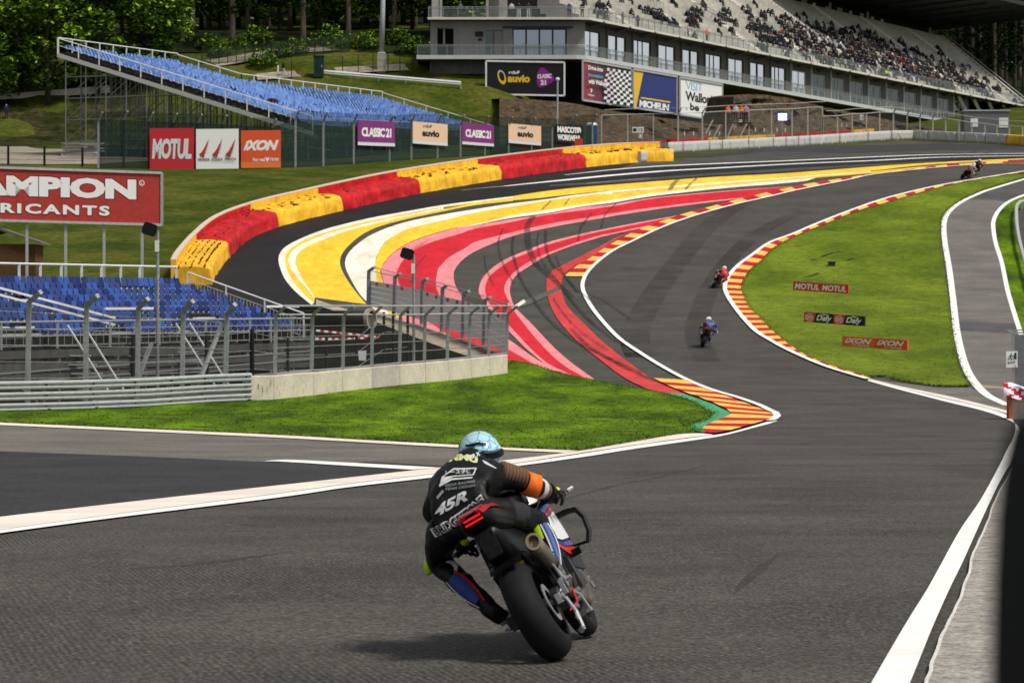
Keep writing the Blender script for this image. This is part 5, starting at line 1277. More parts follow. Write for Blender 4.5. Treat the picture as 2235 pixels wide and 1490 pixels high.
# long front wall in bays: panel above and between the windows
IN = -1.15
def wquad(q, t0, t1, z0, z1, m, inn=IN): q.face([gp(t0,inn,z0), gp(t1,inn,z0), gp(t1,inn,z1), gp(t0,inn,z1)], m)
NB = 19; BAY = 6.2
for i in range(NB):
    t0 = .6+BAY*i; q = MB(); wa, wb = (0.55, 4.75); zt = ZL+2.95
    wquad(q, t0, t0+wa, ZL, ZU-.02, G_WALL); wquad(q, t0+wb, t0+BAY, ZL, ZU-.02, G_WALL); wquad(q, t0+wa, t0+wb, zt, ZU-.02, G_WALL)
    q.box(gp(t0+.05, IN+.06, (ZL+ZU)/2), (.16,.2,ZU-ZL-.05), G_EDGE2 if i > 8 else G_WALL, rot=Matrix.Rotation(math.atan2(fd.y,fd.x),3,'Z'))
    q.build('wall_panel', GS)
    fm = G_FRAME if i < 9 else G_FRAMEW; gl = G_GLASS if i < 8 else (G_GLASS if i == 8 or i == 9 else G_GLASS2)
    f = MB(); zi = IN-.12
    f.face([gp(t0+wa,zi-.06,ZL), gp(t0+wb,zi-.06,ZL), gp(t0+wb,zi-.06,zt), gp(t0+wa,zi-.06,zt)], G_DARK)
    for z in (ZL+.05, zt-.05): f.bar(gp(t0+wa,zi,z), gp(t0+wb,zi,z), .10, fm)
    muls = [wa+.04, wb-.04]+([(wa+wb)/2] if i % 3 != 2 else [wa+(wb-wa)*.28, wa+(wb-wa)*.55])+([wa+(wb-wa)*.42] if i in (13, 14) else [])
    if i % 3 == 1 and i < 9: f.face([gp(t0+(wa+wb)/2-.18, zi+.05, ZL), gp(t0+(wa+wb)/2+.18, zi+.05, ZL), gp(t0+(wa+wb)/2+.18, zi+.05, zt), gp(t0+(wa+wb)/2-.18, zi+.05, zt)], G_FRAME)
    for mu in muls: f.bar(gp(t0+mu,zi,ZL), gp(t0+mu,zi,zt), .10, fm)
    wo = f.build('window', GS)
    g = MB(); g.face([gp(t0+wa,zi-.01,ZL+.05), gp(t0+wb,zi-.01,ZL+.05), gp(t0+wb,zi-.01,zt-.05), gp(t0+wa,zi-.01,zt-.05)], gl); g.build('pane', wo)
for i in range(5): q = MB(); q.bar(gp(119.5+6*i,-.9,ZL), gp(113.5+6*i,-.9,ZU), .45, G_EDGE, up=(0,1,0)); q.build('pillar', GS)
q = MB(); wquad(q, 118.5, 146, ZL-6, ZU-.02, G_UNDER, inn=-6); q.face([gp(118.5,-6,ZL), gp(118.5,IN,ZL), gp(118.5,IN,ZU), gp(118.5,-6,ZU)], G_DARK); q.build('end_wall', GS)
# left front
yl = IN+.1
def lp(x, z, inn=1.1): return Vector((cl.x+LD.x*x, cl.y+LD.y*x+inn, z-go.z))      # x metres left of the corner
def lquad(q, x0, x1, z0, z1, m, inn=1.1): q.face([lp(x1,z0,inn), lp(x0,z0,inn), lp(x0,z1,inn), lp(x1,z1,inn)], m)
q = MB(); H = ZU-.02
holes = [(1.05, 6.9, ZL, ZL+2.95), (7.9, 9.8, ZL, ZL+2.75), (13.25, 15.0, ZL, ZL+3.05)]
xs = [(-.9,1.05),(6.9,7.9),(9.8,13.25),(15.0,15.75)]
for a, b in xs: lquad(q, a, b, ZL, H, G_WALL2)
for a, b, z0, z1 in holes: lquad(q, a, b, z1, H, G_WALL2)
q.face([lp(15.75,ZL), lp(15.75,H), lp(15.75,H,9), lp(15.75,ZL,9)], G_WALL2)
q.box(lp(4.2, ZL+3.08, .85), (7.6,.5,.14), G_FRAME); q.build('wall_panel', GS)
for k in range(4):
    x0 = 1.15+1.43*k; f = MB(); f.face([lp(x0+1.4,ZL,1.3), lp(x0,ZL,1.3), lp(x0,ZL+2.9,1.3), lp(x0+1.4,ZL+2.9,1.3)], G_DARK)
    for x in (x0+.04, x0+1.37): f.bar(lp(x,ZL,1.2), lp(x,ZL+2.9,1.2), .09, G_FRAME, up=(0,1,0))
    f.bar(lp(x0,ZL+2.86,1.2), lp(x0+1.4,ZL+2.86,1.2), .09, G_FRAME); w_ = f.build('window', GS)
    g = MB(); lquad(g, x0+.06, x0+1.34, ZL+.04, ZL+2.85, mat('window_glass_blue', (0.34,0.38,0.45), .12, metal=.85), 1.24); g.build('pane', w_)
q = MB(); lquad(q, 7.9, 9.8, ZL, ZL+2.75, G_GLASS2, 1.35); q.build('door', GS); d_ = MB(); lquad(d_, 8.0, 8.9, ZL+.05, ZL+2.7, G_WALL2, 1.3); d_.bar(lp(8.95,ZL,1.2), lp(8.95,ZL+2.75,1.2), .08, G_FRAME, up=(0,1,0)); d_.build('door_leaf', GS)
q = MB(); lquad(q, 13.25, 15.0, ZL, ZL+3.05, G_DARK, 2.6); q.bar(lp(14.3,ZL+1.4,2.3), lp(14.3,ZL+3,2.3), .2, G_EDGE, up=(0,1,0)); q.build('recess', GS)
q = MB(); q.box(lp(10.5, ZL+2.35, 1.03), (.85,.08,.55), S_BLACK); q.build('exit_plate', GS)
q = MB(); q.box(lp(10.4, ZL+1.75, 1.03), (.4,.08,.25), S_BLACK); q.build('door_plate', GS)
# undercroft below the balcony slab, black faces standing in for its deep shadow
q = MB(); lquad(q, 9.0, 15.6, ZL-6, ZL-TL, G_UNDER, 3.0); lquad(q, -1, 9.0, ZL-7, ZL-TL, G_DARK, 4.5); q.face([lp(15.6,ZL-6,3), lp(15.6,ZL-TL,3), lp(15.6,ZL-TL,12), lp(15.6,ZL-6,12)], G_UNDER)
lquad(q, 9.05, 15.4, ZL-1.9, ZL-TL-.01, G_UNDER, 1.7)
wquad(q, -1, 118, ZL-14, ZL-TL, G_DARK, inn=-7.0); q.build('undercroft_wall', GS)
for x, w_ in ((15.9,.5),(8.6,.3)): q = MB(); q.bar(lp(x-.3,ZL-6,2.2), lp(x-.3,ZL-TL,2.2), w_, G_UNDER, up=(0,1,0)); q.build('pillar', GS)
# balustrades
def balus(pts, z, h, name, gap=1.55):
    q = MB(); P3 = [Vector((p.x,p.y,z-go.z)) for p in pts]
    for i in range(len(P3)-1): q.face([P3[i]+Vector((0,0,.08)), P3[i+1]+Vector((0,0,.08)), P3[i+1]+Vector((0,0,h-.08)), P3[i]+Vector((0,0,h-.08))], G_BAL)
    q.build(name+'_glass', GS)
    q = MB()
    for zz in (h, h*.86): q.tube([p+Vector((0,0,zz)) for p in P3], .035, G_RAIL, n=4)
    q.build(name+'_rail', GS)
    tot = sum((P3[i+1]-P3[i]).length for i in range(len(P3)-1)); W = [Vector(p) for p in resample([tuple(p) for p in P3], int(tot/gap))]
    for p in W[:90]: q = MB(); q.bar(p, p+Vector((0,0,h)), .07, G_RAIL, up=(0,1,0)); q.build(name+'_post', GS)
balus([lf+Vector((.1,.12,0)), cl+Vector((0,.12,0)), gp(.1,-.12,0), gp(124,-.12,0)], ZL, 1.1, 'balcony')
balus([lu+Vector((.1,.12,0)), cu+Vector((0,.12,0)), gp(0,.4,0), gp(TT,.4,0)], ZU+TU, 1.1, 'terrace')
# upper storey at the left: pillars and a wall, open to the trees
for x, w_ in ((15.2,.75),(14.6,.28),(7.9,.9),(9.6,.3)): q = MB(); q.bar(lp(x,ZU+TU,.6), lp(x,ZU+9,.6), w_, G_CONC, up=(0,1,0)); q.build('pillar', GS)
q = MB(); lquad(q, 8.4, 9.4, ZU+TU, ZU+9, G_WALL2, 1.6); lquad(q, 2.5, 7.4, ZU+TU, ZU+9, G_DARK, 5); lquad(q, 8, 15, ZU+3.6, ZU+9, G_DARK, 1.4); q.build('upper_wall', GS)
# stepped terraces
NRW, RD, RH = 21, .80, .58; Z0 = ZU+TU
q = MB(); TA = 1.5
def tend(k): return TT-2+k*.42
for k in range(NRW):
    m0, m1 = -1.7-k*RD, -1.7-(k+1)*RD; z1 = Z0+(k+1)*RH; z0 = Z0+k*RH
    zm = z0+RH*.34; q.face([gp(TA,m0,z0), gp(tend(k),m0,z0), gp(tend(k),m0,zm), gp(TA,m0,zm)], G_RISERSHADE); q.face([gp(TA,m0,zm), gp(tend(k),m0,zm), gp(tend(k),m0,z1), gp(TA,m0,z1)], G_SEATF)
    q.face([gp(TA,m0,z1), gp(tend(k),m0,z1), gp(tend(k),m1,z1), gp(TA,m1,z1)], G_STEP)
    q.face([gp(tend(k),m0,z0-2), gp(tend(k),m1,z0-2), gp(tend(k),m1,z1), gp(tend(k),m0,z1)], G_CONC)
    q.face([gp(TA,m0,z0-2), gp(TA,m0,z1), gp(TA,m1,z1), gp(TA,m1,z0-2)], G_CONC)
q.build('terrace', GS)
# stairways up the terrace, with rails, and dark stair mouths
for t in [14+17.5*i for i in range(8)]:
    for lo_, hi_ in ((0, 7), (11, NRW)):
      q = MB()
      for k in range(lo_, hi_):
        for h in (0, .5):
            m0, m1 = -1.7-(k+h*.99)*RD, -1.7-(k+1)*RD; z = Z0+(k+.5+h)*RH+.006
            q.hexa([gp(t-.6,m0+.4,z-.25), gp(t+.6,m0+.4,z-.25), gp(t+.6,m1+.4,z-.25), gp(t-.6,m1+.4,z-.25), gp(t-.6,m0+.4,z), gp(t+.6,m0+.4,z), gp(t+.6,m1+.4,z), gp(t-.6,m1+.4,z)], G_EDGE)
      q.build('stair', GS)
    q = MB(); m0 = -1.7-6.6*RD; z = Z0+6.8*RH
    q.hexa([gp(t-1.2,m0,z), gp(t+1.2,m0,z), gp(t+1.2,m0-3,z), gp(t-1.2,m0-3,z), gp(t-1.2,m0,z+.35), gp(t+1.2,m0,z+.35), gp(t+1.2,m0-3,z+1.75), gp(t-1.2,m0-3,z+1.75)], G_DARK); q.build('stair_mouth', GS)
    for dt in (-1.25, 1.25):
        q = MB(); q.bar(gp(t+dt,m0,z+1.1), gp(t+dt,m0-3.2,z+2.9), .05, G_RAIL)
        for j in range(8): q.bar(gp(t+dt,m0-j*.45,z+.3+j*.22), gp(t+dt,m0-j*.45,z+1.1+j*.255), .04, G_RAIL, up=(0,1,0))
        q.build('stair_rail', GS)
    q = MB(); q.bar(gp(t-1.25,m0-3.2,z+2.9), gp(t+1.25,m0-3.2,z+2.9), .05, G_RAIL)
    for j in range(6): q.bar(gp(t-1.25+j*.5,m0-3.2,z+1.8), gp(t-1.25+j*.5,m0-3.2,z+2.9), .04, G_RAIL, up=(0,1,0))
    q.build('stair_rail', GS)
q = MB(); a, b = gp(tend(0)+.1,-1.2,Z0), gp(tend(NRW)+.1,-1.7-NRW*RD,Z0+NRW*RH); q.bar(a+Vector((0,0,1.0)), b+Vector((0,0,1.0)), .09, G_EDGE2); q.bar(a+Vector((0,0,.3)), b+Vector((0,0,.3)), .3, G_EDGE); q.build('end_rail', GS)
# back wall with small windows, pillars and the roof over the far part
ZR = Z0+NRW*RH; MBK = -1.7-NRW*RD
q = MB(); q.face([gp(30,MBK-2.5,ZR-1), gp(152,MBK-2.5,ZR-1), gp(152,MBK-2.5,ZR+1.9), gp(30,MBK-2.5,ZR+1.9)], G_DARK); q.face([gp(1,MBK,ZR), gp(154,MBK,ZR), gp(154,MBK-4,ZR), gp(1,MBK-4,ZR)], G_CONC); q.build('back_wall', GS)
rnd = random.Random(9); pw = mat('back_window', (0.75,0.76,0.72), .5)
for i in range(13):
    t = 84+i*4.2+rnd.uniform(-.5,.5); w_ = rnd.choice((.9,1.5,2.0)); f = MB(); zz = ZR+rnd.uniform(.4,.6)
    for k in range(3): f.box(gp(t+k*w_/3, MBK-2.42, zz+.45), (.28,.08,.75), pw, rot=Matrix.Rotation(math.atan2(fd.y,fd.x),3,'Z'))
    f.build('window', GS)
for t in (113, 127, 152): q = MB(); q.bar(gp(t,MBK-1.6,ZR), gp(t,MBK-1.6,ZR+1.6), .3, G_EDGE, up=(0,1,0)); q.build('pillar', GS)
q = MB(); z = ZR+1.6; rf = mat('roof_soffit', (0.035,0.036,0.034), .7, var=.2, scale=.5)
q.hexa([gp(84,MBK-5,z), gp(84,-4,z+1.3), gp(158,-1,z+1.5), gp(158,MBK-5,z), gp(84,MBK-5,z+.9), gp(84,-4,z+1.9), gp(158,-1,z+2.1), gp(158,MBK-5,z+.9)], rf)
for i in range(12): q.bar(gp(86+6*i,MBK-4,z-.15), gp(86+6*i,-4.2,z+1.1), .25, rf, ht=.3)
q.build('roof', GS)
# ------------------------------------------------------------------ billboards on the grandstand
def gw(t, m, z): return gp(t, m, z)+go
def rtbf(rect, poly, text):
    ring = lambda r0, r1, a0, a1, m: poly([(.20+r1*math.cos(a)*.052-.02*math.sin(a)*r1, .52+r1*math.sin(a)*.215) for a in [a0+(a1-a0)*k/16 for k in range(17)]]+[(.20+r0*math.cos(a)*.052-.02*math.sin(a)*r0, .54+r0*math.sin(a)*.215) for a in [a1+(a0-a1)*k/16 for k in range(17)]], m)
    ring(.62, 1, 2.6, 6.6, S_YEL); ring(.66, 1, .3, 2.7, mat('logo_silver', (0.55,0.52,0.45), .4))
    text('rtbF', .29, .62, .43, .72, S_WHITE, .02); text('auvio', .275, .37, .56, .60, S_YEL, .05)
    poly([(.645,.52),(.655,.68),(.69,.82),(.73,.83),(.80,.70),(.865,.55),(.87,.46),(.83,.37),(.75,.27),(.68,.22),(.65,.33)], S_MAGENTA)
    text('CLASSIC', .655, .49, .835, .62, S_WHITE, .05, 0, .85, rise=.03); text('21', .695, .31, .765, .46, S_WHITE, .05)
    return S_BLACK
d_ = 323.2
board('billboard', 'black billboard with yellow lettering and a purple shape, under the balcony', ray(1061,206,d_), ray(1232,209,d_), 3.55, rtbf, frame=(.18, M_STEELW), cat='billboard')
def tpx(px): return (8.0-(px-CX)/FPX*325)/((px-CX)/FPX*.873-.488) if False else ((px-CX)/FPX*C0.y-C0.x)/(fd.x-(px-CX)/FPX*fd.y)
zb = ray(1265, 221, 325).z
def bb(lab, x0, x1, design):
    t0, t1 = tpx(x0), tpx(x1); return board('billboard', lab, gw(t0,.25,zb), gw(t1,.25,zb), 4.25, design, frame=(.2, M_STEEL), cat='billboard')
def drive(rect, poly, text):
    poly([(.0,0),(.45,0),(.3,.5),(.35,1),(0,1)], S_MAUVE); poly([(0,0),(.22,0),(.14,.5),(.12,1),(0,1)], mat('sign_rose', (0.30,0.05,0.08), .45))
    for j in range(14):       # a chequered flag flowing down
        for i in range(9):
            v0, v1 = 1-.075*j-.08, 1-.075*(j+1)-.08
            f = lambda i_, v: .50+.055*i_+(1-v)*-.13*(1.15-i_*.12)+.02*math.sin(v*9)
            if v1 < -.03: continue
            if (i+j) % 2 == 0:
                pts = [(f(i,v0), v0), (f(i+1,v0), v0), (f(i+1,v1), max(0.0,v1)), (f(i,v1), max(0.0,v1))]
                pts = [(min(1,max(0,a)), b) for a, b in pts]
                poly(pts, S_WHITE if i > 2 else S_LIGHT)
            elif i > 3:
                pts = [(min(1,max(0,a)), b) for a, b in [(f(i,v0), v0), (f(i+1,v0), v0), (f(i+1,v1), max(0.0,v1)), (f(i,v1), max(0.0,v1))]]
                poly(pts, S_BLACK)
    text('Drive into', .06, .78, .36, .89, S_WHITE, .03); text('innovation', .06, .61, .36, .70, S_BLUE, .03); text('with Wallonia', .06, .43, .46, .55, S_WHITE, .04)
    poly([(.08,.30),(.14,.30),(.13,.22),(.10,.22),(.12,.27)], S_WHITE); text('Wallonia', .05, .12, .18, .17, S_WHITE, .01)
    return S_MAUVE2
def michelin(rect, poly, text):
    poly([(0,0),(.07,0),(.24,1),(0,1)], S_YEL); poly([(.17,.27),(.84,.27),(.85,.31),(.19,.31)], S_YEL); text('MICHELIN', .14, .05, .82, .23, S_WHITE, .055, .08, .92); return S_NAVY
def visit(rect, poly, text):
    text('VISIT', .14, .70, .53, .93, S_BLUE, -.005, 0, .85); text('Wallonia', .13, .40, .86, .66, S_BLACK, .035, 0, .95); text('be', .24, .16, .45, .36, S_BLACK, .035); rect(.14,.16,.18,.20, S_BLUE); return S_WHITE
bb('wine red billboard with a flowing chequered flag, under the corner of the balcony', 1267, 1372, drive)
bb('navy billboard with a yellow stripe, middle of three in a row', 1377, 1473, michelin)
bb('white billboard with blue and black words, right of the navy one', 1479, 1572, visit)
# ------------------------------------------------------------------ brown rock cut under the grandstand
M_ROCK = mat('brown_rock', (0.115,0.075,0.038), .95, var=.6, scale=1.7, var2=.45, scale2=.3, col2=(0.035,0.027,0.017), bump=1.0, bscale=1.6, bdist=.5)
bot = [(1060,336),(1180,330),(1300,321),(1420,316),(1540,312),(1660,306),(1800,299),(1950,296),(2080,299),(2300,303)]
top = [(1090,216),(1180,218),(1256,226),(1320,240),(1440,256),(1558,272),(1585,272),(1597,212),(1640,204),(1720,214),(1790,232),(1900,254),(2010,276),(2110,292),(2300,300)]
def byx(L, n):
    o_ = []
    for i in range(n):
        x = L[0][0]+(L[-1][0]-L[0][0])*i/(n-1); k = 0
        while k < len(L)-2 and L[k+1][0] < x: k += 1
        t = (x-L[k][0])/(L[k+1][0]-L[k][0]); o_.append((x, L[k][1]*(1-t)+L[k+1][1]*t))
    return o_
bot[0] = (1090, 335); Bm = byx(bot, 110); Tm = byx(top, 110)
for i in range(110): Tm[i] = (Tm[i][0], Tm[i][1]+(2.5*mnoise.noise(Vector((i*.35,2,2)))+2*mnoise.noise(Vector((i*.9,5,2))) if Tm[i][0] > 1600 else 0)); q = MB(); NV = 14; vs = []
for i in range(110):
    b = hit(*Bm[i]); b.y += 3.0; b.z = P(b.y)
    b = Vector(((Bm[i][0]-CX)*b.y/FPX, b.y, b.z-.5)); dt = min(max(b.y+9, 316), C0.y+fd.y*max(0, tpx(max(1285, Tm[i][0])))*1.0-1.0); dt = max(dt, b.y+2.5); t_ = ray(Tm[i][0], Tm[i][1], dt)
    for j in range(NV):
        f = j/(NV-1); p = b.lerp(t_, f); p.y += (f**2-f)*-2.5
        nz_ = mnoise.fractal(Vector((p.x*.7, p.z*.5, 3)), .8, 2.1, 6)*1.5+.9*mnoise.noise(Vector((p.x*1.6, p.z*.35, 9)))
        if 0 < j: p.y += nz_*1.5*min(1, f*3)*(1 if j < NV-2 else .3); p.z += nz_*.4*(1-f)
        vs.append(p)
for i in range(110):      # top shelf running back under the building
    p = vs[i*NV+NV-1].copy(); vs.append(Vector((p.x-2, p.y+9, p.z+.6)))
fs = [(i*NV+j, (i+1)*NV+j, (i+1)*NV+j+1, i*NV+j+1) for i in range(109) for j in range(NV-1)] + [(i*NV+NV-1, (i+1)*NV+NV-1, 110*NV+i+1, 110*NV+i) for i in range(109)]
q.mesh(vs, fs, M_ROCK); tag(q.build('rock_face', smooth=False), 'brown rock face cut below the concrete grandstand', 'rock face')
# tall safety fence in front of the rock
def sfence(lst, lab, bend):
    W = []
    for x, yt, yb in lst:
        d = gpt(max(1462, x)).y+2.2 if x > 1450 else hit(x, 326).y+4; g = Vector((ray(x, 300, d).x, d, P(d))); W.append((g, ray(x, yt, d)))
    o = W[0][0].copy(); root = empty('safety_fence', o); tag(root, lab, 'fence')
    fm_ = mat('fence_tube', (0.40,0.385,0.35), .6)
    for k, (g, t_) in enumerate(W):
        q = MB(); q.bar(g-o, t_-o, .13, fm_, up=(0,1,0))
        if k in bend: q.bar(t_-o, t_-o+Vector((.28,-.4,.42)), .12, M_STEELD, up=(0,1,0))
        q.build('post', root)
    q = MB(); q.tube([t_-o for g, t_ in W], .05, fm_, n=5); q.build('top_rail', root)
    q = MB(); q.tube([g.lerp(t_, .02)-o+Vector((0,0,.05)) for g, t_ in W], .04, fm_, n=5); q.build('bottom_rail', root)
    q = MB(); q.tube([t_-o+Vector((.28,-.4,.5)) for g, t_ in W], .035, fm_, n=5); q.build('top_rail', root)
    q = MB()
    for k in range(len(W)-1): q.face([W[k][0]-o, W[k+1][0]-o, W[k+1][1]-o, W[k][1]-o], N_LIGHT)
    q.build('mesh_panel', root)
sfence([(1313,252,318),(1370,250,314),(1426,249,312),(1480,248,309),(1533,246,307),(1584,243,302),(1635,241,300),(1684,239,297),(1729,238,296),(1763,235,293),(1795,234,290)], 'tall tube safety fence in front of the brown rock, left taller part', (3, 4))
sfence([(1796,254,290),(1828,253,288),(1860,249,286),(1891,248,285),(1920,245,284),(1950,246,283),(1980,249,284),(2008,253,286),(2036,256,288),(2064,259,290),(2093,263,291),(2121,268,293),(2150,270,296),(2176,274,298),(2203,275,300),(2232,277,303)], 'tube safety fence behind the grey blocks, lower right part', (5,6,7,8,9))
# small things in front of the rock
def rockd(px, off=5.5): return gpt(max(1462, px)).y+off
def plate(name, lab, x0, yb, x1, yt, d, m, txt=None, tm=None, cat='sign'):
    def des(rect, poly, text):
        if txt: text(txt, .12, .2, .88, .8, tm or S_BLACK, .02)
        return m
    return board(name, lab, ray(x0,yb,d), ray(x1,yb,d), (yb-yt)*d/FPX, des, thick=.05, cat=cat)
dk = rockd(1390); root = empty('number_board', (ray(1392,318,dk).x, dk, P(dk))); o = Vector(root.location); tag(root, 'pale board with two number plates on a post by the rock', 'sign')
for x0, x1, tx in ((1380,1391,'1'),(1392,1405,'12')):
    a, b = ray(x0,290,dk)-o, ray(x1,290,dk)-o; h = 12.5*dk/FPX; q = MB(); q.hexa([a, b, b+Vector((0,.05,0)), a+Vector((0,.05,0)), a+Vector((0,0,h)), b+Vector((0,0,h)), b+Vector((0,.05,h)), a+Vector((0,.05,h))], S_WHITE)
    vs_, fs_ = text_tris(tx, .03); q.mesh([a+(b-a)*(.15+.7*x)+Vector((0,-.01,h*(.2+.6*y))) for x, y in vs_], fs_, S_GRN); q.build('plate', root)
q = MB(); a = ray(1401,291,dk)-o; q.bar(a, Vector((a.x,0,0)), .07, M_STEELD, up=(0,1,0)); q.build('post', root)
plate('number_plate', 'small white number plate below the two plate board', 1394, 301, 1402, 293, dk-.1, S_WHITE, '11')
plate('number_plate', 'pale number plate on the fence, right of the lit screen', 1877, 262, 1885, 251, rockd(1880)-2.6, S_WHITE, '13', S_GRN)
plate('number_plate', 'white square plate below the marshals, left one', 1601, 279, 1607, 272, rockd(1600)-2.0, S_WHITE, None)
plate('number_plate', 'white square plate below the marshals, right one', 1613, 268, 1620, 261, rockd(1600)-2.0, S_WHITE, None)
for k, x in enumerate((1494,1514,1549,1570,1649,1668,1696,1714,1837,1848)):
    y = 292 if x < 1600 else (284 if x < 1750 else 273); dk = rockd(x, 3.4); q = MB(); q.bar((0,0,0),(0,0,.38), .09, M_STEELW); ob = q.build('marker_post'); ob.location = ray(x, y+4, dk); tag(ob, 'short white marker in front of the dark rock', 'marker', 'white markers before the rock')
dk = rockd(1708, 3.0); root = empty('light_panel', ray(1708,262,dk)); tag(root, 'brightly lit white signal panel with a blue rim in front of the rock', 'light panel'); o = Vector(root.location)
q = MB(); q.box((0,.06,.3), (.95,.08,.75), mat('panel_blue', (0.02,0.04,0.5), .5, emit=(.05,.1,1), estr=1.2)); q.build('housing', root); q = MB(); q.box((0,0,.3), (.78,.05,.62), mat('panel_light', (1,1,1), .5, emit=(1,.98,1), estr=3.0)); q.build('screen', root)
q = MB(); q.bar((0,.1,0), (0,.1,-2.2), .08, M_STEELD, up=(0,1,0)); q.build('post', root)
# marshal platform
dk = rockd(1590, 4.0); root = empty('marshal_platform', ray(1590,266,dk)); o = Vector(root.location); tag(root, 'dark marshal platform with sloping struts in front of the rock', 'platform')
q = MB(); q.hexa([ray(1555,270,dk)-o, ray(1640,270,dk)-o, ray(1640,270,dk+1.4)-o, ray(1555,270,dk+1.4)-o, ray(1555,267,dk)-o, ray(1640,267,dk)-o, ray(1640,267,dk+1.4)-o, ray(1555,267,dk+1.4)-o], M_BLACK); q.build('deck', root)
for x0, y0, x1, y1 in ((1572,272,1553,304),(1556,262,1540,288),(1630,270,1612,300),(1600,270,1585,302)): q = MB(); q.bar(ray(x0,y0,dk)-o, ray(x1,y1+4,dk-.5)-o, .1, mat('strut', (0.35,0.32,0.26), .7)); q.build('strut', root)
for y in (258, 263): q = MB(); q.bar(ray(1555,y,dk)-o, ray(1640,y,dk)-o, .05, M_BLACK); q.build('rail', root)
# blue portable toilet, red strip, container
dk = hit(1291, 325).y+1.5; root = empty('portable_toilet', (ray(1291,325,dk).x, dk, P(dk))); tag(root, 'blue portable toilet with a white roof beside the rock', 'portable toilet')
tb = mat('toilet_blue', (0.015,0.10,0.22), .5); q = MB(); q.box((0,0,1.1), (1.05,1.05,2.2), tb); q.build('body', root); q = MB(); q.loft([[Vector((x*s_,y*s_,z)) for x, y in ((-1,-1),(1,-1),(1,1),(-1,1))] for s_, z in ((.56,2.15),(.56,2.25),(.35,2.42))], M_STEELW); q.build('roof', root); q = MB(); q.box((-.15,-.54,1.05), (.62,.04,1.8), mat('toilet_green', (0.01,0.045,0.04), .5)); q.build('door', root)
lowwall([(1075,337),(1140,332.5),(1225,327),(1262,325)], .8, .3, mat('red_wall_dark', (0.10,0.008,0.010), .7, var=.3, scale=2), 'padded_barrier', 'dark red wall behind the green net, below the black board')
dk = hit(1265, 330).y; q = MB(); q.box((0,0,.55), (.75,.5,.95), mat('box_red', (0.6,0.06,0.02), .5)); ob = q.build('marker_box'); ob.location = ray(1263,327,dk); tag(ob, 'small bright red marker box beside the blue toilet', 'marker box')
dk = rockd(2150, 7.5); root = empty('site_cabin', (ray(2150,300,dk).x, dk, P(dk)-.2)); tag(root, 'grey site cabin below the far end of the balcony', 'cabin'); q = MB(); q.box((0,0,1.6), (4.6,2.4,3.0), mat('cabin_grey', (0.13,0.14,0.145), .6)); q.build('body', root)
for x in (-1.3,): q = MB(); q.box((x,-1.22,1.9), (.75,.06,.85), M_STEELW); q.build('window', root); 
q = MB(); q.box((1.7,-1.23,1.9), (.95,.06,1.0), M_STEELW); q.build('panel', root); q = MB(); q.box((0,0,3.15), (4.8,2.6,.12), M_STEEL); q.build('roof', root)
# ------------------------------------------------------------------ wood on the hill
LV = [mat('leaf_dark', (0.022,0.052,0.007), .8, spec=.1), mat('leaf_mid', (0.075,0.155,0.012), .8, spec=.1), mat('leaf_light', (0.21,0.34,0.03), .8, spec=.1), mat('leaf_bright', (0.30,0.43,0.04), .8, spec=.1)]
CN = [mat('needle_dark', (0.007,0.018,0.006), .85, spec=.1), mat('needle_mid', (0.016,0.038,0.009), .85, spec=.1), mat('needle_light', (0.035,0.065,0.012), .85, spec=.1)]
BARK = mat('bark_grey', (0.15,0.12,0.095), .95, var=.35, scale=2, stretch=(3,3,.5)); BARKD = mat('bark_dark', (0.035,0.028,0.02), .95, var=.3, scale=3)
def leaf(vs, fs, ms, c, size, mi, rnd, droop=0.0):
    a = rnd.uniform(0, 6.283); t = rnd.gauss(.35, .45); nrm = Vector((math.cos(a)*math.sin(t), math.sin(a)*math.sin(t), math.cos(t)))
    x = nrm.orthogonal().normalized(); y = nrm.cross(x); r_ = rnd.uniform(0, 6.283); x2 = x*math.cos(r_)+y*math.sin(r_); y2 = nrm.cross(x2)
    b = len(vs); s = size*rnd.uniform(.6, 1.3)
    vs += [c-x2*s, c-y2*s*.55, c+x2*s-Vector((0,0,droop*s)), c+y2*s*.55]; fs.append((b,b+1,b+2,b+3)); ms.append(mi)
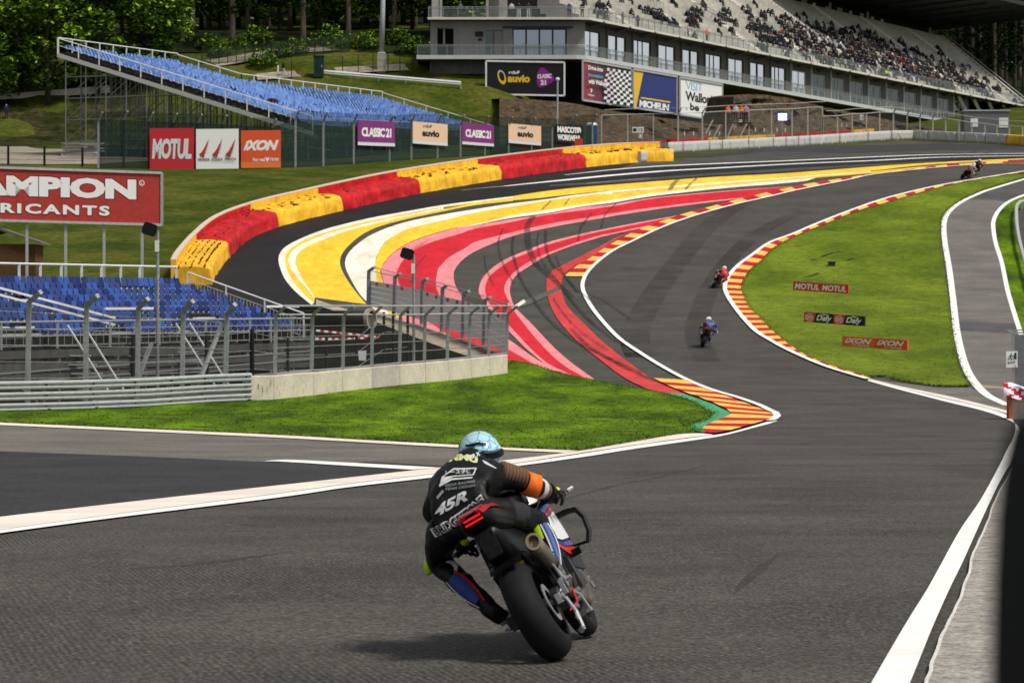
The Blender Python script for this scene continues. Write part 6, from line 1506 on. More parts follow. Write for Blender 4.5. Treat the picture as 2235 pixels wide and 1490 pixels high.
def crown_mesh(seed, kind, n):
    rnd = random.Random(seed); vs, fs, ms = [], [], []
    if kind == 'broad':
        bl = []
        for _ in range(26):
            z = rnd.uniform(2.0, 11.5); rr = 3.6*math.sin(min(1, (z-.8)/7.0)*math.pi*.55)*(1 if z < 8 else max(.25, (13-z)/5)); a = rnd.uniform(0, 6.283); k = rnd.uniform(.35, 1)
            bl.append((Vector((math.cos(a)*rr*k, math.sin(a)*rr*k, z)), rnd.uniform(.9, 1.7)))
        for _ in range(n):
            c, r_ = rnd.choice(bl); d = Vector((rnd.gauss(0,1), rnd.gauss(0,1), rnd.gauss(0,1))).normalized()*r_*rnd.uniform(.55,1.05); d.z *= .7
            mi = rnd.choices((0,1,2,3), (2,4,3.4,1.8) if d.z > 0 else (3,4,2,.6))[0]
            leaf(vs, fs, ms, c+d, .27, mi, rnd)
        mats = LV
    elif kind == 'conifer':
        for k in range(n//34):
            z = 4.0+19*((k*.618) % 1.0); L = (24-z)*.16+.7; a = rnd.uniform(0, 6.283); L *= rnd.uniform(.7, 1.2)
            for j in range(34):
                f = rnd.uniform(.12, 1)*L; w_ = rnd.gauss(0, .22)*(1.3-f/L*.5)
                c = Vector((math.cos(a)*f-math.sin(a)*w_, math.sin(a)*f+math.cos(a)*w_, z-f*f*.06-f*.18+rnd.gauss(0,.1)))
                leaf(vs, fs, ms, c, .24, rnd.choices((0,1,2), (4,3,1))[0], rnd, .5)
        mats = CN
    else:
        for _ in range(n):
            a = rnd.uniform(0, 6.283); r_ = rnd.uniform(0,1)**.5*1.5; z = rnd.uniform(.1, 1.9)*(1-(r_/1.8)**2); leaf(vs, fs, ms, Vector((math.cos(a)*r_, math.sin(a)*r_, z)), .16, rnd.choices((0,1,2,3), (3,4,3,1))[0], rnd)
        mats = LV
    q = MB(); q.v = [tuple(v) for v in vs]; q.f = fs; q.m = ms; q.mats = list(mats); return q
def tree_proto(seed, kind, n):
    nm = {'broad':'broadleaf_tree','conifer':'conifer_tree','bush':'bush'}[kind]; root = empty(nm); rnd = random.Random(seed+50)
    if kind == 'bush':
        crown_mesh(seed, kind, n).build('foliage', root); q = MB(); q.tube([(0,0,-.2),(.1,0,.6),(.3,.1,1.2)], [.06,.04,.02], BARKD, n=5); q.build('stem', root); return root
    crown_mesh(seed, kind, n).build('crown', root); q = MB(); H = 23.5 if kind == 'conifer' else 10
    q.tube([(0,0,-.6),(.05,.02,2),(rnd.uniform(-.2,.2),.05,H*.5),(rnd.uniform(-.3,.3),0,H)], [.40,.30,.22,.04] if kind == 'conifer' else [.3,.24,.17,.05], BARK if kind == 'conifer' else BARKD, n=8)
    for _ in range(14 if kind == 'conifer' else 9):
        z = rnd.uniform(3, H*.8); a = rnd.uniform(0, 6.283); L = rnd.uniform(.6, 1.6) if kind == 'conifer' else rnd.uniform(1.5, 3)
        q.tube([(0,0,z),(math.cos(a)*L*.5,math.sin(a)*L*.5,z+(.0 if kind == 'conifer' else .6)),(math.cos(a)*L,math.sin(a)*L,z+(-.2 if kind == 'conifer' else 1.3))], [.06,.04,.015], BARKD, n=4)
    q.build('trunk', root, smooth=True); return root
PB = [tree_proto(i, 'broad', 3600) for i in range(3)]; PC = [tree_proto(10+i, 'conifer', 2700) for i in range(3)]; PU = [tree_proto(20+i, 'bush', 700) for i in range(2)]
used_p = set()
def plant(protos, px, d, sc, lab, group, rnd, cat='tree'):
    pr = rnd.choice(protos); x = (px-CX)*d/FPX
    o = pr if id(pr) not in used_p else copy_tree(pr); used_p.add(id(pr))
    o.location = (x, d, T(x, d)-.15); o.rotation_euler = (0, 0, rnd.uniform(0, 6.28)); o.scale = (sc*rnd.uniform(.9,1.1), sc*rnd.uniform(.9,1.1), sc*rnd.uniform(.92,1.1)); return tag(o, lab, cat, group)
rnd = random.Random(77)
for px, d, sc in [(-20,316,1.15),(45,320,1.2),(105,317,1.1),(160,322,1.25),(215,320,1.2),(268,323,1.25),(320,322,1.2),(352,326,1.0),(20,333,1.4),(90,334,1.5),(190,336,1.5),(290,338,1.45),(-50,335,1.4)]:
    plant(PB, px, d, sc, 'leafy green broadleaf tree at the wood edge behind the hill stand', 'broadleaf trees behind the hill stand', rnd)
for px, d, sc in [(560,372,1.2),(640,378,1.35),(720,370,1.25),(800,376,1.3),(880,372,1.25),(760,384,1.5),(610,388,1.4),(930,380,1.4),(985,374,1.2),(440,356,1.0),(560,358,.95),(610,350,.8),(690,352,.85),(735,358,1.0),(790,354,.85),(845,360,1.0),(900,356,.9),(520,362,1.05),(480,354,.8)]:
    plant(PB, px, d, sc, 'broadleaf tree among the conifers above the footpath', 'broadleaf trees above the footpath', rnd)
for px, d, sc in [(396,338,1.0),(420,345,.95),(507,337,1.1),(541,352,1.0),(662,338,1.0),(760,341,1.0),(632,356,1),(860,344,1.0),(950,346,1.05),
                  (375,352,1),(455,362,1.1),(490,368,1.1),(585,362,1.1),(700,366,1.1),(820,362,1.1),(905,364,1.1),(340,356,1.1),(240,352,1.2),(150,354,1.2),(60,352,1.2),(0,358,1.2)]:
    plant(PC, px, d, sc, 'tall conifer with bare grey trunk in the wood above the stands', 'conifers on the wooded hill', rnd)
for px, d, sc in [(2098,485,1.15),(2122,478,1.1),(2152,492,1.2),(2170,474,1.1),(2196,480,1.2),(2214,490,1.15),(2235,476,1.15),(2260,486,1.2),(2082,498,1.2),(2140,505,1.25),(2185,508,1.25),(2225,512,1.25),(2110,516,1.25)]:
    plant(PC, px, d, sc, 'tall conifer with a pale trunk behind the far end of the grandstand', 'conifers behind the grandstand end', rnd)
for px, d, sc in [(575,330,.9),(612,333,.8),(1005,330,.8),(690,337,.8),(645,334,.9),(560,338,1.2),(800,336,1.0),(870,338,.9),(480,333,.8),(460,336,.9),(905,334,1.1),(720,338,1.1),(520,336,.8),(760,336,.8)]:
    plant(PU, px, d, sc*1.2, 'low round bush at the edge of the wood by the footpath', 'bushes at the wood edge', rnd, cat='bush')
# forest floor and the far wood that reads as one mass
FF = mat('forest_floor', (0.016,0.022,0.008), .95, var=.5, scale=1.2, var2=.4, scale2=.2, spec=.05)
q = MB()
ys = [y for y in YN if 334 <= y <= 700]; xs = [x for x in XN if -160 <= x <= 0]
vs = [(x, y, T(x, y)+.10) for y in ys for x in xs]; nx_ = len(xs)
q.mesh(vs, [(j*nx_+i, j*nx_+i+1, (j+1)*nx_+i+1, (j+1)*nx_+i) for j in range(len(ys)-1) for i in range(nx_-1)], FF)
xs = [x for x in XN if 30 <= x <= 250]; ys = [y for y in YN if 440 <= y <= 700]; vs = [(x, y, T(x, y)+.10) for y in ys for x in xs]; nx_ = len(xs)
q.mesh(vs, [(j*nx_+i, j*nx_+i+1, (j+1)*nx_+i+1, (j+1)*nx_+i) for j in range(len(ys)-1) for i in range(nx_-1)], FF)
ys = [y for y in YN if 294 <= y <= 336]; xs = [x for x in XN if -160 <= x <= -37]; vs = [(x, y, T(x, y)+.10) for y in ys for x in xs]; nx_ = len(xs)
q.mesh(vs, [(j*nx_+i, j*nx_+i+1, (j+1)*nx_+i+1, (j+1)*nx_+i) for j in range(len(ys)-1) for i in range(nx_-1)], mat('turf_tree_shade', (0.020,0.030,0.006), .95, var=.6, scale=1.6, var2=.5, scale2=.25, col2=(0.035,0.03,0.012), spec=.05))  # darker turf here paints in the shade of the trees
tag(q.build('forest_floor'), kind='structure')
rnd = random.Random(31); vs, fs, ms = [], [], []
for _ in range(15000):
    d = rnd.uniform(392, 470); px = rnd.uniform(-120, 1080); x = (px-CX)*d/FPX; z = T(x, d)+rnd.uniform(0, 1)**1.2*24
    leaf(vs, fs, ms, Vector((x, d, z)), .75, rnd.choices((0,1,2,3), (6,4,1.3,.5))[0], rnd)
for _ in range(6000):
    d = rnd.uniform(515, 575); px = rnd.uniform(2040, 2330); x = (px-CX)*d/FPX; z = T(x, d)+rnd.uniform(0, 1)*26
    leaf(vs, fs, ms, Vector((x, d, z)), .8, rnd.choices((0,1,2), (8,3,.6))[0], rnd)
q = MB(); q.v = [tuple(v) for v in vs]; q.f = fs; q.m = ms; q.mats = list(LV); tag(q.build('woods'), kind='stuff')
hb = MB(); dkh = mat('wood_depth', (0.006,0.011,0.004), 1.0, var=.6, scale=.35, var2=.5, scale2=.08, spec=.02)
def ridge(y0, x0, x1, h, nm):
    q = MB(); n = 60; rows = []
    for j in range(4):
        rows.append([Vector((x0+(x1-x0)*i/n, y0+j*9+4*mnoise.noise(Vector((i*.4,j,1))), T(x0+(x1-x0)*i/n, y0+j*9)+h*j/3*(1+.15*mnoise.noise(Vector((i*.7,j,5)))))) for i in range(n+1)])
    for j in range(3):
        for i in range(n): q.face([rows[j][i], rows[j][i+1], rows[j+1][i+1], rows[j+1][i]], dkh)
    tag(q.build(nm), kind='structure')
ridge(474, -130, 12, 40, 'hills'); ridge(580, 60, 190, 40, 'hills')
# ------------------------------------------------------------------ people
def skin_mesh(J, edges, sub=1, root=0, name='body'):
    """J: list of ((x,y,z), radius or (rx,ry)); one continuous surface grown round the joints"""
    me = bpy.data.meshes.new(name); me.from_pydata([j[0] for j in J], edges, []); o = bpy.data.objects.new(name, me); COL.objects.link(o)
    o.modifiers.new('skin', 'SKIN')
    for i, j in enumerate(J):
        r_ = j[1]; o.data.skin_vertices[0].data[i].radius = r_ if isinstance(r_, tuple) else (r_, r_)
        o.data.skin_vertices[0].data[i].use_root = (i == root)
    if sub: s_ = o.modifiers.new('sub', 'SUBSURF'); s_.levels = sub
    dg = bpy.context.evaluated_depsgraph_get(); dg.update(); m2 = bpy.data.meshes.new_from_object(o.evaluated_get(dg))
    bpy.data.objects.remove(o); bpy.data.meshes.remove(me); m2.name = name
    for p in m2.polygons: p.use_smooth = True
    return m2
def pick(me, mats, fn):
    for m in mats: me.materials.append(m)
    for p in me.polygons: p.material_index = fn(p.center)
SKINM = mat('skin', (0.50,0.30,0.21), .6); TROU = mat('trousers_dark', (0.02,0.022,0.03), .8)
def body_mesh(pose):
    if pose == 'sit':
        J = [((0,0,.10),.15),((0,.02,.32),.15),((0,-.01,.52),.16),((0,-.02,.62),.07),((0,-.03,.74),.105),
             ((-.19,-.02,.53),.075),((-.26,-.12,.30),.06),((-.12,-.32,.22),.05),((.19,-.02,.53),.075),((.26,-.12,.30),.06),((.12,-.32,.22),.05),
             ((-.10,-.02,.08),.10),((-.14,-.42,.12),.085),((-.13,-.44,-.30),.055),((-.13,-.56,-.36),.05),((.10,-.02,.08),.10),((.14,-.42,.12),.085),((.13,-.44,-.30),.055),((.13,-.56,-.36),.05)]
        hz, lz = .66, .20
    elif pose == 'lean':
        J = [((0,0,.10),.15),((0,-.06,.32),.15),((0,-.16,.50),.16),((0,-.21,.60),.07),((.02,-.26,.71),.105),
             ((-.19,-.16,.50),.075),((-.24,-.32,.30),.06),((-.06,-.44,.24),.05),((.19,-.16,.50),.075),((.24,-.32,.30),.06),((.06,-.44,.24),.05),
             ((-.10,-.02,.08),.10),((-.17,-.42,.14),.085),((-.15,-.40,-.28),.055),((-.15,-.54,-.36),.05),((.10,-.02,.08),.10),((.17,-.42,.14),.085),((.15,-.44,-.28),.055),((.15,-.56,-.36),.05)]
        hz, lz = .62, .20
    else:
        s = 1 if pose == 'stand' else 0
        J = [((0,0,.92),.14),((0,0,1.15),.15),((0,0,1.36),.16),((0,0,1.48),.07),((0,-.02,1.62),.105),
             ((-.19,0,1.38),.075),((-.27,-.02,1.10),.055),((-.20,-.16,.92) if s else (-.35,-.2,.95),.045),((.19,0,1.38),.075),((.27,-.02,1.10),.055),((.20,-.16,.92) if s else (.3,.15,.9),.045),
             ((-.10,0,.88),.10),((-.11,-.03 if s else -.2,.48),.075),((-.12,0 if s else -.12,.09),.05),((-.13,-.14 if s else -.3,.04),.045),((.10,0,.88),.10),((.11,-.02 if s else .08,.48),.075),((.12,.02 if s else .28,.09),.05),((.13,-.12 if s else .2,.04),.045)]
        hz, lz = 1.52, .95
    E_ = [(0,1),(1,2),(2,3),(3,4),(2,5),(5,6),(6,7),(2,8),(8,9),(9,10),(0,11),(11,12),(12,13),(13,14),(0,15),(15,16),(16,17),(17,18)]
    return skin_mesh(J, E_, 1), hz, lz
BODY = {p: body_mesh(p) for p in ('sit','lean','stand','walk')}
JK = {k: mat('jacket_'+k, c, .8, spec=.2) for k, c in dict(black=(0.010,0.010,0.012), charcoal=(0.022,0.022,0.026), navy=(0.014,0.018,0.045), brown=(0.05,0.035,0.028), grey=(0.10,0.10,0.10), white=(0.55,0.55,0.53), red=(0.33,0.012,0.014), green=(0.02,0.06,0.03), yellow=(0.50,0.75,0.02), orange=(0.80,0.13,0.015), blue=(0.03,0.05,0.20), pink=(0.55,0.32,0.34)).items()}
HAIRS = {'dark': mat('hair_dark', (0.012,0.010,0.008), .8), 'cap': mat('cap_white', (0.5,0.5,0.48), .8), 'fair': mat('hair_fair', (0.22,0.15,0.08), .8)}
_pm = {}
def person(loc, rz, pose, jk, hair='dark', lab='', group=None, tr=None, sc=1.0):
    key = (pose, jk, hair, tr)
    if key not in _pm:
        src, hz, lz = BODY[pose]; me = src.copy()
        front = (lambda c: c.y < -.02) if pose in ('sit','stand','walk') else (lambda c: c.y < -.27)
        hd = (0,-.03) if pose == 'sit' else ((.02,-.26) if pose == 'lean' else (0,-.02))
        def fn(c):
            if c.z > hz-.02:
                return 2 if (c.z > hz+.10 or c.y > hd[1]-.03) else 1
            if c.z < lz or (pose in ('sit','lean') and c.y < -.30 and abs(c.x) > .08): return 3
            return 0
        pick(me, [JK[jk], SKINM, HAIRS[hair], TROU if tr is None else JK[tr]], fn); _pm[key] = me
    o = bpy.data.objects.new('person', _pm[key]); COL.objects.link(o); o.location = loc; o.rotation_euler = (0,0,rz); o.scale = (sc,)*3
    return tag(o, lab, 'person', group)
rnd = random.Random(2024); face = math.atan2(md.y, md.x)+math.pi/2
taken = set(); cnt = 0
def seat_at(t, k): return gp(t, -1.7-k*RD-.42, Z0+(k+1)*RH)+go
LABS = {'black':'spectator in a black jacket sitting on the concrete terrace','charcoal':'spectator in a charcoal coat sitting on the concrete terrace','navy':'spectator in a navy jacket sitting on the concrete terrace','brown':'spectator in a brown jacket sitting on the concrete terrace','grey':'spectator in a grey top sitting on the concrete terrace','white':'spectator in a white top sitting on the concrete terrace','green':'spectator in a dark green jacket sitting on the concrete terrace','red':'spectator in a red jacket sitting on the concrete terrace'}
def crowd(n, tr, kr, w_):
    global cnt
    tries = 0
    while n > 0 and tries < 4000:
        tries += 1
        t0, k0 = rnd.uniform(*tr), int(rnd.triangular(kr[0], kr[1]+.99, kr[0]+(kr[1]-kr[0])*w_))
        for j in range(rnd.choice((1,1,2,2,3,4,5))):
            t = round((t0+j*.62+rnd.uniform(-.06,.06))/.6)
            if n <= 0 or (t, k0) in taken or t*.6 > 142: continue
            if any(abs(t*.6-st) < .8 for st in [14+17.5*i for i in range(8)]) : continue
            taken.add((t, k0)); n -= 1; cnt += 1
            jk = rnd.choices(list(LABS), (46,19,9,6,5,3,3,1))[0]
            person(seat_at(t*.6, k0)+Vector((0,0,.36-.36)), face+rnd.uniform(-.35,.35), rnd.choice(('sit','sit','lean')), jk, rnd.choices(('dark','fair','cap'), (7,2,1.3))[0], LABS[jk], 'spectators on the terrace', sc=rnd.uniform(1.05,1.22))
crowd(10, (3, 14), (0, 6), .4); crowd(36, (10, 40), (0, 12), .5); crowd(56, (34, 66), (0, 15), .3); crowd(124, (60, 118), (0, 13), .22); crowd(52, (105, 142), (0, 14), .3)
# beyond the three hundred nearest, the far end of the crowd is one mass
q = MB(); srcs = [BODY[p][0] for p in ('sit','lean')]; mm = {k: JK[k] for k in ('black','charcoal','navy','brown','grey','white','red')}; n_ = 0
while n_ < 430:
    t, k = rnd.triangular(46, 142, 108), int(rnd.triangular(0, 15.99, 3)); kk = (round(t/.6), k)
    if kk in taken or any(abs(t-st) < .8 for st in [14+17.5*i for i in range(8)]): continue
    taken.add(kk); n_ += 1; b_ = seat_at(kk[0]*.6, k); me = rnd.choice(srcs); rot = Matrix.Rotation(face+rnd.uniform(-.3,.3), 3, 'Z'); jm = mm[rnd.choices(list(mm), (52,22,8,6,5,3,.4))[0]]
    vs = [rot @ (v.co*1.12)+b_ for v in me.vertices]; base_i = len(q.v); q.v += [tuple(v) for v in vs]
    for p in me.polygons: q.f.append(tuple(base_i+i for i in p.vertices)); q.m.append(q.mi(SKINM if (p.center.z > .66 and p.center.y < -.07) else jm))
tag(q.build('crowd', smooth=True), kind='stuff')
def wk(t): return gp(t, -.5, Z0)+go
for t, jk, pose, lab in [(9.5,'grey','stand','spectator in grey standing at the terrace rail near the corner'),(13.2,'charcoal','stand','spectator in charcoal leaning by the rail between the corner and the first stair'),(26,'pink','stand','spectator in a pale pink top standing at the terrace rail'),
                         (31,'orange','stand','spectator in bright orange by the terrace rail'),(48.0,'black','stand','standing spectator in black at the terrace rail beside the second stair'),(86,'yellow','sit','spectator in a bright yellow vest near the terrace rail'),(97,'blue','stand','spectator in blue standing at the far part of the terrace rail')]:
    person(wk(t)+(Vector((0,0,.45)) if pose == 'sit' else Vector((0,0,0))), face+rnd.uniform(-.4,.4), pose, jk, 'dark', lab)
for t, k, lab in ((78.4,8,'spectator in a bright yellow top high on the terrace'),): person(seat_at(t,k), face, 'sit', 'yellow', 'dark', lab)
for x, jk, lab, pose in [(.8,'blue','spectator in blue standing above the balcony corner','stand'),(-.6,'charcoal','spectator in charcoal next to the one in blue at the corner','stand'),(5.2,'charcoal','standing spectator in charcoal with pale jeans at the left terrace rail','stand'),(7.0,'white','spectator in a white shirt leaning at the left terrace rail','stand'),(6.2,'black','spectator in black between the white shirt and the pale jeans','stand'),(12.5,'grey','lone spectator in grey at the left end of the terrace','stand')]:
    person(lp(x, Z0, .5)+go, rnd.uniform(-.4,.4), pose, jk, 'dark', lab, tr='white' if 'jeans' in lab else None)
# marshals on the platform, a walker on the hill, a figure at the far left
dk = rockd(1590, 4.0)
for x, y, jk, lab in [(1589,268,'orange','marshal in orange overalls at the left of the dark platform'),(1606,267,'white','marshal in a white top in the middle of the dark platform'),(1619,268,'orange','marshal in orange overalls at the right of the dark platform'),(1628,267,'pink','marshal in a pale jacket at the right end of the dark platform')]:
    person(ray(x, y, dk+.7), rnd.uniform(-.6,.6), 'stand', jk, 'dark', lab)
g = hit(618, 168, False); person(g, 1.9, 'walk', 'black', 'dark', 'walker in a dark jacket and pale trousers crossing the hillside', tr='white', sc=1.0)
a = ray(607, 158, g.y); q = MB(); q.bar((0,0,0),(0,.02,.75), .16, M_STEELW, ht=.05); ob = q.build('folded_chair'); ob.location = a; tag(ob, 'white folded object beside the walker on the hillside', 'folded chair')
g = hit(14, 262, False); person(g, .6, 'stand', 'charcoal', 'cap', 'person with a white cap standing below the trees at the left edge')
# ------------------------------------------------------------------ motorcycles and riders
K_TYRE = mat('tyre_rubber', (0.0085,0.0085,0.009), .75, var=.25, scale=9, spec=.22, bump=.15, bscale=60, bdist=.004); K_BLK = mat('gloss_black', (0.003,0.003,0.0035), .35, spec=.2); K_CARB = mat('carbon', (0.004,0.004,0.0045), .4, spec=.2)
K_SATIN = mat('satin_grey', (0.030,0.030,0.031), .45); K_TI = mat('silencer_titanium', (0.17,0.15,0.12), .35, metal=.6, var=.12, scale=9); K_TIP = mat('silencer_tip', (0.42,0.34,0.24), .4, metal=.6); K_ALU = mat('bright_alloy', (0.40,0.40,0.41), .35, metal=.5)
K_RED = mat('bike_red', (0.34,0.008,0.012), .3, coat=.3); K_WHT = mat('bike_white', (0.75,0.74,0.76), .35, coat=.3); K_BLU = mat('bike_blue', (0.012,0.055,0.24), .35, coat=.3); K_RED2 = mat('bike_bright_red', (0.55,0.02,0.02), .35)
K_LED = mat('tail_led', (0.6,0.01,0.02), .4, emit=(1,.005,.012), estr=0.75); K_GOLD = mat('anodised_gold', (0.5,0.26,0.04), .35, metal=.8); K_BELLY = mat('belly_pan', (0.115,0.095,0.085), .4, var=.35, scale=14)
K_GLS = mat('windscreen', (0.05,0.06,0.07), .1, alpha=.5)
LEAN, YAW = 30.0, 8.4
def wheel(root, c, Rr, wd, name):
    """tyre, rim and disc round the axle c; the axle runs along x"""
    wroot = MB(); n = 48; prof = []
    for k in range(17):
        a = -math.pi*.5*1.12+math.pi*1.12*k/16
        prof.append((wd/2*math.sin(a), Rr-wd*.46*(1-math.cos(a))))
    prof = [(prof[0][0]*.8, Rr*.70)]+prof+[(prof[-1][0]*.8, Rr*.70)]
    rings = [[Vector((x, c[1]+math.cos(t)*r_, c[2]+math.sin(t)*r_)) for x, r_ in prof] for t in [2*math.pi*i/n for i in range(n)]]
    rings.append(rings[0]); wroot.loft(rings, K_TYRE, cap=False, closed=False)
    wo = wroot.build(name, root, smooth=True)
    q = MB(); q.loft([[Vector((x, c[1]+math.cos(t)*r_, c[2]+math.sin(t)*r_)) for x, r_ in ((-wd*.38,Rr*.72),(-wd*.38,Rr*.66),(0,Rr*.60),(wd*.38,Rr*.66),(wd*.38,Rr*.72))] for t in [2*math.pi*i/n for i in range(n+1)]], K_BLK, cap=False, closed=False)
    for i in range(6):
        t = math.pi/3*i
        for dt in (-.13,.13): q.bar((0,c[1],c[2]), (0,c[1]+math.cos(t+dt)*Rr*.64,c[2]+math.sin(t+dt)*Rr*.64), .026, K_BLK, ht=.03)
    q.tube([(-wd*.42,c[1],c[2]), (wd*.42,c[1],c[2])], .045, K_SATIN, n=10); q.build('rim', wo)
    for sx in ((-1,1) if name == 'front_wheel' else (1,)):
        q = MB(); rd = Rr*(.54 if name == 'front_wheel' else .38); x = sx*wd*.52
        q.loft([[Vector((x+dx, c[1]+math.cos(t)*r_, c[2]+math.sin(t)*r_)) for dx, r_ in ((0,rd),(0,rd*.68),(.006*sx,rd*.68),(.006*sx,rd))] for t in [2*math.pi*i/28 for i in range(29)]], K_ALU, cap=False); q.build('brake_disc', wo)
    return wo
def sec(y, cx, cz, hw, hh, top=1.0, n=12, pw=2.6):
    r_ = []
    for k in range(n):
        a = 2*math.pi*k/n+math.pi/n; c, s = math.cos(a), math.sin(a)
        x = math.copysign(abs(c)**(2/pw), c)*hw*(top if s > 0 else 1); z = math.copysign(abs(s)**(2/pw), s)*hh
        r_.append(Vector((cx+x, y, cz+z)))
    return r_
def motorcycle():
    root = empty('motorcycle')
    def L(name, secs, m, par=None, smooth=True):
        q = MB(); q.loft(secs, m); return q.build(name, par or root, smooth=smooth)
    wheel(root, (0,0,.315), .315, .20, 'rear_wheel'); wheel(root, (0,1.42,.298), .298, .122, 'front_wheel')
    q = MB()
    for s in (-1, 1): q.bar((s*.145,-.03,.315), (s*.135,.30,.36), .05, K_SATIN, ht=.09); q.bar((s*.135,.30,.36), (s*.10,.58,.42), .06, K_SATIN, ht=.12)
    q.bar((-.1,.42,.40), (.1,.42,.40), .08, K_SATIN, ht=.12); q.tube([(-.175,0,.315),(.175,0,.315)], .022, K_ALU, n=8); q.build('swingarm', root)
    q = MB(); q.loft([[Vector((x, math.cos(t)*.345, .315+math.sin(t)*.345)) for x in (-.105,-.06,.06,.105)] for t in [R(a) for a in range(48, 121, 9)]], K_CARB, cap=False, closed=False)
    q.build('rear_hugger', root)
    tl = L('tail_cowl', [sec(-.34,0,.955,.055,.028), sec(-.28,0,.945,.10,.055), sec(-.16,0,.925,.118,.075), sec(.05,0,.90,.125,.08), sec(.22,0,.88,.14,.085), sec(.34,0,.86,.13,.09)], K_BLK)
    for s in (-1, 1):
        q = MB(); q.loft([[Vector((s*.03,-.352,.992)), Vector((s*.06,-.35,.985)), Vector((s*.075,-.34,.955)), Vector((s*.03,-.35,.978))],
                          [Vector((s*.03,-.27,1.008)), Vector((s*.10,-.27,.99)), Vector((s*.115,-.27,.968)), Vector((s*.05,-.27,.995))],
                          [Vector((s*.03,-.10,1.008)), Vector((s*.11,-.10,.985)), Vector((s*.124,-.10,.958)), Vector((s*.05,-.10,1.0))],
                          [Vector((s*.06,.02,.985)), Vector((s*.11,.02,.968)), Vector((s*.126,.02,.945)), Vector((s*.08,.02,.975))]], K_RED); q.build('tail_trim', tl)
    q = MB(); q.loft([[Vector((-.05,-.347,.985)), Vector((.05,-.347,.985)), Vector((.05,-.34,.99)), Vector((-.05,-.34,.99))], [Vector((-.08,-.275,1.006)), Vector((.08,-.275,1.006)), Vector((.08,-.27,1.0)), Vector((-.08,-.27,1.0))]], K_RED); q.build('tail_trim', tl)
    q = MB()
    for z in (.958, .932):
        for k in range(9): q.box((-.050+.0125*k, -.338-.012*(1-abs(k-4)/4.), z), (.0095,.03,.009), K_LED)
    q.build('tail_light', tl)['kind'] = 'stuff'
    L('seat', [sec(-.12,0,1.0,.075,.02), sec(.0,0,1.0,.10,.03), sec(.12,0,.95,.115,.03), sec(.32,0,.92,.12,.035), sec(.44,0,.93,.09,.04)], mat('seat_pad', (0.006,0.006,0.006), .8))
    L('subframe_cover', [sec(-.20,0,.83,.07,.05), sec(-.05,0,.74,.095,.11), sec(.18,0,.68,.11,.16), sec(.42,0,.66,.13,.2)], K_CARB)
    q = MB(); q.loft([[Vector((-.055,-.25,.86)), Vector((.055,-.25,.86)), Vector((.055,-.24,.87)), Vector((-.055,-.24,.87))], [Vector((-.045,-.26,.70)), Vector((.045,-.26,.70)), Vector((.045,-.25,.70)), Vector((-.045,-.25,.70))]], mat('undertail', (0.006,0.0065,0.006), .5, var=.9, scale=40)); q.build('undertail', root)
    L('fuel_tank', [sec(.38,0,.90,.10,.06), sec(.48,0,.93,.17,.10), sec(.64,0,.95,.19,.12), sec(.80,0,.94,.17,.11), sec(.90,0,.92,.12,.08)], K_BLK)
    L('engine', [sec(.40,0,.44,.15,.14), sec(.55,0,.44,.20,.20), sec(.80,0,.44,.21,.22), sec(1.0,0,.46,.18,.2)], K_SATIN)
    q = MB()
    for s in (-1, 1): q.bar((s*.16,.42,.62), (s*.17,.95,.80), .05, K_SATIN, ht=.12); q.bar((s*.16,.42,.62), (s*.15,.50,.38), .05, K_SATIN, ht=.1)
    q.build('frame', root)
    fr = None
    for s in (-1, 1):       # side fairings
        def fp(y, z0, z1, x0, x1): return [Vector((s*x0,y,z0)), Vector((s*(x0+x1)/2*1.02,y,(z0+z1)/2)), Vector((s*x1,y,z1)), Vector((s*(x1-.012),y,z1)), Vector((s*((x0+x1)/2-.012),y,(z0+z1)/2)), Vector((s*(x0-.012),y,z0))]
        q = MB(); rg = [fp(.52,.56,.80,.205,.20), fp(.70,.42,.86,.235,.225), fp(.92,.38,.90,.25,.235), fp(1.12,.48,.92,.23,.20), fp(1.24,.70,.90,.15,.14)]; q.loft(rg, K_BLK); pan = q.build('side_fairing', root)
        def strip(a, b, m, off=.006):
            q = MB(); rows = []
            for (y, z0, z1, x0, x1) in ((.535,.56,.80,.205,.20),(.70,.42,.86,.235,.225),(.92,.38,.90,.25,.235),(1.12,.48,.92,.23,.20),(1.22,.68,.905,.155,.145)):
                def pt(f): zz = z0+(z1-z0)*f; xx = x0+(x1-x0)*f+(1.02-1)*.2*(1-abs(2*f-1)); return Vector((s*(xx+off), y, zz))
                rows.append([pt(a), pt(b)])
            for i in range(len(rows)-1): q.face([rows[i][0], rows[i+1][0], rows[i+1][1], rows[i][1]], m)
            return q
        strip(.86,.98,K_BLU).build('blue_stripe', pan); strip(.42,.78,K_WHT).build('white_stripe', pan); strip(.79,.85,K_RED2).build('red_stripe', pan); strip(.20,.30,K_RED2).build('red_stripe', pan); strip(.32,.38,K_BLU).build('blue_stripe', pan)
        q = MB(); q.loft([[Vector((s*.10,y,.14+d*.02)), Vector((s*(.17+d),y,.20)), Vector((s*(.22+d),y,.40)), Vector((s*(.205+d),y,.40)), Vector((s*(.15+d),y,.21)), Vector((s*.09,y,.16))] for y, d in ((.58,0),(.75,.015),(1.0,.015),(1.12,-.02))], K_BELLY); q.build('belly_pan', root)
        q = MB()         # wing loop
        pts = [(.225,1.02,.735),(.30,1.03,.73),(.355,1.02,.715),(.375,1.0,.66),(.365,.98,.58),(.335,.96,.53),(.26,.97,.545),(.22,.98,.58)]
        rr = []
        for x, y, z in pts: rr.append([Vector((s*x,y-.06,z)), Vector((s*x,y+.08,z-.008)), Vector((s*(x+(x-.29)*.12+.006),y+.08,z+(z-.64)*.20+.004)), Vector((s*(x+(x-.29)*.14+.006),y-.06,z+(z-.64)*.26+.008))])
        if s > 0: q.loft(rr, K_BLK); q.build('winglet', root)
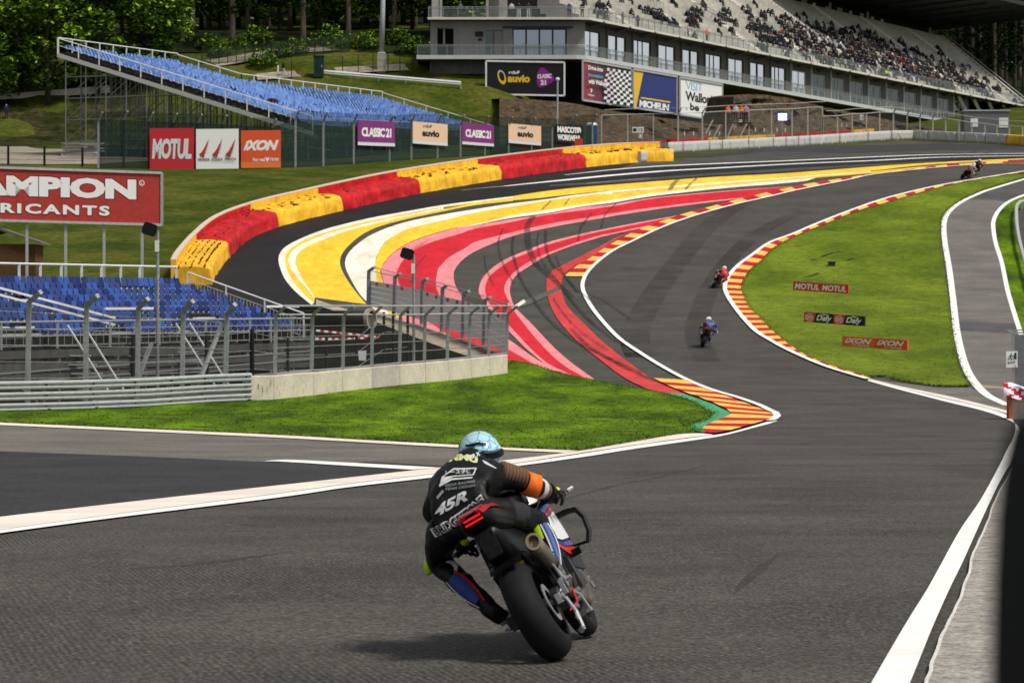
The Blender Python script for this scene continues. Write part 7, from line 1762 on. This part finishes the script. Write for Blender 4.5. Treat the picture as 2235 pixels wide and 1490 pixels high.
        q = MB(); q.tube([(s*.10,.86,.88),(s*.24,.84,.86),(s*.36,.79,.84)], .016, K_BLK, n=8); q.build('handlebar', root)
        q = MB(); q.tube([(s*.25,.80,.86),(s*.385,.745,.84)], .020, mat('grip_rubber', (0.01,0.01,0.01), .8), n=8); q.build('grip', root)
        q = MB(); q.tube([(s*.20,.89,.86),(s*.30,.90,.85),(s*.40,.86,.845)], [.010,.009,.008], K_ALU, n=6); q.tube([(s*.40,.80,.845),(s*.43,.83,.85),(s*.42,.93,.85)], [.014,.012,.010], K_ALU, n=6); q.build('brake_lever', root)
        q = MB(); q.tube([(s*.105,1.42,.30),(s*.105,1.22,.82)], .027, K_GOLD, n=10); q.tube([(s*.105,1.30,.60),(s*.105,1.20,.90)], .032, K_BLK, n=10); q.build('fork_leg', root)
        q = MB(); q.box((s*.095,1.34,.34), (.05,.10,.14), K_SATIN); q.build('brake_caliper', root)
        q = MB(); q.bar((s*.14,.36,.52), (s*.15,.20,.40), .025, K_ALU, ht=.06); q.build('peg_bracket', root)
        q = MB(); q.tube([(s*.15,.22,.39),(s*.25,.22,.39)], .014, K_ALU, n=8); q.build('foot_peg', root)
        q = MB(); q.tube([(s*.175,-.055,.315),(s*.20,-.055,.315)], .022, K_ALU, n=10); q.tube([(s*.15,.0,.315),(s*.19,.0,.315)], .03, K_SATIN, n=10); q.build('paddock_bobbin', root)
    L('nose_fairing', [sec(1.02,0,.86,.20,.14), sec(1.20,0,.86,.19,.13), sec(1.36,0,.82,.13,.09), sec(1.46,0,.78,.05,.04)], K_WHT)
    q = MB(); q.loft([[Vector((x*w_,y,z-abs(x)*.05)) for x in (-1,-.5,0,.5,1)] for y, z, w_ in ((.98,1.14,.10),(1.10,1.10,.15),(1.25,1.02,.17),(1.36,.93,.12))], K_GLS, cap=False, closed=False); q.build('windscreen', root, smooth=True)
    q = MB(); q.loft([[Vector((x, 1.42+math.cos(t)*.318, .298+math.sin(t)*.318)) for x in (-.068,-.05,.05,.068)] for t in [R(a) for a in range(25, 151, 9)]], K_CARB, cap=False, closed=False); q.build('front_fender', root)
    # exhaust
    ax = [(Vector((.195,-.02,.665)), .060,.047), (Vector((.187,.12,.575)), .063,.050), (Vector((.174,.28,.465)), .063,.050), (Vector((.162,.42,.368)), .054,.045), (Vector((.09,.55,.33)), .03,.03)]
    def ering(c, a_, b_, n=18, tilt=.55):
        d = Vector((-.05,.87,-.49)).normalized(); x_ = Vector((1,0,0)); x_ = (x_-d*x_.dot(d)).normalized(); z_ = x_.cross(d).normalized()*-1
        return [c+x_*math.cos(t)*b_+z_*math.sin(t)*a_*(1.0 if math.sin(t) > 0 else .9) for t in [2*math.pi*k/n for k in range(n)]]
    q = MB(); q.loft([ering(*p) for p in ax], K_TI); ex = q.build('exhaust_silencer', root, smooth=True)
    q = MB(); c = ax[0][0]; d = Vector((-.05,.87,-.49)).normalized()
    q.loft([ering(c+d*.02,.062,.049), ering(c-d*.02,.060,.047), ering(c-d*.02,.045,.034), ering(c+d*.03,.043,.032)], K_TIP, cap=False); q.loft([ering(c+d*.022,.049,.037), ering(c+d*.024,.049,.037)], mat('exhaust_hole', (0.002,0.002,0.002), 1)); q.build('exhaust_tip', ex, smooth=False)
    q = MB(); q.loft([ering(Vector((.183,.18,.535)),.073,.060), ering(Vector((.181,.20,.522)),.073,.060)], K_BLK, cap=False); q.build('exhaust_strap', ex)
    q = MB(); q.box((.06,-.02,.60), (.05,.04,.02), K_GOLD); q.box((.06,-.02,.57), (.015,.04,.05), K_GOLD); q.build('shock_reservoir', root)
    q = MB(); q.tube([(.185,.33,.33),(.205,.46,.27),(.205,.52,.17)], .012, K_ALU, n=6); q.box((.20,.53,.16), (.03,.07,.02), K_ALU); q.build('brake_pedal', root)
    q = MB(); q.box((.16,.08,.27), (.05,.10,.07), K_SATIN); q.box((.185,.08,.28), (.012,.05,.03), K_RED2); q.build('rear_caliper', root)
    for nm, pts, r_, m in (('brake_hose', [(.16,.10,.33),(.20,.22,.42),(.21,.34,.52)], .007, K_ALU), ('brake_hose', [(.17,.05,.22),(.215,.16,.24),(.21,.30,.33)], .006, K_RED2), ('shift_rod', [(.19,.28,.46),(.215,.40,.38)], .008, K_ALU),
                         ('sub_frame_tube', [(.13,.20,.60),(.15,.36,.66)], .012, K_SATIN), ('exhaust_link', [(.14,.44,.34),(.20,.56,.24),(.19,.74,.20)], .022, K_TI)):
        q = MB(); q.tube(pts, r_, m, n=7); q.build(nm, root)
    for y, z in ((.20,.47),(.26,.43),(.31,.38),(.16,.40),(.36,.46),(.10,.22),(.46,.30),(.40,.25)):
        q = MB(); q.tube([(.185,y,z),(.222,y,z)], .014, K_ALU, n=8); q.build('bolt', root)
    q = MB(); q.loft([[Vector((.20,.10,.50)), Vector((.20,.30,.56)), Vector((.20,.36,.40)), Vector((.20,.22,.34))], [Vector((.21,.10,.50)), Vector((.21,.30,.56)), Vector((.21,.36,.40)), Vector((.21,.22,.34))]], K_ALU); q.build('rearset_plate', root)
    q = MB(); c_ = Vector((.243,.80,.30))
    for k in range(20): a_, b_ = 2*math.pi*k/20, 2*math.pi*(k+1)/20; q.bar(c_+Vector((.01,math.cos(a_)*.036,math.sin(a_)*.036)), c_+Vector((.01,math.cos(b_)*.036,math.sin(b_)*.036)), .008, mat('emblem_grey', (0.3,0.28,0.26), .5))
    q.build('emblem', root)
    rnd = random.Random(4)
    for nm, c, sz, m in (('heel_guard',(.175,.18,.44),(.012,.10,.12),K_SATIN),('master_cylinder',(.19,.14,.36),(.025,.03,.09),K_ALU),('fluid_pot',(.19,.30,.50),(.04,.04,.06),K_ALU),('engine_cover',(.215,.70,.40),(.03,.22,.20),K_SATIN),('frame_slider',(.27,.78,.50),(.06,.045,.045),K_BLK),('axle_block',(.165,-.03,.315),(.03,.10,.06),K_ALU)):
        q = MB(); q.box(c, sz, m); q.build(nm, root)
    q = MB(); q.tube([(.19,.02,.30),(.205,.02,.20),(.20,-.01,.10)], .012, K_ALU, n=6); q.tube([(.20,-.01,.10),(.17,.0,.085)], .018, K_ALU, n=6); q.build('lower_guard', root)
    return root
def bike_xf(o, base, yaw, lean):
    ry = Matrix.Rotation(R(-lean), 3, 'Y'); rz = Matrix.Rotation(R(-yaw), 3, 'Z'); c = Vector((0,0,.095))
    o.location = Vector(base)+rz @ (c-ry @ c); o.rotation_mode = 'XYZ'; o.rotation_euler = (ry.to_euler().x, R(-lean), R(-yaw))
slope = math.atan((P(20)-P(17.6))/2.4)
base = Vector((.247, 17.6, P(17.6)+.012))
hero = motorcycle(); bike_xf(hero, base, YAW, LEAN)
tag(hero, 'black superbike with red tail trim leaning left in the foreground', 'motorcycle', 'motorcycles on the track')

# ---- rider, modelled in the heading frame (x right, y forward, z up) beside the leaned machine
SUIT = mat('leather_black', (0.0045,0.0045,0.005), .5, var=.3, scale=7, spec=.22, bump=.7, bscale=11, bdist=.03); SUITG = mat('leather_grey', (0.014,0.014,0.015), .5, spec=.4)
SP = dict(pel=(-.555,.10,.82), sp1=(-.585,.24,.945), che=(-.58,.38,1.04), nkb=(-.565,.51,1.09), nk=(-.555,.58,1.10), hd=(-.55,.645,1.135),
          shR=(-.405,.44,1.05), elR=(-.19,.62,.975), wrR=(-.115,.80,.915), shL=(-.745,.43,.99), elL=(-.835,.62,.80), wrL=(-.69,.77,.64),
          hpR=(-.45,.16,.83), knR=(-.16,.53,.765), anR=(-.01,.31,.50), toR=(.02,.42,.44), hpL=(-.66,.15,.76), knL=(-.755,.43,.53), anL=(-.38,.12,.27), toL=(-.30,.29,.19))
RAD = dict(pel=.165, sp1=(.165,.15), che=(.18,.15), nkb=.12, nk=.08, hd=.085, shR=.082, elR=.060, wrR=.047, shL=.088, elL=.06, wrL=.047, hpR=.125, knR=.080, anR=.046, toR=.038, hpL=.125, knL=.085, anL=.056, toL=.045)
names = list(SP); ix = {n_: i for i, n_ in enumerate(names)}
def mid(a, b, t, r_, nm, push=(0,0,0)):
    SP[nm] = tuple(SP[a][k]*(1-t)+SP[b][k]*t+push[k] for k in range(3)); RAD[nm] = r_; names.append(nm); ix[nm] = len(names)-1
mid('hpL','knL',.5,.108,'thL',(-.02,0,0)); mid('hpR','knR',.5,.108,'thR',(0,0,.02)); mid('knL','anL',.38,.078,'caL'); mid('knR','anR',.38,.066,'caR'); mid('shR','elR',.5,.074,'uaR',(0,-.01,.015)); mid('shL','elL',.5,.074,'uaL')
ED = [(ix[a], ix[b]) for a, b in (('pel','sp1'),('sp1','che'),('che','nkb'),('nkb','nk'),('nk','hd'),('che','shR'),('shR','uaR'),('uaR','elR'),('elR','wrR'),('che','shL'),('shL','uaL'),('uaL','elL'),('elL','wrL'),
      ('pel','hpR'),('hpR','thR'),('thR','knR'),('knR','caR'),('caR','anR'),('anR','toR'),('pel','hpL'),('hpL','thL'),('thL','knL'),('knL','caL'),('caL','anL'),('anL','toL'))]
rme = skin_mesh([(SP[n_], RAD[n_]) for n_ in names], ED, 3, 0, 'person')
for v_ in rme.vertices:      # leather folds
    c_ = v_.co; k_ = mnoise.noise(Vector((c_.x*9, c_.y*7, c_.z*16)))*.010+mnoise.noise(Vector((c_.x*20+3, c_.y*14, c_.z*30)))*.005
    v_.co = c_+v_.normal*k_
V = lambda k: Vector(SP[k])
BOOT = mat('boot_black', (0.006,0.006,0.007), .45)
pick(rme, [SUIT, BOOT, SUITG], lambda c: 1 if min((c-V('anL')).length, (c-V('toL')).length, (c-V('anR')).length, (c-V('toR')).length) < .13 else (2 if (c-V('thR')).length < .12 and c.z > .80 else 0))
rider = bpy.data.objects.new('person', rme); COL.objects.link(rider); rider.location = base; rider.rotation_euler = (0,0,R(-YAW))
tag(rider, 'rider in black leathers and pale blue helmet hanging off the nearest motorcycle', 'person', 'riders')
def blob(c, rx, ry, rz_, m, name, par, rot=None, n=20, k=12, cut=None):
    q = MB(); rot = rot or Matrix.Identity(3); rows = []
    for i in range(k+1):
        a = math.pi*i/k-math.pi/2
        rows.append([Vector(c)+rot @ Vector((rx*math.cos(a)*math.cos(2*math.pi*j/n), ry*math.cos(a)*math.sin(2*math.pi*j/n), rz_*math.sin(a))) for j in range(n)])
    q.loft(rows, m); return q.build(name, par, smooth=True)
hump = blob((-.575,.47,1.10), .115, .17, .095, SUIT, 'aero_hump', rider, Matrix.Rotation(R(28),3,'X'))
# helmet: shell with a cracked-ice pattern, vents, visor and rear wing
hm = bpy.data.materials.new('helmet_ice'); hm.use_nodes = True; n, l = hm.node_tree.nodes, hm.node_tree.links; b = n['Principled BSDF']; b.inputs['Roughness'].default_value = .25; b.inputs['Coat Weight'].default_value = .4
tc = n.new('ShaderNodeTexCoord'); vo = n.new('ShaderNodeTexVoronoi'); vo.feature = 'DISTANCE_TO_EDGE'; vo.inputs['Scale'].default_value = 15; l.new(tc.outputs['Object'], vo.inputs['Vector'])
mr = n.new('ShaderNodeMapRange'); mr.inputs['From Min'].default_value = .015; mr.inputs['From Max'].default_value = .05; l.new(vo.outputs['Distance'], mr.inputs['Value'])
nz = n.new('ShaderNodeTexNoise'); nz.inputs['Scale'].default_value = 9; l.new(tc.outputs['Object'], nz.inputs['Vector'])
m1 = n.new('ShaderNodeMix'); m1.data_type = 'RGBA'; m1.inputs[6].default_value = (.60,.82,.90,1); m1.inputs[7].default_value = (.28,.58,.70,1); l.new(nz.outputs['Fac'], m1.inputs[0])
m2 = n.new('ShaderNodeMix'); m2.data_type = 'RGBA'; m2.inputs[6].default_value = (.06,.22,.30,1); l.new(mr.outputs[0], m2.inputs[0]); l.new(m1.outputs[2], m2.inputs[7]); l.new(m2.outputs[2], b.inputs['Base Color'])
HC = Vector((-.543,.665,1.168)); hrot = Matrix.Rotation(R(16),3,'Z') @ Matrix.Rotation(R(-12),3,'Y') @ Matrix.Rotation(R(22),3,'X')
hel = blob(HC, .131, .160, .143, hm, 'helmet', rider, hrot, 28, 18)
def on_h(az, el, rr=1.01): return HC+hrot @ Vector((.131*rr*math.cos(el)*math.sin(az), -.160*rr*math.cos(el)*math.cos(az), .143*rr*math.sin(el)))
def band(pts, w_, m, name, par, rr=1.012, t=.008):
    q = MB(); rr_ = []
    for az, el in pts:
        a, b_ = on_h(az, el-w_/2, rr), on_h(az, el+w_/2, rr); nn = (a-HC).normalized()*t; rr_.append([a, b_, b_+nn, a+nn])
    q.loft(rr_, m); return q.build(name, par, smooth=False)
band([(R(a), R(24-abs(a)*.24)) for a in range(-72, 78, 12)], .26, K_BLK, 'rear_vent', hel, 1.0, .016)
band([(R(a), R(56-abs(a+12)*.2)) for a in range(-62, 30, 12)], .09, K_BLK, 'top_vent', hel)
band([(R(a), R(38-abs(a)*.22)) for a in range(-60, 64, 12)], .10, hm, 'rear_wing', hel, 1.0, .022)
band([(R(a), R(6)) for a in range(120, 241, 12)], .55, K_BLK, 'visor', hel)
# gloves with fingers closed round the grips
GLV = mat('glove_black', (0.009,0.009,0.009), .6); NEON = mat('neon_yellow', (0.55,0.80,0.02), .5)
def hand(wr, grip, side, name):
    wr, grip = Vector(wr), Vector(grip); d = (grip-wr).normalized(); ax_ = Vector((.9*side,-.3,-.25*side)).normalized(); upv = ax_.cross(d).normalized()
    if upv.z < 0: upv = -upv
    J = [(wr,.048),(wr.lerp(grip,.55)+upv*.014,(.056,.042)),(grip+upv*.030,(.056,.034))]; E_ = [(0,1),(1,2)]
    for f in range(4):
        off = ax_*(.036*(f-1.5)); ln = (.95,1.1,1.05,.85)[f]; k = len(J)
        J += [(grip+off+upv*.034+d*.012,.013),(grip+off+upv*.016+d*.042*ln,.0115),(grip+off-upv*.022+d*.036*ln,.0105),(grip+off-upv*.030+d*.006,.009)]; E_ += [(2,k),(k,k+1),(k+1,k+2),(k+2,k+3)]
    k = len(J); s = -side
    J += [(wr.lerp(grip,.6)+ax_*.040*s-upv*.005,.016),(grip+ax_*.055*s-upv*.022,.013),(grip+ax_*.035*s-upv*.034+d*.02,.011)]; E_ += [(1,k),(k,k+1),(k+1,k+2)]
    me = skin_mesh([(tuple(p), r_) for p, r_ in J], E_, 1, 0, name); me.materials.append(GLV); o = bpy.data.objects.new(name, me); COL.objects.link(o); o.parent = rider
    kn = blob(tuple(wr.lerp(grip,.62)+upv*.042), .034, .036, .022, NEON, 'knuckle_guard', o, n=10, k=6)
    q = MB(); a = wr.lerp(V('elR' if side > 0 else 'elL'), .45); q.tube([a, a.lerp(wr,.6), wr.lerp(grip,.30)], [.064,.060,.052], GLV, n=12); q.build('cuff', o)
    return o
ry = Matrix.Rotation(R(-LEAN), 3, 'Y'); cc = Vector((0,0,.095))
def b2h(p): return ry @ (Vector(p)-cc)+cc
hand(SP['wrR'], b2h((.315,.765,.852)), 1, 'glove'); hand(SP['wrL'], b2h((-.315,.765,.852)), -1, 'glove')
# suit details
def sleeve(a, b, r0, r1, m, name, n=14, par=None):
    q = MB(); q.tube([a, Vector(a).lerp(Vector(b), .5), b], [r0, (r0+r1)/2, r1], m, n=n); return q.build(name, par or rider, smooth=True)
ORG = mat('armband_orange', (0.90,0.17,0.015), .6, var=.06, scale=20)
q = MB(); q.tube([V('uaR').lerp(V('elR'),.36), V('uaR').lerp(V('elR'),.72), V('elR')+Vector((.010,-.008,.004))], [.075,.074,.072], ORG, n=16); q.build('armband', rider, smooth=True)
BRZ = mat('stretch_bronze', (0.16,0.085,0.045), .7)
for k in range(7):
    t = .05+.085*k; c = V('shR').lerp(V('elR'), t)+Vector((.012,-.012,.026)); c2 = V('shR').lerp(V('elR'), t+.05)+Vector((.012,-.012,.026)); q = MB(); q.tube([c, c2], [.072-.012*t]*2, BRZ if k % 1 == 0 else SUIT, n=14); q.build('stretch_panel', rider, smooth=True)
WHT = mat('suit_white', (0.62,0.61,0.60), .5)
q = MB(); q.tube([V('elR').lerp(V('wrR'),.08), V('elR').lerp(V('wrR'),.24)], [.067,.063], WHT, n=14); q.build('forearm_panel', rider, smooth=True)
for k in (.30,.39): q = MB(); q.tube([V('elR').lerp(V('wrR'),k), V('elR').lerp(V('wrR'),k+.05)], [.060,.058], BRZ, n=14); q.build('stretch_panel', rider, smooth=True)
blob(tuple(V('knL')+Vector((-.062,-.01,-.02))), .030, .05, .06, NEON, 'knee_slider', rider, n=12, k=8)
blob(tuple(V('knL')+Vector((-.055,-.035,.115))), .022, .025, .03, NEON, 'knee_patch', rider, n=10, k=6)
def shell(a, b, r0, r1, a0, a1, m, name, bulge=1.0):
    a, b = Vector(a), Vector(b); d = (b-a).normalized(); bk = Vector((0,-1,0)); x_ = (bk-d*bk.dot(d)).normalized(); y_ = d.cross(x_); q = MB(); rows = []
    for i in range(7):
        t = i/6; c = a.lerp(b, t); r_ = (r0+(r1-r0)*t)*1.02; k = .45+.55*math.sin(math.pi*min(1,.15+t*.8))
        rows.append([c+(x_*math.cos(g)+y_*math.sin(g))*r_ for g in [a0*k+(a1-a0)*k*j/6 for j in range(7)]])
    q.loft(rows, m, cap=False, closed=False); return q.build(name, rider, smooth=True)
SBLU = mat('shin_blue', (0.012,0.045,0.22), .4); SRED = mat('shin_red', (0.50,0.02,0.02), .45)
shell(V('caL').lerp(V('anL'),.0), V('caL').lerp(V('anL'),.75), .083, .066, R(-30), R(38), SBLU, 'shin_guard')
shell(V('caL').lerp(V('anL'),-.05), V('caL').lerp(V('anL'),.85), .0842, .0662, R(40), R(50), WHT, 'shin_piping'); shell(V('caL').lerp(V('anL'),-.05), V('caL').lerp(V('anL'),.85), .0844, .0664, R(-46), R(-32), SRED, 'shin_piping')
shell(V('knL').lerp(V('caL'),.5), V('caL'), .088, .082, R(-62), R(-40), WHT, 'shin_badge')
shell(V('anL')+Vector((.03,-.02,-.01)), V('toL'), .062, .05, R(-20), R(30), WHT, 'boot_panel')
shell(V('knR').lerp(V('caR'),-.3), V('caR').lerp(V('anR'),.1), .087, .072, R(-5), R(28), NEON, 'leg_stripe'); shell(V('knR').lerp(V('caR'),.45), V('anR'), .074, .050, R(-62), R(-22), SBLU, 'shin_guard'); shell(V('knR').lerp(V('caR'),.45), V('anR'), .0745, .0505, R(-70), R(-62), WHT, 'shin_piping'); shell(V('knR').lerp(V('caR'),.45), V('anR'), .0745, .0505, R(-21), R(-13), WHT, 'shin_piping'); shell(V('thR').lerp(V('knR'),.55), V('knR'), .105, .094, R(50), R(110), WHT, 'knee_panel')
# lettering on the back, wrapped onto the leather along the direction the letters face
bpy.context.view_layer.update()
bms = bmesh.new(); 
for ob in (rider, hump, hel):
    t_ = bmesh.new(); t_.from_mesh(ob.data); t_.transform(ob.matrix_world); tmp = bpy.data.meshes.new('t'); t_.to_mesh(tmp); bms.from_mesh(tmp); t_.free(); bpy.data.meshes.remove(tmp)
bvh = BVHTree.FromBMesh(bms); inv = rider.matrix_world.inverted(); eye = Vector((0,0,CAMH))
def decal(tris, m, name, lift=.006, par=None):
    """tris: triangles in picture-plane coordinates of the back; fine cuts follow the body"""
    q = MB()
    def put(p):
        r_ = ray(p[0], p[1], 17.0); d = (r_-eye).normalized(); h, nn, i_, ds = bvh.ray_cast(eye, d, 40)
        return None if h is None else inv @ (h-d*lift)
    def go_(t, dep):
        e = max(math.dist(t[i], t[(i+1)%3]) for i in range(3))
        if e > 5 and dep < 5:
            mm = [tuple((t[i][k]+t[(i+1)%3][k])/2 for k in (0,1)) for i in range(3)]
            for s_ in ((t[0],mm[0],mm[2]),(mm[0],t[1],mm[1]),(mm[2],mm[1],t[2]),(mm[0],mm[1],mm[2])): go_(s_, dep+1)
        else:
            pp = [put(p) for p in t]
            if None not in pp and max((pp[i]-pp[(i+1)%3]).length for i in range(3)) < .09: q.face(pp, m)
    for t in tris: go_(t, 0)
    if q.f: return q.build(name, par or rider)
def txt(s_, A, B, h, m, bold=.03, shear=0, arc=0, space=1, lift=.006, name='lettering'):
    vs, fs = text_tris(s_, bold, shear, space); dx, dy = B[0]-A[0], B[1]-A[1]; L_ = math.hypot(dx, dy); ux, uy = dx/L_, dy/L_; nx_, ny_ = uy, -ux
    W = [(A[0]+dx*x+nx_*(y*h+arc*4*x*(1-x)), A[1]+dy*x+ny_*(y*h+arc*4*x*(1-x))) for x, y in vs]; tr = []
    for f in fs:
        for k in range(1, len(f)-1): tr.append((W[f[0]], W[f[k]], W[f[k+1]]))
    return decal(tr, m, name, lift)
def polyd(pts, m, name='suit_panel', lift=.005):
    return decal([tuple(pts[i] for i in t) for t in tessellate_polygon([[Vector((p[0],p[1],0)) for p in pts]])], m, name, lift)
LWH = mat('letter_white', (0.60,0.60,0.60), .5); LYE = mat('letter_yellow', (0.62,0.68,0.30), .5); LGR = mat('letter_grey', (0.22,0.24,0.26), .5); LRD = mat('letter_red', (0.45,0.12,0.12), .5)
txt('BRIDGESTONE', (950,1173), (1062,1096), 23, LWH, .075, .05, -6, .95); txt('BRIDGESTONE', (953,1169), (1059,1096), 18, SUIT, .012, .05, -6, 1.0, lift=.010)
txt('45R', (952,1128), (1026,1088), 22, LWH, .04, .45)
txt('MMU', (979,1008), (1042,1012), 14, LYE, .06, 0, 6)
polyd([(964,1040),(990,1021),(1041,1020),(1034,1036),(988,1040),(960,1056)], LWH); polyd([(968,1040),(991,1024),(1037,1022.5),(1032,1034),(988,1037)], SUIT, lift=.008)
txt('レース子備', (972,1036), (1029,1033), 10, LWH, .02, .1, 1, lift=.011)
polyd([(958,1057),(985,1043),(1032,1040),(1030,1043),(986,1047),(959,1062)], LWH)
for y0, y1, t_ in ((1060,1052,'GEAR RACING'),(1068,1061,'TEAM DESIGN')): txt(t_, (972,y0+2), (1038,y1), 5.5, LGR, .03, .3)
polyd([(952,1084),(966,1068),(969,1072),(955,1089)], LGR)
polyd([(1052,1003),(1062,1007),(1085,1022),(1080,1021),(1058,1011)], LWH)
txt('ER X', (1028,1002), (1050,992), 9, LWH, .05, .2)
# ---- other riders on the hill
def recolour(o, mp):
    if o.type == 'MESH':
        o.data = o.data.copy()
        for i, m in enumerate(o.data.materials):
            if m and m.name in mp: o.data.materials[i] = mp[m.name]
    for c in o.children: recolour(c, mp)
def strip(o, bad):
    for c in list(o.children):
        if any(c.name.startswith(b_) for b_ in bad): 
            for g in list(c.children): bpy.data.objects.remove(g)
            bpy.data.objects.remove(c)
        else: strip(c, bad)
def other(px, py, to, lean, mp, hl, lab_b, lab_r):
    g = hit(px, py); t_ = hit(*to); yw = math.degrees(math.atan2(t_.x-g.x, t_.y-g.y)); g.z += .03
    pitch = math.atan2(P(g.y+1)-P(g.y-1), 2)*math.cos(R(yw))
    hb = copy_tree(hero); rd = copy_tree(rider); strip(rd, ('lettering','suit_panel'))
    # mirrored: these machines lean the other way
    M = Matrix.Translation(g) @ Matrix.Rotation(R(-yw), 4, 'Z') @ Matrix.Rotation(pitch, 4, 'X') @ Matrix.Scale(-1, 4, (1,0,0))
    MB_ = M @ Matrix.Translation(cc) @ Matrix.Rotation(R(-lean), 4, 'Y') @ Matrix.Translation(-cc)
    MR = M @ Matrix.Translation(cc) @ Matrix.Rotation(R(LEAN-lean), 4, 'Y') @ Matrix.Translation(-cc)
    hb.matrix_world = MB_; rd.matrix_world = MR
    recolour(hb, mp); recolour(rd, {**mp, 'helmet_ice': hl})
    tag(hb, lab_b, 'motorcycle', 'motorcycles on the track'); tag(rd, lab_r, 'person', 'riders')
HW = mat('helmet_white', (0.8,0.8,0.8), .3); HP = mat('helmet_pink', (0.75,0.60,0.58), .3); HB = mat('helmet_black', (0.01,0.01,0.01), .3)
LB = mat('leather_blue', (0.10,0.11,0.24), .5, var=1.0, scale=5); LR = mat('leather_red', (0.50,0.05,0.045), .5, var=.9, scale=4); LW = mat('leather_piebald', (0.30,0.29,0.27), .5, var=1.0, scale=3)
other(1533, 759, (1552,690), 17, {'leather_black': LB, 'gloss_black': mat('bike_purple', (0.06,0.02,0.10), .3), 'leather_grey': SUIT, 'armband_orange': NEON}, HW, 'dark motorcycle upright on the track below the red kerb, second nearest', 'rider in blue leathers with a white helmet, second nearest on the track')
other(1556, 629, (1600,560), 36, {'leather_black': LR, 'leather_grey': WHT, 'armband_orange': WHT}, HW, 'motorcycle leaning hard right against the striped inside kerb', 'rider in red and white leathers leaning beside the inside kerb')
other(2100, 391, (2200,375), 42, {'leather_black': LW, 'armband_orange': WHT, 'gloss_black': K_BLK}, HW, 'black motorcycle leaning right at the far top of the track, front of the pair', 'rider in black and white leathers at the far top of the track')
other(2114, 383, (2215,366), 40, {'leather_black': SUIT, 'armband_orange': WHT, 'leather_grey': WHT}, HP, 'black motorcycle right behind the leading far machine', 'rider with a pale pink helmet, farthest on the track')
